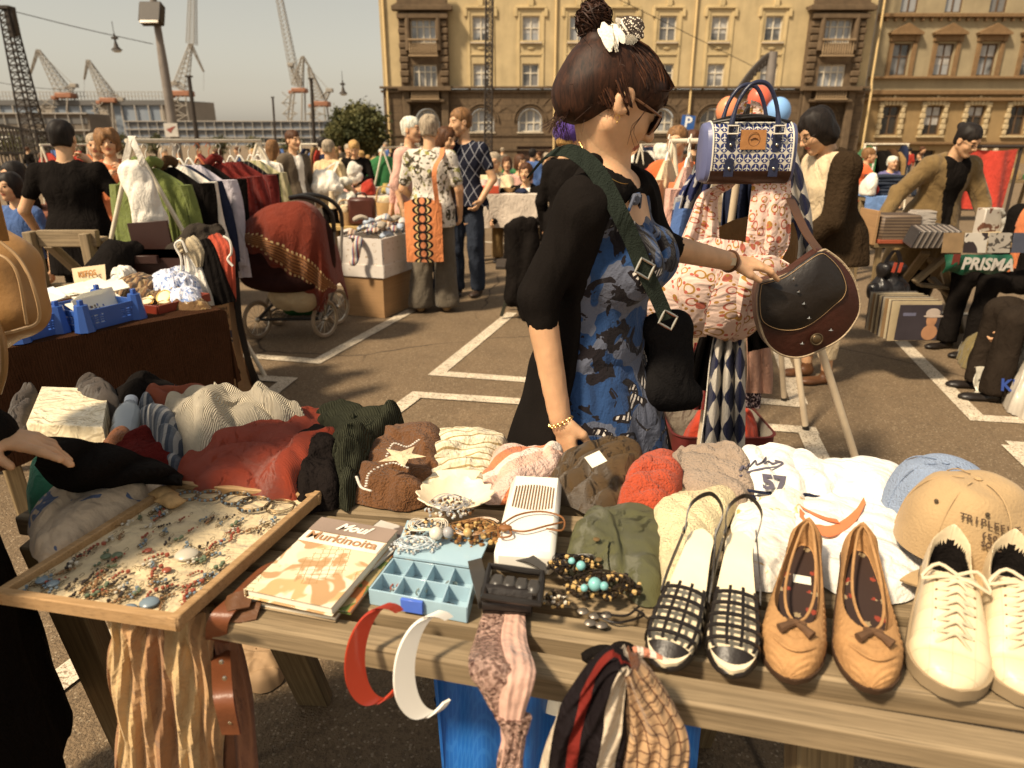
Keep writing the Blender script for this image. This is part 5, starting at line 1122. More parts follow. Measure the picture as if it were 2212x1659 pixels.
for i,(px,py,w_,h_,m_,lb)in enumerate(((62,478,42,.13,BRNC,'brown clothes heap on the left end of the plank table'),(95,474,34,.16,cloth('rust_cloth',(.22,.07,.03)),'rust coloured clothes heap left of the black shirted person'),(112,482,18,.05,WHT,'small white folded thing on the edge of the plank table'),(224,470,26,.12,PNK,'salmon cloth heap right of the black shirted person'),(262,474,30,.12,cloth('grey_pattern',(.4,.33,.25),pat=p_blotch([(.05,.04,.04)],40,.52)),'grey and black patterned cloth on the plank table'),(242,455,20,.18,BLK,'black clothes heap behind the salmon cloth'),(30,475,25,.15,BLK,'black clothes heap at the far left of the plank table'))):
 lump('clothes_heap',lb,'clothes',[(px-w_,py+4),(px-w_*.6,py-14),(px+w_*.3,py-16),(px+w_,py-3),(px+w_*.7,py+6),(px-w_*.2,py+8)],.762,h_,m_,seed=i,N=48,NR=12)
o=thing('wooden_trestle','weathered wooden trestle standing alone behind the brown clothed table','trestle');Y=4.25;a,b,zt,zl=PY(66,505,Y),PY(204,505,Y),PY(66,500,Y)[2],PY(66,634,Y)[2]
wd_obj('post',[((a[0],Y,.0),(a[0],Y,zt),.09,.05),((b[0]-.05,Y,.0),(b[0]-.05,Y,zt-.01),.09,.05)],o);wd_obj('rail',[((a[0]+.03,Y+.03,zt-.045),(b[0]+.0,Y+.03,zt-.045),.05,.10),((a[0]+.03,Y+.05,zl),(b[0]+.18,Y+.05,zl),.05,.11)],o)
wd_obj('brace',[((a[0]+.02,Y+.12,zt-.1),(a[0]+.28,Y+.75,.02),.09,.04),((b[0]-.02,Y+.08,zt-.05),(b[0]+.22,Y+.7,.02),.09,.045)],o)
BRT=cloth('brown_tablecloth',(.060,.026,.013),.7,120,wave=50);zt=.75
TA,TB=PZ(70,742,zt),PZ(478,668,zt);tu=unit(TB-TA);tv=V(-tu[1],tu[0],0);TD=.78
def bt(u,v,z=0):return TB-tu*u+tv*v+V(0,0,zt+z-TB[2])
Lt=np.linalg.norm(TB-TA)+.35
o=thing('trestle_table','trestle table under a brown cloth with blue crates on it','table')
m=MB();m.box(bt(Lt/2,TD/2,-.03),(Lt-.04,TD-.04,.03),rotz(math.atan2(tu[1],tu[0])));m.build('tabletop',WD2,o)
wd_obj('leg',[(bt(u,v),bt(u,v+dv)*(1,1,0),.06,.045)for u in(.12,Lt-.2)for v,dv in((.25,-.2),(.5,.2))],o,WD2)
G=[];drop=.47
prof=[(-1,d)for d in np.linspace(drop,0,14)]+[(v,0)for v in np.linspace(.02,TD,12)]
for i,u in enumerate(np.linspace(-.30,Lt,70)):
 row=[]
 for(v,d)in prof:
  uu,side=(u,0)if u>0 else(0,-u)
  if v<0:w_=.020*math.sin(uu*13+.5)*d/drop+.012*math.sin(uu*29)*d/drop;p=bt(uu-.02*(side>0),-.012-w_-.05*d*(1 if side else 0),-d-side*(.9)*(1 if side else 0)+0)
  else:p=bt(uu,v,.003)
  if side:p=bt(-.015-side*.06-.03*math.sin(v*9+2)*side*3,max(v,0)if v>=0 else-.01-.02*d,-min(drop,side*1.25)-(.25*d if v<0 else 0))
  row.append(p)
 G.append(row)
m=MB();m.sheet(np.array(G),0,.004);tag(m.build('tablecloth',BRT),'brown woven tablecloth with fringed hem hanging over the crate table','tablecloth')
BLUP=mat('blue_plastic',(.035,.095,.34),.4,.08,10)
def crate(label,c,rz,lx,ly,h):
 o=thing('plastic_crate',label,'crate',tuple(c),rz,'blue plastic crates on the brown cloth');t=.004
 for(ax,s_)in((0,-1),(0,1),(1,-1),(1,1)):
  m=MB();L=lx if ax==1 else ly;n=int(L/.024)
  def bx(u,z,du,dz_,th=t):
   m.box((u,s_*ly/2,z)if ax==1 else(s_*lx/2,u,z),(du,th,dz_)if ax==1 else(th,du,dz_),ch=.0008)
  bx(0,h-.012,L,.024,.006);bx(0,.012,L,.024,.006)
  for i in range(n+1):bx(-L/2+L*i/n,h/2,.008,h-.05)
  for k in range(1,4):bx(0,.024+(h-.048)*k/4,L,.007,t*1.2)
  bx(0,h/2,L*.26,h*.7,.0055)
  m.build('side',BLUP,o)
 m=MB();m.box((0,0,.004),(lx,ly,.006));m.build('base',BLUP,o)
 for sx in(-1,1):
  for sy in(-1,1):
   m=MB();m.loft([ring((sx*(lx/2-.012),sy*(ly/2-.012),z),r,r,8,.39)for z,r in((0,.040),(h*.6,.033),(h+.025,.026))]);m.box((sx*(lx/2-.012),sy*(ly/2-.012),h+.035),(.018,.018,.022));m.build('corner',BLUP,o)
 return o
ca,cb=PZ(185,722,zt),PZ(308,690,zt);ang=math.atan2(*(cb-ca)[[1,0]]);L1=np.linalg.norm(cb-ca)
nv=V(-math.sin(ang),math.cos(ang),0)
crate('blue lattice crate full of cards at the front edge of the brown cloth',(ca+cb)/2+nv*.13+V(0,0,.008),ang,L1,.26,.085)
ca2=PZ(60,745,zt);cb2=PZ(148,722,zt);ang2=math.atan2(*(cb2-ca2)[[1,0]])
crate('blue lattice crate partly behind the tan bag',(ca2+cb2)/2+nv*.13+V(-.02,0,.008),ang2,np.linalg.norm(cb2-ca2)+.02,.26,.085)
PAPER=mat('paper',(.82,.76,.62),.8,.06,5);PAPERB=mat('pale_card',(.66,.7,.74),.8,.05)
GRC='cards and envelopes in and behind the blue crates'
for i in range(26):
 f=rnd.random();g=rnd.random();p=bt(.30+.85*f,.08+.45*g,.02+.05*g+.03*rnd.random());m=MB();a=rnd.uniform(-.5,.5)
 m.box((0,0,0),(.15,.10,.006));o=m.build('card',[PAPER,PAPERB][i%3==0],None);o.location=p+V(0,0,.012);o.rotation_euler=(rnd.uniform(.0,.35),rnd.uniform(-.15,.15),ang+a)
 tag(o,'white card or envelope in the loose heap of the crate table','card',GRC)
for i in range(9):
 p=ca+(cb-ca)*(.35+.05*i)+nv*(.05+.012*i)+V(0,0,.07);m=MB();m.box((0,0,0),(.16,.003,.13));o=m.build('picture_card',PAPER,None);o.location=p;o.rotation_euler=(-.35,0,ang+.08);tag(o,'cream picture card standing in a row in the front blue crate','card','picture cards standing in the front crate')
 if i==0:
  o['label']='foremost picture card with a drawn blue and brown flower in the front crate';del o['group']
  m=MB();rs=np.random.RandomState(4)
  for k in range(26):a=rs.rand()*6.28;r=rs.rand()*.035;m.ball((.01+r*math.cos(a)*1.2,-.0022,.01+r*math.sin(a)*.9),(.004,.0006,.006),6,k%2)
  for k in range(7):m.tube([(.01,-.0022,.0),(.01+.03*math.cos(3.6+k*.35),-.0022,-.04+.01*(k%2))],.0008,3,1)
  m.build('flower_print',[mat('print_brown',(.2,.12,.05),.8),mat('print_blue',(.10,.14,.35),.8)],o)
p0,p1,p2=PY(165,632,3.55),PY(228,624,3.5),PY(165,586,3.5)
o=thing('price_sign','hand lettered cream card reading KIITOS MUISTAHI above the crates','sign');u=unit(p1-p0);v_=unit(V(0,.15,1));W_,H_=np.linalg.norm(p1-p0),.125;cc=(p0+p1)/2+v_*H_/2
m=MB();G=[[p0+u*W_*i/10+v_*H_*j/4+np.cross(u,v_)*.012*math.sin(i*.35+j*.3)for j in range(5)]for i in range(11)];m.sheet(np.array(G),0,.0015);m.build('card',mat('cream_card',(.72,.56,.36),.8,.08),o)
INK=mat('orange_marker',(.40,.17,.03),.7)
text('lettering','KIITOS',.040,INK,frame(cc+v_*.028-np.cross(v_,u)*0+V(0,-.016,0),u,v_),o,bold=.0012);text('lettering','MUISTAHI-',.038,INK,frame(cc-v_*.024+V(0,-.016,0),u+v_*.02,v_),o,bold=.0012)
o=thing('red_tray','low red tray full of oval medallions at the right end of the brown cloth','tray');tc=PZ(345,672,zt)+V(.0,.09,.004)
m=MB();RT=mat('red_lacquer',(.20,.03,.015),.4);rz_=rotz(ang)
m.box(tc+V(0,0,.006),(.30,.22,.008),rz_);
for(dx,dy,lx_,ly_)in((0,.11,.30,.01),(0,-.11,.30,.01),(.15,0,.01,.22),(-.15,0,.01,.22)):m.box(tc+rz_@V(dx,dy,.022),(lx_,ly_,.038),rz_)
m.build('tray',RT,o)
for i,(dx,dy,r,tl)in enumerate(((-.02,-.0,.038,.7),(.055,.01,.036,.8),(-.10,.02,.035,.2),(.02,-.07,.030,.1),(-.07,-.06,.028,.1),(.10,-.05,.026,.15),(-.05,.07,.03,.2),(.07,.08,.03,.3))):
 c=tc+rz_@V(dx,dy,.035+.02*tl);a=rotx(tl)@rotz(.3*i);oo=thing('medallion','oval gilt medallion with a pale face lying in the red tray','medallion',group='oval medallions in the red tray');m=MB();m.tube([c+a@V(r*.8*math.cos(t),r*math.sin(t),0)for t in np.linspace(0,6.28,21)[:-1]],.004,6,closed=True);m.build('rim',GOLD,oo)
 m=MB();m.ball(c,(r*.78,r*.97,.003),16,rot=a);m.build('face',mat('ivory',(.75,.62,.42),.4),oo)
ASTR=cloth('brown_striped_scarf',(.16,.085,.04),pat=p_stripe([(.05,.03,.018),(.3,.2,.1)],22));BPT=cloth('blue_white_print',(.55,.58,.72),pat=p_blotch([(.2,.28,.5),(.72,.72,.78)],30,.5));FLW=cloth('brown_flower_print',(.13,.07,.03),pat=p_blotch([(.3,.19,.08)],22,.54))
for i,(out,h,m_,lb)in enumerate((([(245,622),(275,602),(330,598),(360,610),(330,640),(270,640)],.07,ASTR,'brown striped scarf on the crate table'),([(232,622),(250,604),(290,596),(300,604),(262,618)],.10,WHT,'white rolled cloth beside the hand lettered card'),([(318,612),(360,596),(410,590),(432,612),(430,645),(380,650),(340,632)],.10,BPT,'pale blue and white printed cloth on the crate table'),([(330,640),(370,632),(430,648),(450,660),(400,664),(340,656)],.04,FLW,'brown flower print cloth behind the medallion tray'))):
 lump('folded_cloth',lb,'cloth',out,zt+.006,h,m_,seed=i+20,N=64,NR=16,sc=16)
o=thing('storage_tub','dark brown plastic storage tub with an upright lid behind the crate table','tub');TUB=mat('brown_plastic',(.035,.013,.009),.45,.1);Y=3.85
a,b=PY(268,600,Y),PY(398,600,Y);zt2=PY(268,538,Y)[2];zb2=a[2]-.18;cx_=(a[0]+b[0])/2;wv=b[0]-a[0]
m=MB();m.loft([[(cx_-wv*k/2,Y-.0,z),(cx_+wv*k/2,Y,z),(cx_+wv*k/2,Y+.3,z),(cx_-wv*k/2,Y+.3,z)]for z,k in((zb2,.9),(zt2-.04,1),(zt2-.04,1.05),(zt2,1.05),(zt2,.98),(zt2-.05,.96))],caps=(True,True));m.box((cx_-.03,Y-.02,zt2-.055),(.16,.03,.045));m.build('bin',TUB,o)
c,d=PY(285,545,Y+.1),PY(360,480,Y+.1);m=MB();m.box(((c[0]+d[0])/2,Y+.12,(c[2]+d[2])/2),(d[0]-c[0],.02,d[2]-c[2]),roty(R(-4)));m.build('lid',TUB,o)
mesh_obj('storage_shelf',[sdf([('c',(cx_-.15,Y+.2,.12),(cx_+.2,Y+.2,.12),.12,.12,.03),('c',(cx_-.1,Y+.2,zb2-.10),(cx_+.2,Y+.2,zb2-.10),.10,.10,.3),('c',(cx_,Y+.2,.1),(cx_,Y+.2,zb2-.05),.16,.16,.1)],.03,warp=lambda P_:.01*noise(P_,8,3))],BLK,o)
mesh_obj('x',[sdf([('c',PY(250,545,Y-.02),PY(225,600,Y-.1),.07,.10,.05),('c',PY(285,535,Y),PY(255,560,Y-.05),.05,.09,.05),('c',PY(225,600,Y-.1),PY(222,640,Y-.2),.10,.10,.05)],.014,warp=lambda P_:.012*noise(P_,34,2))],BLK,None).name='blanket'
tag(bpy.data.objects['blanket'],'black blanket draped beside the brown storage tub','blanket')
o=mesh_obj('knitwear',[sdf([('c',PY(372,540,3.9),PY(425,505,3.9),.035,.05,.04),('c',PY(425,505,3.9),PY(470,500,3.95),.055,.045,.05),('c',PY(400,535,3.85),PY(470,520,3.9),.04,.04,.04)],.01,warp=lambda P_:.009*(1-2*abs(noise(P_*V(1,1,2),40,2))))],cloth('grey_black_knit',(.04,.032,.025),.6,160));tag(o,'dark grey knitwear heap on the edge of the tub','knitwear')
def drape(label,pts,widths,m_,name='draped_garment',cat='garment',n=26,th=.03,fold=.2,nf=5,wv=(1,.2,0),group=None,parent=None,seed=0):
 o=MB();c=spline(pts,n);W_=np.interp(np.linspace(0,1,n),np.linspace(0,1,len(widths)),widths);t=np.gradient(c,axis=0);ax=unit(np.array(wv,float));rg=[]
 for i in range(n):
  ti=unit(t[i]);x_=unit(ax-ti*(ax@ti));y_=np.cross(ti,x_);a=np.linspace(0,2*math.pi,110,endpoint=False);k=1+fold*np.sin(nf*a+i*.12+seed)*.6+fold*.5*np.sin(nf*2.1*a-i*.2+seed)
  rg.append(c[i]+np.outer(np.cos(a)*W_[i]/2*(1+.06*np.sin(3*a+i*.3)),x_)+np.outer(np.sin(a)*th*k,y_))
 o.loft(rg);return tag(o.build(name,m_,parent),label,cat,group)
Y=3.55
drape('crumpled beige cloth on a white hanger at the corner of the crate table',[PY(385,540,Y),PY(405,530,Y),PY(425,550,Y),PY(432,575,Y)],[.03,.12,.10,.04],cloth('beige_cloth',(.42,.34,.22)),seed=1)
drape('white garment hanging at the corner of the crate table',[PY(408,548,Y),PY(420,580,Y),PY(432,620,Y-.02),PY(440,660,Y-.02)],[.05,.10,.11,.13],WHT,seed=2)
drape('black garment hanging between the white and red ones',[PY(440,520,Y+.05),PY(455,560,Y+.02),PY(470,610,Y),PY(485,655,Y)],[.06,.11,.11,.12],BLK,seed=3)
drape('red garment hanging beside the black one at the table corner',[PY(462,512,Y+.1),PY(480,545,Y+.06),PY(488,590,Y+.04),PY(495,650,Y+.04)],[.07,.12,.10,.07],cloth('coral_red',(.42,.07,.035)),seed=4)
drape('dark narrow garment hanging at the far right of the table corner',[PY(495,520,Y+.12),PY(500,570,Y+.1),PY(505,620,Y+.1),PY(508,665,Y+.1)],[.03,.06,.06,.05],BLK,seed=5)
for i,(P3,lb)in enumerate((([(374,640),(388,600),(392,560),(378,530),(392,520),(404,545)],'white plastic clothes hanger hooked over the corner of the crate table'),([(482,510),(496,520),(500,545),(492,560),(503,575)],'white plastic clothes hanger above the red garment'))):
 m=MB();m.tube(spline([PY(x,y,Y-.06)for x,y in P3],24),.006,6);tag(m.build('clothes_hanger',WPL),lb,'hanger')
def card_pat(nt,v,c):return nt.mix(nt.ramp(nt.noise(nt.new('ShaderNodeMapping',{'Vector':v,'Scale':(1,1,30)}).outputs[0],3,3),.4,.7),c,[k*.82 for k in c[:3]])
CARD=mat('cardboard',(.38,.22,.10),.85,.1,5,.1,40,pat=card_pat);DKP=mat('box_print',(.05,.03,.02),.8);HOLE=mat('hole_black',(.006,.004,.003),1,0)
def box_thing(label,A,B,dv,h,m_,rz=None,z=0,name='cardboard_box',top=True,wall=.006):
 """open or closed box: front bottom edge A-B, depth vector dv"""
 A,B=np.array(A,float),np.array(B,float);L=np.linalg.norm(B-A);u=(B-A)/L;D=np.linalg.norm(dv);v_=dv/D;o=thing(name,label,'box',tuple(A+V(0,0,z)),math.atan2(u[1],u[0]));m=MB()
 if top:m.box((L/2,D/2,h/2),(L,D,h),ch=.003)
 else:
  m.box((L/2,D/2,.005),(L,D,.01));
  for c,d in(((L/2,0,h/2),(L,wall,h)),((L/2,D,h/2),(L,wall,h)),((0,D/2,h/2),(wall,D-wall,h)),((L,D/2,h/2),(wall,D-wall,h))):m.box(c,d,ch=.001)
 m.build('carton',m_,o);return o,L,D
A,B=PZ(470,896,0),PZ(546,866,0);dv=V(-(B-A)[1],(B-A)[0],0)*.9
o,L,D=box_thing('low cardboard box with round hand holes at the foot of the crate table',A,B,dv,.27,CARD)
m=MB()
for(x,z,r)in((.035,.15,.014),(L-.07,.21,.014)):m.add([(x+r*math.cos(a),-.002,z+r*math.sin(a)*1.2)for a in np.linspace(0,6.28,15)[:-1]],[tuple(range(14))])
m.add([(L*.5+(.045 if math.cos(a)>0 else-.045)+.014*math.cos(a),-.002,.075+.014*math.sin(a))for a in np.linspace(-1.57,4.71,21)[:-1]],[tuple(range(20))]);m.build('hand_hole',HOLE,o,sm=False)
A2,B2=A+(B-A)*.0+V(0,.02,0),B+V(0,.02,0)-(B-A)*.12
o,L,D=box_thing('tall cardboard box printed with upside down lettering standing on the low one',A2,B2,dv*.9,.52,CARD,z=.272)
for i,t_ in enumerate(('REMOTE','CONTROL','S MODEL','HIGH S','SYNTHE','CD MU')):text('lettering',t_,.034,DKP,frame((L*.45,-.004,.46-.045*i-(i==5)*.012),(-1,0,0),(0,0,-1)),o)
m=MB();m.ball((L*.45,-.001,.14),(.10,.003,.045),24,rot=roty(R(-20)));m.build('logo_oval',mat('logo_dark',(.02,.022,.04),.7),o);text('lettering','SAM',.05,mat('logo_pale',(.45,.3,.16),.8),frame((L*.5,-.006,.145),(-1,0,.3),(-.3,0,-1)),o,bold=.002)
for i,(pp,m_,lb)in enumerate((([(508,580),(512,660),(528,740),(545,800),(575,850),(622,868)],LEA,'black belt whose end trails furthest right on the asphalt'),([(504,570),(515,680),(532,760),(548,830),(590,862)],BLEA,'brown belt hanging beside the cardboard boxes'),([(500,640),(508,720),(522,790),(552,868),(590,872)],mat('tan_leather',(.34,.2,.1),.5),'cream belt curling on the ground by the cardboard box'),([(510,600),(518,700),(540,790),(560,840),(606,862)],LEA,'black belt hanging between the brown and the cream belt'))):
 P3=[PY(x,y,3.66-.02*i)if j<3 else None for j,(x,y)in enumerate(pp)];n_=len(pp)
 for j in range(3,n_):f=(j-2)/(n_-3);g_=PZ(pp[j][0],pp[j][1],.004+.006*i);q_=PY(pp[j][0],pp[j][1],3.66);P3[j]=g_ if f>.6 or q_[2]<0.01 else q_
 m=MB();ribbon(m,P3,[V(.03,.01,0)]*3+[V(.02,.03,0)],.004);tag(m.build('belt',m_),lb,'belt')
o=thing('pram','pram on four spoked wheels with a black handle and bumper frame','pram');FR=mat('pram_frame',(.02,.016,.013),.35,.1);TY=mat('pale_tyre',(.28,.21,.14),.8,.1)
fw=[PZ(562,731),PZ(706,729),PZ(727,693),PZ(598,690)];rr=.155
ax=unit(fw[1]-fw[0]);ay=V(-ax[1],ax[0],0)
A0,A1=fw[0]+V(0,0,rr),fw[1]+V(0,0,rr);A2,A3=A1+ay*.42+ax*.02,A0+ay*.42+ax*.05
cen=(A0+A1+A2+A3)/4
for c in(A0,A1,A2,A3):
 m=MB();d=unit(ay*.25+ax*.97)if False else ay
 wn=unit(ax*.88-ay*.48);wt=V(-wn[1],wn[0],0);m.tube([c+(wt*math.cos(a)+V(0,0,math.sin(a)))*(rr-.014)for a in np.linspace(0,6.28,31)[:-1]],.015,8,closed=True);w_=m.build('wheel',TY,o)
 m=MB();m.tube([c+(wt*math.cos(a)+V(0,0,math.sin(a)))*(rr-.03)for a in np.linspace(0,6.28,31)[:-1]],.006,6,closed=True)
 for i in range(14):a=6.283*i/14;m.tube([c,c+(wt*math.cos(a)+V(0,0,math.sin(a)))*(rr-.03)],.0015,4)
 m.ball(c,.022,10);m.build('rim',METAL,w_)
m=MB()
for p,q in((A0,A1),(A3,A2),(A0,A3),(A1,A2)):m.tube([p,q],.011,8)
top=cen+V(0,0,.38)
for p,q in((A0,top+ax*.22-ay*.16),(A1,top-ax*.22-ay*.16),(A2,top-ax*.22+ay*.16),(A3,top+ax*.22+ay*.16)):m.tube(spline([p,p+(q-p)*.4+V(0,0,.03),q],8),.012,8)
m.build('chassis',FR,o)
hA,hB=PY(718,640,5.35),PY(706,455,5.2)
m=MB()
for dy in(0,.34):m.tube(spline([PY(690,690,5.2)+ay*dy,PY(716,600,5.25)+ay*dy,PY(720,540,5.3)+ay*dy,PY(722,500,5.32)+ay*dy],12),.012,8)
m.build('handle_tube',mat('grey_metal',(.16,.14,.12),.4),o)
m=MB();H0=PY(722,500,5.32);m.tube(spline([H0,PY(716,462,5.3),PY(690,436,5.25),PY(655,425,5.2),PY(625,428,5.15)],18),.017,8);m.tube(spline([H0+ay*.34,PY(716,462,5.3)+ay*.34,PY(690,436,5.25)+ay*.3,PY(655,425,5.2)+ay*.2,PY(625,428,5.15)+ay*.02],18),.017,8);m.build('handle_grip',BLK_PL,o)
c=PY(618,560,5.2);mesh_obj('carrycot',[sdf([('c',c+V(-.22,0,-.03),c+V(.20,.0,-.03),.17,.17,.05),('c',c+V(-.05,0,.14),c+V(.17,0,.16),.2,.2,.1),('e',c+V(0,0,-.16),V(.33,.22,.09),.05)],.018)],cloth('maroon_black',(.03,.012,.010)),o)
c=PY(640,620,5.2);mesh_obj('under_bag',[sdf([('e',c+V(0,0,-.06),V(.22,.14,.13),.03)],.014,warp=lambda P_:.012*noise(P_,36,2))],cloth('canvas_bag',(.40,.31,.19)),o)
m=MB();bz=cen+V(0,0,-.02)
for i in range(12):m.tube([bz-ax*.24+ay*(-.17+.34*i/11),bz+ax*.24+ay*(-.17+.34*i/11)],.003,4)
for i in range(6):m.tube([bz+ax*(-.24+.48*i/5)-ay*.17,bz+ax*(-.24+.48*i/5)+ay*.17],.004,4)
m.build('wire_basket',FR,o)
ob=mesh_obj('sweater',[sdf([('e',bz+V(.02,-.02,.06),V(.15,.13,.05),.03)],.012,warp=lambda P_:.012*noise(P_,38,2))],cloth('dark_green_wool',(.02,.07,.02),.6,120));tag(ob,'dark green sweater lying in the wire basket under the pram','sweater')
BKT=cloth('red_blanket',(.15,.024,.011),.6,150);BKB=cloth('blanket_band',(.26,.10,.035),.5,120,pat=p_stripe([(.10,.035,.015),(.34,.15,.05)],30,1),kind='UV');
top_e=[(500,512),(520,492),(545,468),(580,446),(625,437),(655,440),(680,460),(700,500),(712,560),(725,615)]
bot_e=[(500,528),(520,555),(545,572),(575,585),(608,618),(640,640),(668,652),(690,660),(705,640),(728,622)]
nu,nv_=60,40;T_=spline([(x,y,0)for x,y in top_e],nu);B_=spline([(x,y,0)for x,y in bot_e],nu);G=[]
for i in range(nu):
 row=[];f=i/(nu-1)
 for j in range(nv_):
  g_=j/(nv_-1);x=T_[i][0]*(1-g_)+B_[i][0]*g_;y=T_[i][1]*(1-g_)+B_[i][1]*g_
  bulge=math.sin(math.pi*min(1,max(0,f)))**.5*math.sin(math.pi*(.18+.75*g_));Y=5.20-.28*bulge+.015*math.sin(f*26+g_*2)*g_+.02*math.sin(f*11+1.)*g_+.012*math.sin(f*47)*g_
  row.append(PY(x,y+3*math.sin(f*40)*g_*g_,Y))
 back=[row[0]+V(0,.12*k,.02-.05*k*k*.5)for k in(3,2,1)];G.append(back+row)
m=MB();G=np.array(G);m.sheet(G,0,.006)
n0,n1=G.shape[:2];top_n=(n0-1)*(n1-1)
mi=[]
for k in range(len(m.f)):
 if k<2*top_n:j=(k%top_n)%(n1-1)-3;i=(k%top_n)//(n1-1);b_=17+5*math.sin(i*.05-.4)-max(0,(20-i)*.55);mi.append(1 if b_<j<b_+8 else(2 if(int(j)in(int(b_),int(b_+8)+1-0))and i%2 else 0))
 else:mi.append(0)
m.m=mi;o=thing('blanket','dark red woven blanket with a patterned band and fringe draped over the pram','blanket');b_ob=m.build('blanket_cloth',[BKT,BKB,cloth('band_dots',(.62,.45,.22))],o)
m=MB()
for i in range(0,nu-6):
 for k in range(2):p=G[i,-1]*(1-k*.5)+G[min(i+1,nu-1),-1]*k*.5;m.tube([p,p+V(rnd.uniform(-.006,.006),-.01,-.025),p+V(rnd.uniform(-.012,.012),-.008,-.05)],.0028,4)
m.build('fringe',BKT,o)
A,B=PZ(746,680),PZ(832,688);dv=(PZ(905,655)-B)*1.05;dv=V(dv[0],dv[1],0)
o,L,D=box_thing('large brown cardboard box under the white patterned box',A,B,dv,.36,CARD)
zb=.36;A3,B3=A-unit(B-A)*.012,B+unit(B-A)*.012
WBX=mat('white_box',(.66,.6,.54),.6,.06,3,pat=lambda nt,v,c:nt.mix(nt.math('MULTIPLY',nt.math('LESS_THAN',nt.math('ABSOLUTE',nt.math('SUBTRACT',nt.new('ShaderNodeTexVoronoi',{'Vector':nt.new('ShaderNodeMapping',{'Vector':v,'Scale':(1,1,1.6)}).outputs[0],'Scale':11.0,'Randomness':.15}).outputs[0],.22)),.03),nt.math('GREATER_THAN',nt.noise(v,40,1),.5)),c,(.42,.33,.24)))
o,L,D=box_thing('white patterned box full of socks standing on the brown box',A3,B3,dv*1.03,.34,WBX,z=zb+.003,top=False,wall=.012)
m=MB();m.box((L/2,-.008,.055),(L+.02,.014,.11));m.box((L+.008,D/2,.055),(.014,D+.02,.11));m.build('lid_rim',WBX,o)
u=unit(B3-A3);v_=unit(dv);rz=math.atan2(u[1],u[0]);zz=zb+.34
SK=[cloth('striped_sock%d'%i,c,pat=p_stripe(k,26,0))for i,(c,k)in enumerate((((.5,.45,.4),[(.10,.14,.25),(.35,.08,.05),(.55,.5,.42)]),((.45,.42,.38),[(.2,.25,.35),(.55,.5,.45)]),((.55,.5,.42),[(.35,.2,.1),(.12,.1,.1),(.5,.3,.2)])))]+[cloth('grey_sock',(.38,.32,.25)),cloth('pale_sock',(.55,.5,.46)),cloth('light_blue_sock',(.4,.46,.55))]
for i in range(34):
 p=A3+u*L*rnd.uniform(.1,.9)+v_*np.linalg.norm(dv)*rnd.uniform(.08,.95);hh=zz-.06+.16*rnd.random()*math.sin(math.pi*min(1,max(0,(p-A3)@v_/np.linalg.norm(dv))))+.05;a=rnd.uniform(0,6.28);d=V(math.cos(a),math.sin(a),0);m=MB()
 m.tube(spline([p+V(0,0,hh)-d*.07,p+V(0,0,hh+.025),p+V(0,0,hh)+d*.07+V(0,0,.0)],9),[.022,.034,.036,.034,.036,.034,.036,.032,.016],10,flat=.6);ob=m.build('sock',SK[i%6]);tag(ob,'sock or small knit in the heap on top of the white box','sock','socks heaped in the white box')
m=MB();p=PY(775,515,5.98);q=PY(772,522,5.93);m.tube(spline([PY(757,512,6.05),p,PY(772,530,5.92),PY(767,555,5.93),PY(764,566,5.9),PY(756,570,5.9)],18),np.interp(range(18),[0,9,15,17],[.03,.04,.03,.015]),12,flat=.5);tag(m.build('striped_sock',SK[0]),'striped woollen sock with red toe hanging over the rim of the white box','sock')
o=thing('folding_chair','dark wooden folding chair buried under black coats right of the diamond jumper','chair');c=PZ(1120,690);Y=c[1]
wd_obj('leg',[(PY(1083,683,Y),PY(1105,610,Y),.03,.03),(PY(1140,683,Y+.3),PY(1120,600,Y+.1),.03,.03),(PY(1096,660,Y+.35),PY(1116,590,Y+.2),.03,.03)],o,mat('green_black_wood',(.03,.03,.02),.5));m=MB();m.box((c[0],Y+.2,.46),(.4,.4,.03));m.build('seat',DK,o)
ob=mesh_obj('coat',[sdf([('c',PY(1108,490,Y),PY(1140,486,Y),.05,.06,.05),('c',PY(1110,490,Y),PY(1112,640,Y),.06,.10,.05),('c',PY(1140,490,Y),PY(1150,670,Y),.07,.13,.05),('c',PY(1102,570,Y),PY(1098,575,Y),.05,.04,.03)],.016,warp=lambda P_:.014*(1-2*abs(noise(P_*V(1,1,.4),26,2))))],BLK);tag(ob,'black coat heaped over the folding chair','coat')
WTC=cloth('white_tablecloth',(.62,.52,.42),.25,60)
def draped_table(label,x0,x1,y,Y,drop=.3,m_=WTC,dp=.75,h=None,clabel=''):
 a,b=PY(x0,y,Y),PY(x1,y,Y);h=h or a[2];o=table(label,((a[0]+b[0])/2,Y+dp/2,0),b[0]-a[0]-.02,dp,h-.008,WD2)
 G=[];
 for i,x in enumerate(np.linspace(a[0],b[0],50)):
  row=[(x,Y-.03-.03*math.sin(x*7)*d/drop-.015*math.sin(x*17+1)*d/drop,h-d+.02*math.sin(x*3)*d)for d in np.linspace(drop,0,8)]+[(x,Y+dp*t,h+.006)for t in np.linspace(.02,1,4)];G.append(row)
 m=MB();m.sheet(np.array(G),0,.005);tag(m.build('tablecloth',m_),clabel,'tablecloth');return h
hA_=draped_table('stall table behind the pram handle and the sock box',585,905,425,9.6,.42,clabel='pale cloth on the stall table behind the pram, sagging at its right end')
hB_=draped_table('stall table where two people sit right of the diamond jumper',1018,1180,420,8.75,.40,clabel='white cloth on the table of the two seated people')
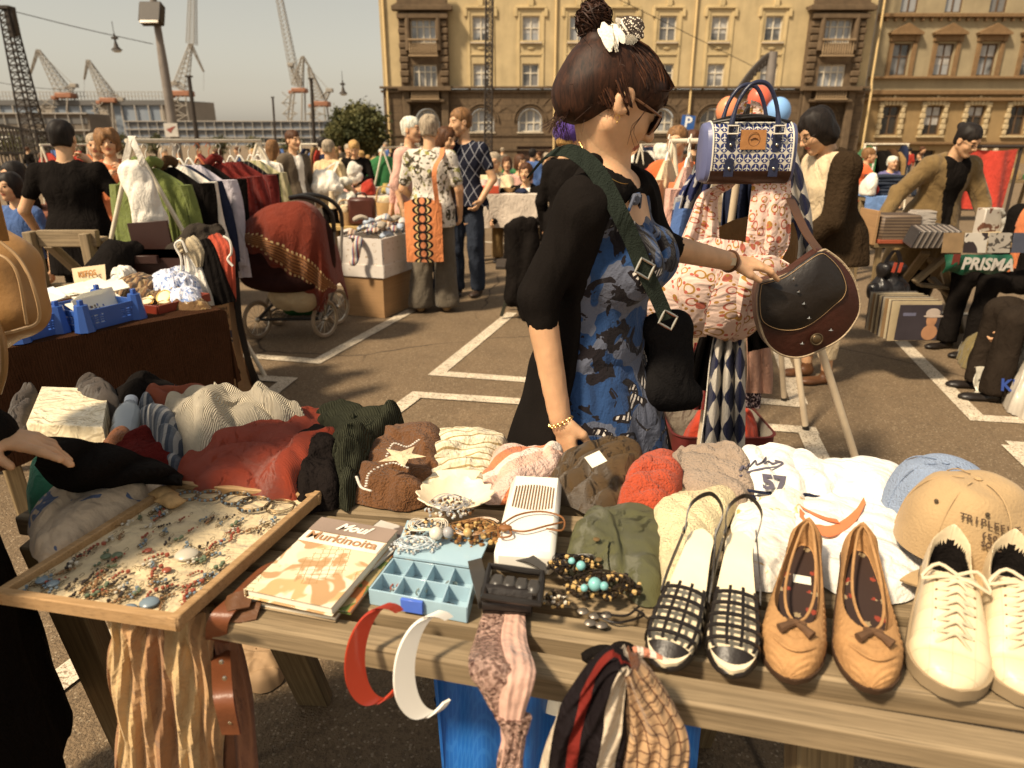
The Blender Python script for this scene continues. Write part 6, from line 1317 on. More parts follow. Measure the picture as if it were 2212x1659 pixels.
def goods(items,Y,h,dp=.4):
 for i,(px,w_,hh,m_,lb,*sh)in enumerate(items):
  c=PY(px,420,Y);c=V(c[0],Y+.08+dp*((i*.37)%1),h+.008);s=Y/1475;W_=w_*s;k=sh[0]if sh else 'heap';m=MB()
  if k=='heap':ob=mesh_obj('goods_heap',[sdf([('e',c+V(0,0,hh*.3),V(W_/2,.12,hh*.7),.02),('e',c+V(W_*.2,-.03,hh*.5),V(W_*.25,.08,hh*.6),.03)],.018,warp=lambda P_:.015*noise(P_,36,2,seed=i),cut=lambda P_:c[2]+.002-P_[...,2])],m_);tag(ob,lb,'heap');continue
  if k=='box':m.box(c+V(0,0,hh/2),(W_,.18,hh));nm='small_box'
  if k=='jar':m.loft([ring(c+V(0,0,z*hh),W_/2*r,W_/2*r,14)for z,r in((0,.8),(.1,1),(.6,1),(.8,.6),(1,.62))]);nm='jar'
  if k=='bowl':m.loft([ring(c+V(0,0,z*hh),W_/2*r,W_/2*r,18)for z,r in((0,.5),(.5,.85),(1,1),(1,.93),(.3,.6))]);nm='bowl'
  if k=='lamp':m.tube([c,c+V(0,0,hh*.5)],.015,8);m.loft([ring(c+V(0,0,z*hh),r*W_,r*W_,14)for z,r in((.45,.55),(1,.28))]);nm='table_lamp'
  tag(m.build(nm,m_),lb,nm.replace('_',' '))
RDB=mat('red_card',(.5,.07,.03),.6);WHC=mat('white_china',(.75,.7,.6),.25);TEAL=mat('teal_plastic',(.02,.14,.10),.4)
goods([(598,18,.10,RDB,'orange red box beside the teal bottle','box'),(614,26,.09,BLK,'black folded clothes beside the orange red box'),(634,8,.22,TEAL,'teal bottle on the stall table behind the pram','jar'),(622,22,.2,CRM,'cream cloth heap behind the teal bottle'),(655,22,.09,CRM,'cream heap left of the grey haired shopper'),(768,40,.12,cloth('peach_heap',(.6,.35,.2)),'peach cloth heap left end of the goods table'),(792,30,.2,REDC,'red toy like heap on the goods table'),(806,20,.10,WHC,'white china bowl on the goods table','bowl'),(822,22,.14,mat('yellow_china',(.6,.45,.15),.4),'yellow jug on the goods table','jar'),(840,24,.16,cloth('blue_grey_heap',(.3,.34,.42)),'blue grey heap on the goods table'),(850,20,.18,ORGC,'orange heap under the green garment'),(872,32,.13,BLK,'black hat like heap at the right end of the goods table'),(745,26,.12,PNK,'pink cloth heap beside the hanging plastic bag'),(783,16,.18,WHT,'white cloth heap behind the red one')],9.6,hA_)
goods([(1052,50,.09,RDB,'long red orange box on the white cloth','box'),(1048,22,.16,WHC,'white porcelain heap by the red box','bowl'),(1062,10,.24,WHC,'tall white jar on the white cloth','jar'),(1074,16,.18,WHC,'round white plate stack beside the tall jar','bowl'),(1100,26,.06,mat('wicker',(.42,.26,.12),.7),'shallow wicker bowl on the white cloth','bowl'),(1078,30,.05,BLK,'black things lying before the wicker bowl'),(1125,30,.05,NAVY,'dark heap right of the wicker bowl'),(1035,20,.07,CRM,'cream heap at the left end of the white cloth'),(1030,14,.07,REDC,'small red heap at the corner of the white cloth')],8.75,hB_,.25)
for i,(px,py,lb)in enumerate(((1072,462,'cream plastic bag under the white clothed table'),(1052,466,'pale blue plastic bag under the white clothed table'),(1035,455,'pale bag behind the legs of the diamond jumper'))):
 c=PY(px,py,9.0);c[2]=max(.12,c[2]);ob=mesh_obj('plastic_bag',[sdf([('e',c,V(.17,.13,.13),.02),('c',c,c+V(.04,0,.16),.06,.03,.04)],.02,warp=lambda P_:.018*noise(P_,32,2,seed=i))],[CRM,cloth('pale_blue',(.4,.45,.5)),WHT][i]);tag(ob,lb,'bag')
o=thing('bench','low plank bench carrying an old leather case and baskets behind the sock box','bench');a,b=PY(690,490,8.0),PY(905,492,8.0);hb=a[2]
m=MB();m.box(((a[0]+b[0])/2,8.15,hb-.02),(b[0]-a[0],.32,.045));m.build('seat',mat('yellow_wood',(.42,.28,.10),.6,.15),o);wd_obj('leg',[(V(a[0]+.15,8.15,0),V(a[0]+.15,8.15,hb-.045),.05,.05),(V(b[0]-.3,8.15,0),V(b[0]-.3,8.15,hb-.045),.05,.05)],o)
def on(px,w_,Y=8.12):p=PY(px,488,Y);return V(p[0],Y,hb+.003),w_*Y/1475
c,W_=on(785,56);o=thing('leather_case','old dark brown leather case on the low bench','case');m=MB();m.box(c+V(0,0,.16),(W_,.14,.31),ch=.03);m.build('body',mat('oxblood',(.07,.02,.012),.4,.2),o);m=MB();m.tube(spline([c+V(-.06,0,.31),c+V(-.04,0,.36),c+V(.04,0,.36),c+V(.06,0,.31)],10),.01,6);m.build('handle',LEA,o)
for px,w_,hh,m_,lb in((748,30,.17,mat('wicker',(.42,.26,.12)),'round wicker basket left of the leather case'),(836,42,.26,mat('wicker2',(.50,.30,.12),.7),'tall wicker basket stuffed with things right of the leather case')):
 c,W_=on(px,w_);o=thing('wicker_basket',lb,'basket');m=MB();m.loft([ring(c+V(0,0,z),W_/2*r,W_/2*r*.7,20)for z,r in((0,.75),(hh*.5,.95),(hh,1),(hh,.92),(hh*.3,.8))]);m.build('basket',m_,o);m=MB();m.tube(spline([c+V(-W_/2,0,hh*.9),c+V(-W_*.3,0,hh*1.6),c+V(W_*.3,0,hh*1.6),c+V(W_/2,0,hh*.9)],12),.01,6);m.build('handle',m_,o)
 m=MB();[m.ball(c+V(rnd.uniform(-.3,.3)*W_,rnd.uniform(-.05,.05),hh+.02),(.05,.04,.05),8)for _ in range(6)];m.build('contents',CRM,o)
for px,w_,hh,lb in((872,26,.22,'cream lampshade on the bench right of the tall basket'),(722,16,.24,'white lamp base at the left end of the bench')):
 c,W_=on(px,w_);o=thing('table_lamp',lb,'lamp');m=MB();m.tube([c,c+V(0,0,hh)],.012,8);m.build('base',BLK_PL,o);m=MB();m.loft([ring(c+V(0,0,z),r*W_,r*W_,16)for z,r in((hh*.8,.55),(hh*1.6,.28))]);m.build('lamp_shade',CRM,o)
def soft_bag(label,c,w_,h,m_,hy=None,seed=0,d=.09,hnd=True,name='plastic_bag',res=.013):
 o=thing(name,label,'bag');c=np.array(c,float)
 mesh_obj('bag_body',[sdf([('c',c+V(-w_*.22,0,-h*.30),c+V(w_*.22,0,-h*.30),d,d,.05),('c',c+V(-w_*.2,0,h*.15),c+V(w_*.2,0,h*.15),d*.55,d*.55,.06)],res,warp=lambda P_:.012*(1-2*np.abs(noise(P_*V(1,1,.4),36,2,seed=seed))))],m_,o)
 if hnd is not False:
  hp_=np.array(hnd if hnd is not True else c+V(0,0,h*.75));m=MB()
  for q in(-1,1):ribbon(m,[c+V(q*w_*.2,0,h*.2),(c+hp_)/2+V(q*w_*.13,0,h*.12),hp_+V(q*.008,0,0)],V(.035,.01,0),.005)
  m.build('handle',m_,o)
 return o
w1=PEO['white'][1]
soft_bag('white cloth bag at the hip of the cream blouse',PY(705,388,8.75),.36,.30,WHT,hnd=w1['SR']+V(0,-.06,.05),seed=1,d=.12)
soft_bag('long white plastic bag hanging from the hand of the cream blouse',PY(744,405,8.8),.2,.5,mat('white_film',(.66,.62,.52),.35,.1,8,.4,20),hnd=w1['WR'],seed=2,d=.10)
ob=mesh_obj('white_cloth',[sdf([('e',PY(764,370,9.75),V(.11,.07,.12),.03),('e',PY(770,385,9.75),V(.08,.06,.08),.03)],.016,warp=lambda P_:.014*noise(P_,38,2))],WHT);tag(ob,'white cloth held in both hands by the blond person in black','cloth')
fl=PEO['floral'][1]
o=thing('tote_bag','orange tote bag with a chain of black ovals hanging behind the floral blouse','bag');c=PY(915,500,6.02)
def marip(nt,v,c):
 s=nt.new('ShaderNodeSeparateXYZ',{0:v});x=nt.math('ABSOLUTE',nt.math('MULTIPLY',s.outputs[0],1.0));z=nt.math('SUBTRACT',nt.math('FRACT',nt.math('MULTIPLY',s.outputs[2],13.5)),.5);z=nt.math('MULTIPLY',z,.074)
 def el(a,b):return nt.math('ADD',nt.math('POWER',nt.math('DIVIDE',x,a),2.0),nt.math('POWER',nt.math('DIVIDE',nt.math('ABSOLUTE',z),b),2.0))
 o=nt.mix(nt.math('LESS_THAN',el(.085,.042),1.0),c,(.012,.008,.008));o=nt.mix(nt.math('LESS_THAN',el(.062,.031),1.0),o,(.70,.52,.22));o=nt.mix(nt.math('LESS_THAN',el(.045,.036),1.0),o,(.012,.008,.008));o=nt.mix(nt.math('LESS_THAN',el(.024,.028),1.0),o,(.62,.22,.10));return o
ORB=cloth('orange_oval_canvas',(.68,.24,.09),.2,200,pat=marip,var=.08);o.location=tuple(c);m=MB()
G=[[(x,-.012-.045*math.cos(x*9)*math.cos(z*4)+.006*math.sin(x*30+z*9),z)for z in np.linspace(-.26,.26+.03*math.cos(x*14),16)]for x in np.linspace(-.155,.165,24)];m.sheet(np.array(G),0,.05);m.build('bag_body',ORB,o)
SS=fl['SR']-c;m=MB();ribbon(m,[V(.13,-.02,.22),V(.12,-.07,.5),SS+V(-.05,-.10,.02),SS+V(-.06,.0,.075),SS+V(-.07,.08,.02)],V(.04,0,.005),.004);m.build('strap',cloth('orange_strap',(.62,.22,.09)),o)
o=garment('green long garment hanging between white rack legs behind the goods table',PY(828,345,10.6)[0],10.6,1.32,.62,.62,GRN,0,.55,seed=3)
rail_rack('clothes rack with white legs carrying the green garment',(PY(828,300,10.6)[0],10.5),(PY(870,300,13)[0],13),1.40,.4)
rk=0
CL_=[BLK,NAVY,BRNC,REDC,CRM,GREYC,KHA,WHT,PNK,BLUC,ORGC,GRN]
base=[]
for k,m_ in enumerate(CL_):
 m=MB();n=8;rg=[]
 for i in range(n):f=i/(n-1);rg.append(ring((0,0,1.42-.75*f),.24*(.35+.65*min(1,f*6)),.04,22,0,.12*min(1,f*3),6,f))
 m.loft(rg[::-1]);me=m.build('rack_garment',m_);me.location=(0,0,-50);base.append(me)
used=set()
for j,(x0,x1,Y,dy,lb)in enumerate(((650,690,11.5,.0,'left of the cream blouse'),(868,905,11,1.0,'right of the green garment'),(1385,1420,9.5,.4,'right of the reaching woman chin'),(1868,1960,11.5,.0,'beyond the dark haired person'),(90,190,9.5,.6,'behind the black shirted person'),(1000,1040,14,.5,'left of the beige jacket'),(560,640,14,.5,'behind the grey brown jacket'))):
 a,b=PY(x0,318,Y),PY(x1,318,Y+dy);rail_rack('distant clothes rack '+lb,(a[0],a[1]),(b[0],b[1]),1.45,.35);nn=int(max(6,(b[0]-a[0])/.09));ang_=math.atan2(b[1]-a[1],b[0]-a[0])
 for i in range(min(nn,16)):
  f=(i+.5)/min(nn,16);k=rnd.randrange(12);s0=base[k];g_=s0 if k not in used else s0.copy();
  if k in used:COL.objects.link(g_)
  used.add(k);g_.location=tuple(a+(b-a)*f*V(1,1,0)-V(0,0,a[2]));g_.location.z=0;g_.rotation_euler=(0,0,ang_+math.pi/2+rnd.uniform(-.4,.4));g_.scale=(1,1,rnd.uniform(.93,1.01))
  tag(g_,'garment hanging in the crowded distant rack '+lb,'garment','garments on the rack '+lb)
fs=0
for j,(px,Y,w_,lb)in enumerate(((40,12,2.4,'far stall at the left edge'),(340,11,2.6,'far stall behind the left clothes rack'),(480,13,2.6,'far stall behind the coats'),(690,15,2.4,'far stall left of the big tree'),(860,17,3,'far stall under the big tree'),(1010,15,2,'far stall right of the jumper'),(1180,15,2.5,'far stall beyond the blue jacket'),(1400,13,2.2,'far stall right of the woman'),(2000,16,3.2,'far stall beyond the trench coat'),(2140,14,2.5,'far stall behind the red cloth'))):
 x=PY(px,330,Y)[0];table('market table of the '+lb,(x,Y,0),w_,.8,.78,WD2)
 for i in range(5):
  c=V(x-w_*.4+w_*.8*i/4,Y,.79);m=MB();m.loft([ring(c+V(0,0,z),.24*r*(.7+.3*rnd.random()),.2*r,16,0,.15,5,i+z*8)for z,r in((0,1),(.08,.95),(.16,.7),(.21,.25))]);tag(m.build('goods_heap',CL_[(i*5+j*3)%12]),'heap of goods on the '+lb,'heap','goods heaped on the '+lb)
o=thing('van','white van parked far behind at the left edge','van');Y=120;a=PY(20,340,Y);a[2]=0;m=MB();m.box(a+V(.9,0,.95),(4.4,1.8,1.3),ch=.2);m.box(a+V(.6,0,1.8),(3.2,1.6,.7),ch=.2);m.build('body',mat('van_white',(.6,.56,.48),.4),o)
m=MB();[m.box(a+V(-.6+1.1*i,-.81,1.8),(.8,.03,.45))for i in range(3)];m.build('window',DKGL,o)
for dx in(-.5,2.3):m=MB();m.tube([a*(1,1,0)+V(dx,-.95,.32),a*(1,1,0)+V(dx,-.6,.32)],.32,16);m.build('wheel',BLK_PL,o)
for i,(Y,m_,lb,zt_,zb_,px)in enumerate(((4.0,ORGC,'orange shirt first on the rack right of the woman',1.42,.80,1492),(3.8,PNK,'salmon pink long garment on the rack right of the woman',1.40,.62,1488),(3.62,cloth('navy_triangle',(.03,.035,.09),pat=p_blotch([(.35,.33,.32)],14,.52,0)),'navy and grey patterned blouse on the rack right of the woman',1.37,.85,1506),(3.45,BLUC,'bright blue garment peeping under the orange shirt',1.36,.80,1512),(4.3,CRM,'cream long garment at the far end of the rack right of the woman',1.42,.6,1445))):
 garment(lb,PY(px,310,Y)[0],Y,zt_,zb_,.46,m_,R(62),.45,group='garments on the rack right of the woman',seed=i+4,hm=BLK_PL if i==2 else None,th=.05)
rail_rack('rack whose hangers show left of the patterned handbag',(PY(1560,290,3.3)[0],3.3),(PY(1455,304,4.5)[0],4.5),1.50,.25)
o=thing('display_stand','white wooden garment stand on long splayed legs carrying bags and scarves','clothes rack');STW=mat('white_lacquered_wood',(.62,.50,.35),.4,.12,12)
TN=PY(1612,243,2.62);TF=PY(1655,262,3.55);TF[2]=TN[2]
legs_=[(TN,PZ(1872,1066)),(TN,PZ(1500,1045)),(TF,PZ(1741,930)),(TF,PZ(1694,866))]
for a,b in legs_:
 m=MB();m.tube([a,b+V(0,0,.0)],[.013,.0165],12);l_=m.build('leg',STW,o);m=MB();d=unit(a-b);m.tube([b+V(0,0,.004),b+d*.03],.0185,12);m.build('foot_cap',BLK_PL,l_)
m=MB();m.tube([TN,TF],.016,12);m.build('rail',STW,o);m=MB();m.ball(TN,.03,14);m.tube([TN+V(0,-.05,0),TN],.018,14);m.build('end_knob',BLK_PL,o)
def planep(nt,v,c):
 s=nt.new('ShaderNodeSeparateXYZ',{0:v});sc=31.0
 def cell(ax,sh=0.0):return nt.math('SUBTRACT',nt.math('FRACT',nt.math('ADD',nt.math('MULTIPLY',s.outputs[ax],sc),sh)),.5)
 x,z=cell(0),cell(2);r2=nt.math('SQRT',nt.math('ADD',nt.math('MULTIPLY',x,x),nt.math('MULTIPLY',z,z)))
 o=nt.mix(nt.math('LESS_THAN',r2,.47),c,(.02,.03,.12))
 ax_=nt.math('ABSOLUTE',x);az=nt.math('ABSOLUTE',z)
 body=nt.math('MULTIPLY',nt.math('LESS_THAN',ax_,.055),nt.math('LESS_THAN',az,.36));wing=nt.math('MULTIPLY',nt.math('LESS_THAN',nt.math('ABSOLUTE',nt.math('ADD',nt.math('SUBTRACT',z,.05),nt.math('MULTIPLY',ax_,.45))),.06),nt.math('LESS_THAN',ax_,.36));tl=nt.math('MULTIPLY',nt.math('LESS_THAN',nt.math('ABSOLUTE',nt.math('ADD',z,.27)),.04),nt.math('LESS_THAN',ax_,.15))
 return nt.mix(nt.math('MAXIMUM',nt.math('MAXIMUM',body,wing),tl),o,(.6,.57,.5))
PLN=mat('plane_print_vinyl',(.52,.48,.40),.22,.05,4,.05,30,pat=planep,spec=.5);NVL=mat('navy_leather',(.018,.022,.05),.35,.15,20,.15,60);LBL=mat('lilac_vinyl',(.11,.12,.23),.35,.1);TAN=mat('tan_patch',(.36,.16,.05),.5,.15,12,.15,70);DBL=mat('dark_brown_leather',(.045,.018,.010),.4,.2,15,.15,60)
o=thing('handbag','bowling handbag with small navy aeroplane roundels, navy handles and a tan patch','bag');Yb=2.42;c=PY(1611,330,Yb);o.location=tuple(c);sc_=2.42/1475*.98;W_=.155;Hh=.098
def sec(x,k=1.0):
 a=np.linspace(0,2*math.pi,36,endpoint=False);y=.075*np.sign(np.cos(a))*np.abs(np.cos(a))**.75;z=np.sign(np.sin(a))*np.abs(np.sin(a))**.55;top=Hh*(1+.06*math.cos(x*9));z=np.where(z>0,z*top,z*(Hh-.0));y=y*(1-.30*(z>0)*(z/top)**2);return np.c_[np.full(36,x),y*k,z*(k*.15+.85)]
m=MB();xs=np.linspace(-W_,W_,20);m.loft([sec(x,1.0+.03*math.sin(x*40))for x in xs],caps=(False,False));m.build('bag_body',PLN,o)
for q in(-1,1):
 m=MB();m.loft([sec(q*(W_+.001),1),sec(q*(W_+.018),.9),sec(q*(W_+.028),.6),sec(q*(W_+.030),.2)][::q],caps=(True,True));m.build('end_panel',LBL,o)
 m=MB();m.tube(sec(q*W_,1.015),.0038,6,closed=True);m.build('piping',mat('pale_piping',(.6,.55,.46),.5),o)
m=MB();
m.loft([[(-W_+.001,y,z),(W_-.001,y,z),(W_-.001,y*.99,z),(-W_+.001,y*.99,z)]for y,z in((0,0),(0,0))])if False else None
a_=[p for p in sec(0)if p[2]<-.052];a_=sorted(a_,key=lambda p:math.atan2(p[1],-p[2]));m.sheet(np.array([[(x,p[1]*1.035,p[2]*1.02-.001)for p in a_]for x in np.linspace(-W_-.004,W_+.004,8)]),0,.002);m.build('base_panel',DBL,o)
m=MB();m.tube(spline([(-W_,-.03,Hh*.97),(-.05,-.055,Hh*1.11),(.05,-.055,Hh*1.13),(W_,-.02,Hh*1.0)],20),.005,6);m.tube(spline([(-W_,.0,Hh*.98),(-.05,.035,Hh*1.2),(.06,.03,Hh*1.22),(W_,.0,Hh*1.0)],20),.005,6);m.build('zip',BLK_PL,o)
m=MB();m.sheet(np.array([[(x,-.046+.02*abs(x),z+.03*0)for z in(Hh*1.0,Hh*1.1)]for x in np.linspace(-.1,.1,6)]),0,.002);m.build('lining',BLK,o)
for k,yy in enumerate((-.066,.05)):
 m=MB();m.tube(spline([(-.092,yy,.055),(-.090,yy-.004,.10),(-.070,yy,.165),(-.028,yy,.212),(.028,yy,.212),(.066,yy,.165),(.086,yy-.004,.10),(.088,yy,.055)],34),np.interp(np.arange(34),[0,3,7,26,30,33],[.004,.013,.0075,.0075,.013,.004]),12);h_=m.build('handle',NVL,o)
 if k==0:
  for q in(-1,1):m=MB();m.tube([(q*.089+a,-.085,b)for a,b in((-.020,.085),(.020,.085),(.020,.060),(-.020,.060))],.0035,6,closed=True);m.build('ring',mat('pale_piping',(.6,.55,.46)),h_)
for x,z,w_,hh in((-.090,.030,.034,.055),(.088,.030,.034,.055),(-.088,-.045,.036,.06),(.086,-.045,.036,.06)):
 m=MB();poly=[(w_/2*math.cos(a)*1.0,(hh/2-.014)*(1 if math.sin(a)>0 else-1)+.014*math.sin(a))if z>0 and math.sin(a)<0 or z<0 and math.sin(a)>0 else(w_/2*(1 if math.cos(a)>0 else-1),hh/2*(1 if math.sin(a)>0 else-1))for a in np.linspace(.1,6.18,22)]
 m.prism(poly,.004,(np.array([[1,0,0],[0,0,-1],[0,1,0]]),V(x,-.0775+(.006 if z>0 else.004),z)));t_=m.build('leather_tab',NVL,o);m=MB();m.ball((x,-.080+.001*(z>0),z-.004),(.0055,.003,.0055),10);m.build('stud',METAL,t_)
m=MB();m.box((-.005,-.0765,.042),(.098,.004,.062),rotx(-.10));pt=m.build('patch',TAN,o);m=MB();m.tube([(-.003+.022*math.cos(a),-.0800,.044+.022*math.sin(a))for a in np.linspace(0,6.28,25)[:-1]],.0012,4,closed=True);m.tube(spline([(-.017,-.0805,.043),(-.003,-.0805,.048),(.012,-.0805,.044)],8),.002,5);m.build('embossed_bird',mat('patch_line',(.20,.08,.025),.6),pt)
o.scale=(.84,.95,.98)
def ringp(nt,v,c):
 out=c
 for i,(sc,cols)in enumerate(((29,((.42,.22,.05),(.45,.12,.08))),(50,((.50,.13,.09),(.40,.20,.05))))):
  vv=nt.new('ShaderNodeMapping',{'Vector':v,'Location':(i*3.3,i*1.7,0),'Scale':(1,1,.001)}).outputs[0]
  vo=nt.new('ShaderNodeTexVoronoi',{'Vector':vv,'Scale':float(sc),'Randomness':.75},voronoi_dimensions='2D');d=vo.outputs[0];rc=nt.new('ShaderNodeSeparateColor',{0:vo.outputs[1]})
  hue=nt.mix(nt.math('GREATER_THAN',nt.noise(v,5.5,1),.5),cols[0],cols[1])
  rad=.30 if i==0 else.17;outer=nt.math('LESS_THAN',d,rad);inner=nt.math('MULTIPLY',nt.math('LESS_THAN',d,rad*.68),nt.math('GREATER_THAN',rc.outputs[0],.32 if i==0 else 2));m_=nt.math('SUBTRACT',outer,inner,True)
  out=nt.mix(m_,out,hue)
 return out
PKC=cloth('pink_circle_cotton',(.76,.55,.46),.15,120,pat=ringp,var=.08,kind='UV')
o=thing('tote_bag','pink cotton tote bag printed with ochre and red rings hanging under the handbag','bag');Yt=2.36
def quad(name,ptsL,ptsR,Y,bul=.05,n=26,th=.006,mat_=PKC,par=None,fold=.01,sd=0):
 L_=spline([(x,y,0)for x,y in ptsL],n);R_=spline([(x,y,0)for x,y in ptsR],n);G=[]
 for j in range(22):
  f=j/21;row=[]
  for i in range(n):
   g_=i/(n-1);x=L_[i][0]*(1-f)+R_[i][0]*f;y=L_[i][1]*(1-f)+R_[i][1]*f;yy=Y if not hasattr(Y,'__len__')else np.interp(g_,np.linspace(0,1,len(Y)),Y)
   row.append(PY(x,y,yy-bul*math.sin(math.pi*f)*math.sin(math.pi*min(1,g_+.1))+fold*math.sin(f*11+g_*3+sd)*g_+fold*.6*math.sin(f*23+sd*2)*g_))
  G.append(row)
 m=MB();G=np.array(G);s1=np.linalg.norm(G[0,n//2]-G[-1,n//2]);s2=sum(np.linalg.norm(G[10,i]-G[10,i+1])for i in range(n-1));m.sheet(G,0,th,uvs=(s1,s2));return m.build(name,mat_,par)
quad('strap',[(1588,300),(1560,390),(1512,420),(1490,470),(1462,540)],[(1606,300),(1590,392),(1551,425),(1552,490),(1556,540)],2.50,.01,par=o)
quad('strap',[(1625,385),(1622,440),(1612,520),(1608,560)],[(1712 if False else 1706,385),(1706,430),(1704,520),(1690,560)],2.40,.02,par=o,sd=2)
quad('bag_body',[(1466,530),(1432,590),(1412,620),(1440,665),(1478,690)],[(1620,530),(1622,590),(1618,640),(1600,680),(1560,690)],2.34,.05,par=o,th=.09,fold=.012,sd=1)
quad('bag_side',[(1556,560),(1545,600),(1530,640),(1500,688)],[(1690,560),(1660,600),(1632,650),(1628,688)],2.29,.03,par=o,th=.05,fold=.018,sd=3)
quad('strap_loop',[(1603,222),(1588,260),(1578,310)],[(1616,216),(1600,262),(1612,320)],2.50,.0,par=o,sd=4,n=14);quad('strap_loop',[(1622,216),(1618,262),(1612,320)],[(1640,222),(1660,262),(1672,320)],2.50,.0,par=o,sd=5,n=14)
OLV=cloth('olive_brown_canvas',(.16,.085,.032),.3,120);o=thing('shoulder_bag','olive brown canvas shoulder bag hanging behind the pink tote','bag')
quad('bag_body',[(1548,488),(1545,540),(1560,600)],[(1740 if False else 1698,480),(1702,540),(1690,612)],2.62,.05,par=o,mat_=OLV,th=.05,fold=.005)
quad('strap',[(1668,380),(1672,430),(1680,500)],[(1700,380),(1700,430),(1706,500)],2.58,.0,par=o,mat_=mat('brown_strap',(.13,.06,.022),.5,.15),th=.005,n=12)
CHK=cloth('harlequin_check',(.60,.54,.46),.3,200,pat=p_check((.012,.014,.05),1.0),kind='UV',scale=(17,12.5,1),rot=(0,0,R(45)),var=.12)
def scarf(label,pl,pr,Y,nf=4,amp=.03,m_=CHK,n=60,th=.004):
 L_=spline([(x,y,0)for x,y in pl],n);R_=spline([(x,y,0)for x,y in pr],n);G=[]
 for j in range(50):
  f=j/49;G.append([PY(L_[i][0]*(1-f)+R_[i][0]*f,L_[i][1]*(1-f)+R_[i][1]*f,np.interp(i/(n-1),np.linspace(0,1,len(Y)),Y)+amp*math.sin(f*math.pi*2*nf+.6*math.sin(i*.08))*(.3+.7*min(1,i/12)))for i in range(n)])
 G=np.array(G);s1=sum(np.linalg.norm(G[j,n//2]-G[j+1,n//2])for j in range(49));s2=sum(np.linalg.norm(G[25,i]-G[25,i+1])for i in range(n-1));m=MB();m.sheet(G,0,th,uvs=(s1*.8,s2));return tag(m.build('scarf',m_),label,'scarf')
scarf('long navy and white harlequin scarf hanging straight down below the pink tote',[(1560,640),(1535,760),(1522,880),(1508,990),(1500,1080)],[(1602,640),(1606,760),(1608,880),(1606,990),(1602,1080)],(2.36,2.3,2.25,2.2,2.2),3,.028)
scarf('navy and grey harlequin cloth hanging behind the brown strap',[(1682,300),(1694,400),(1702,470),(1700,560),(1698,620)],[(1712,300),(1738,400),(1752,470),(1752,560),(1735,620)],(2.7,2.7),2,.02)
scarf('dark patterned scarf just left of the handbag',[(1520,300),(1505,360),(1478,410),(1466,450)],[(1540,290),(1545,350),(1530,410),(1510,450)],(2.75,2.75),2,.02,m_=MATS['navy_triangle'])
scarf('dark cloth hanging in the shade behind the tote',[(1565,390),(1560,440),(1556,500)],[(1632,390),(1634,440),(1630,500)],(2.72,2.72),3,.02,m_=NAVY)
scarf('black garment hanging below the saddle bag',[(1600,640),(1612,700),(1615,760)],[(1670,640),(1680,700),(1684,745)],(2.5,2.5),3,.02,m_=BLK);scarf('dusty pink garment hanging at the end of the display stand',[(1612,730),(1614,800),(1610,848)],[(1660,735),(1668,800),(1666,850)],(2.9,2.9),2,.015,m_=cloth('dusty_pink',(.36,.20,.14)));scarf('black and white paisley garment hem below the dusty pink one',[(1600,840),(1598,880)],[(1645,835),(1640,882)],(2.95,2.95),2,.012,m_=cloth('paisley',(.03,.02,.025),pat=p_blotch([(.45,.35,.35)],45,.55,2)))
scarf('dark grey knit hanging left of the long harlequin scarf',[(1520,700),(1500,760),(1478,830)],[(1565,700),(1560,760),(1540,850)],(2.5,2.5),3,.02,m_=BLK2);scarf('dark red garment hanging low beside the shoulder bag',[(1500,740),(1485,820),(1470,885)],[(1540,740),(1530,820),(1522,885)],(2.75,2.75),3,.02,m_=cloth('dark_red',(.14,.012,.01)))
o=thing('saddle_bag','black and oxblood leather saddle bag with star studs held by the woman','bag');Ys=2.02
OXB=mat('oxblood_leather',(.045,.013,.008),.38,.25,12,.2,60);TRM=mat('pale_edge',(.40,.30,.19),.7,.2,60,.4,150)
out=[(1636,606),(1630,640),(1634,690),(1650,735),(1680,760),(1720,766),(1765,750),(1812,722),(1843,680),(1848,645),(1836,600),(1812,565),(1782,541),(1768,538),(1735,560),(1690,590)]
def plate(name,outl,Y,th,m_,parent,bul=.02,N=72,NR=10,trim=None,off=0):
 B=spline([(x,y,0)for x,y in outl+[outl[0]]],N+1)[:-1];P3=np.array([PY(x,y,Y)for x,y,_ in B]);ctr=P3.mean(0);rings_=[]
 front=[ctr+(P3-ctr)*r-V(0,th/2+bul*max(0,1-r**2.5),0)-V(0,off,0)for r in np.linspace(1,.02,NR)];back=[ctr+(P3-ctr)*r+V(0,th/2+bul*.6*max(0,1-r**2),0)for r in np.linspace(.02,1,5)]
 mb=MB();mb.loft(back+front);ob=mb.build(name,m_,parent)
 if trim:mb=MB();mb.tube(P3-V(0,th/2-.001+off,0),.0036,6,closed=True);mb.build('edge_trim',trim,parent)
 return P3
plate('bag_body',out,Ys,.055,OXB,o,trim=TRM)
fl_=[(1640,612),(1636,645),(1640,688),(1660,706),(1690,714),(1722,712),(1750,700),(1775,682),(1800,660),(1822,640),(1828,615),(1815,580),(1790,552),(1770,544),(1735,566),(1690,597)]
P3=plate('flap',fl_,Ys-.040,.010,LEA,o,bul=.026,N=72)
m=MB();m.tube(P3+(P3.mean(0)-P3)*.035-V(0,.009,0),.0009,4,closed=True);m.build('stitching',mat('tan_thread',(.4,.25,.12),.8),o)
for(x,y)in((1715,603),(1726,631),(1737,657),(1748,688),(1795,714),(1733,743)):
 cst=PY(x,y,Ys-.074);m=MB();vs_=[]
 for i in range(8):r=.0075 if i%2==0 else.003;vs_.append(cst+V(r*math.sin(i*math.pi/4),0,r*math.cos(i*math.pi/4)))
 vs_.append(cst+V(0,-.004,0));m.add(vs_,[(i,(i+1)%8,8)for i in range(8)]);m.build('stud',mat('bright_metal',(.8,.75,.65),.2,0,metal=1),o,sm=False)
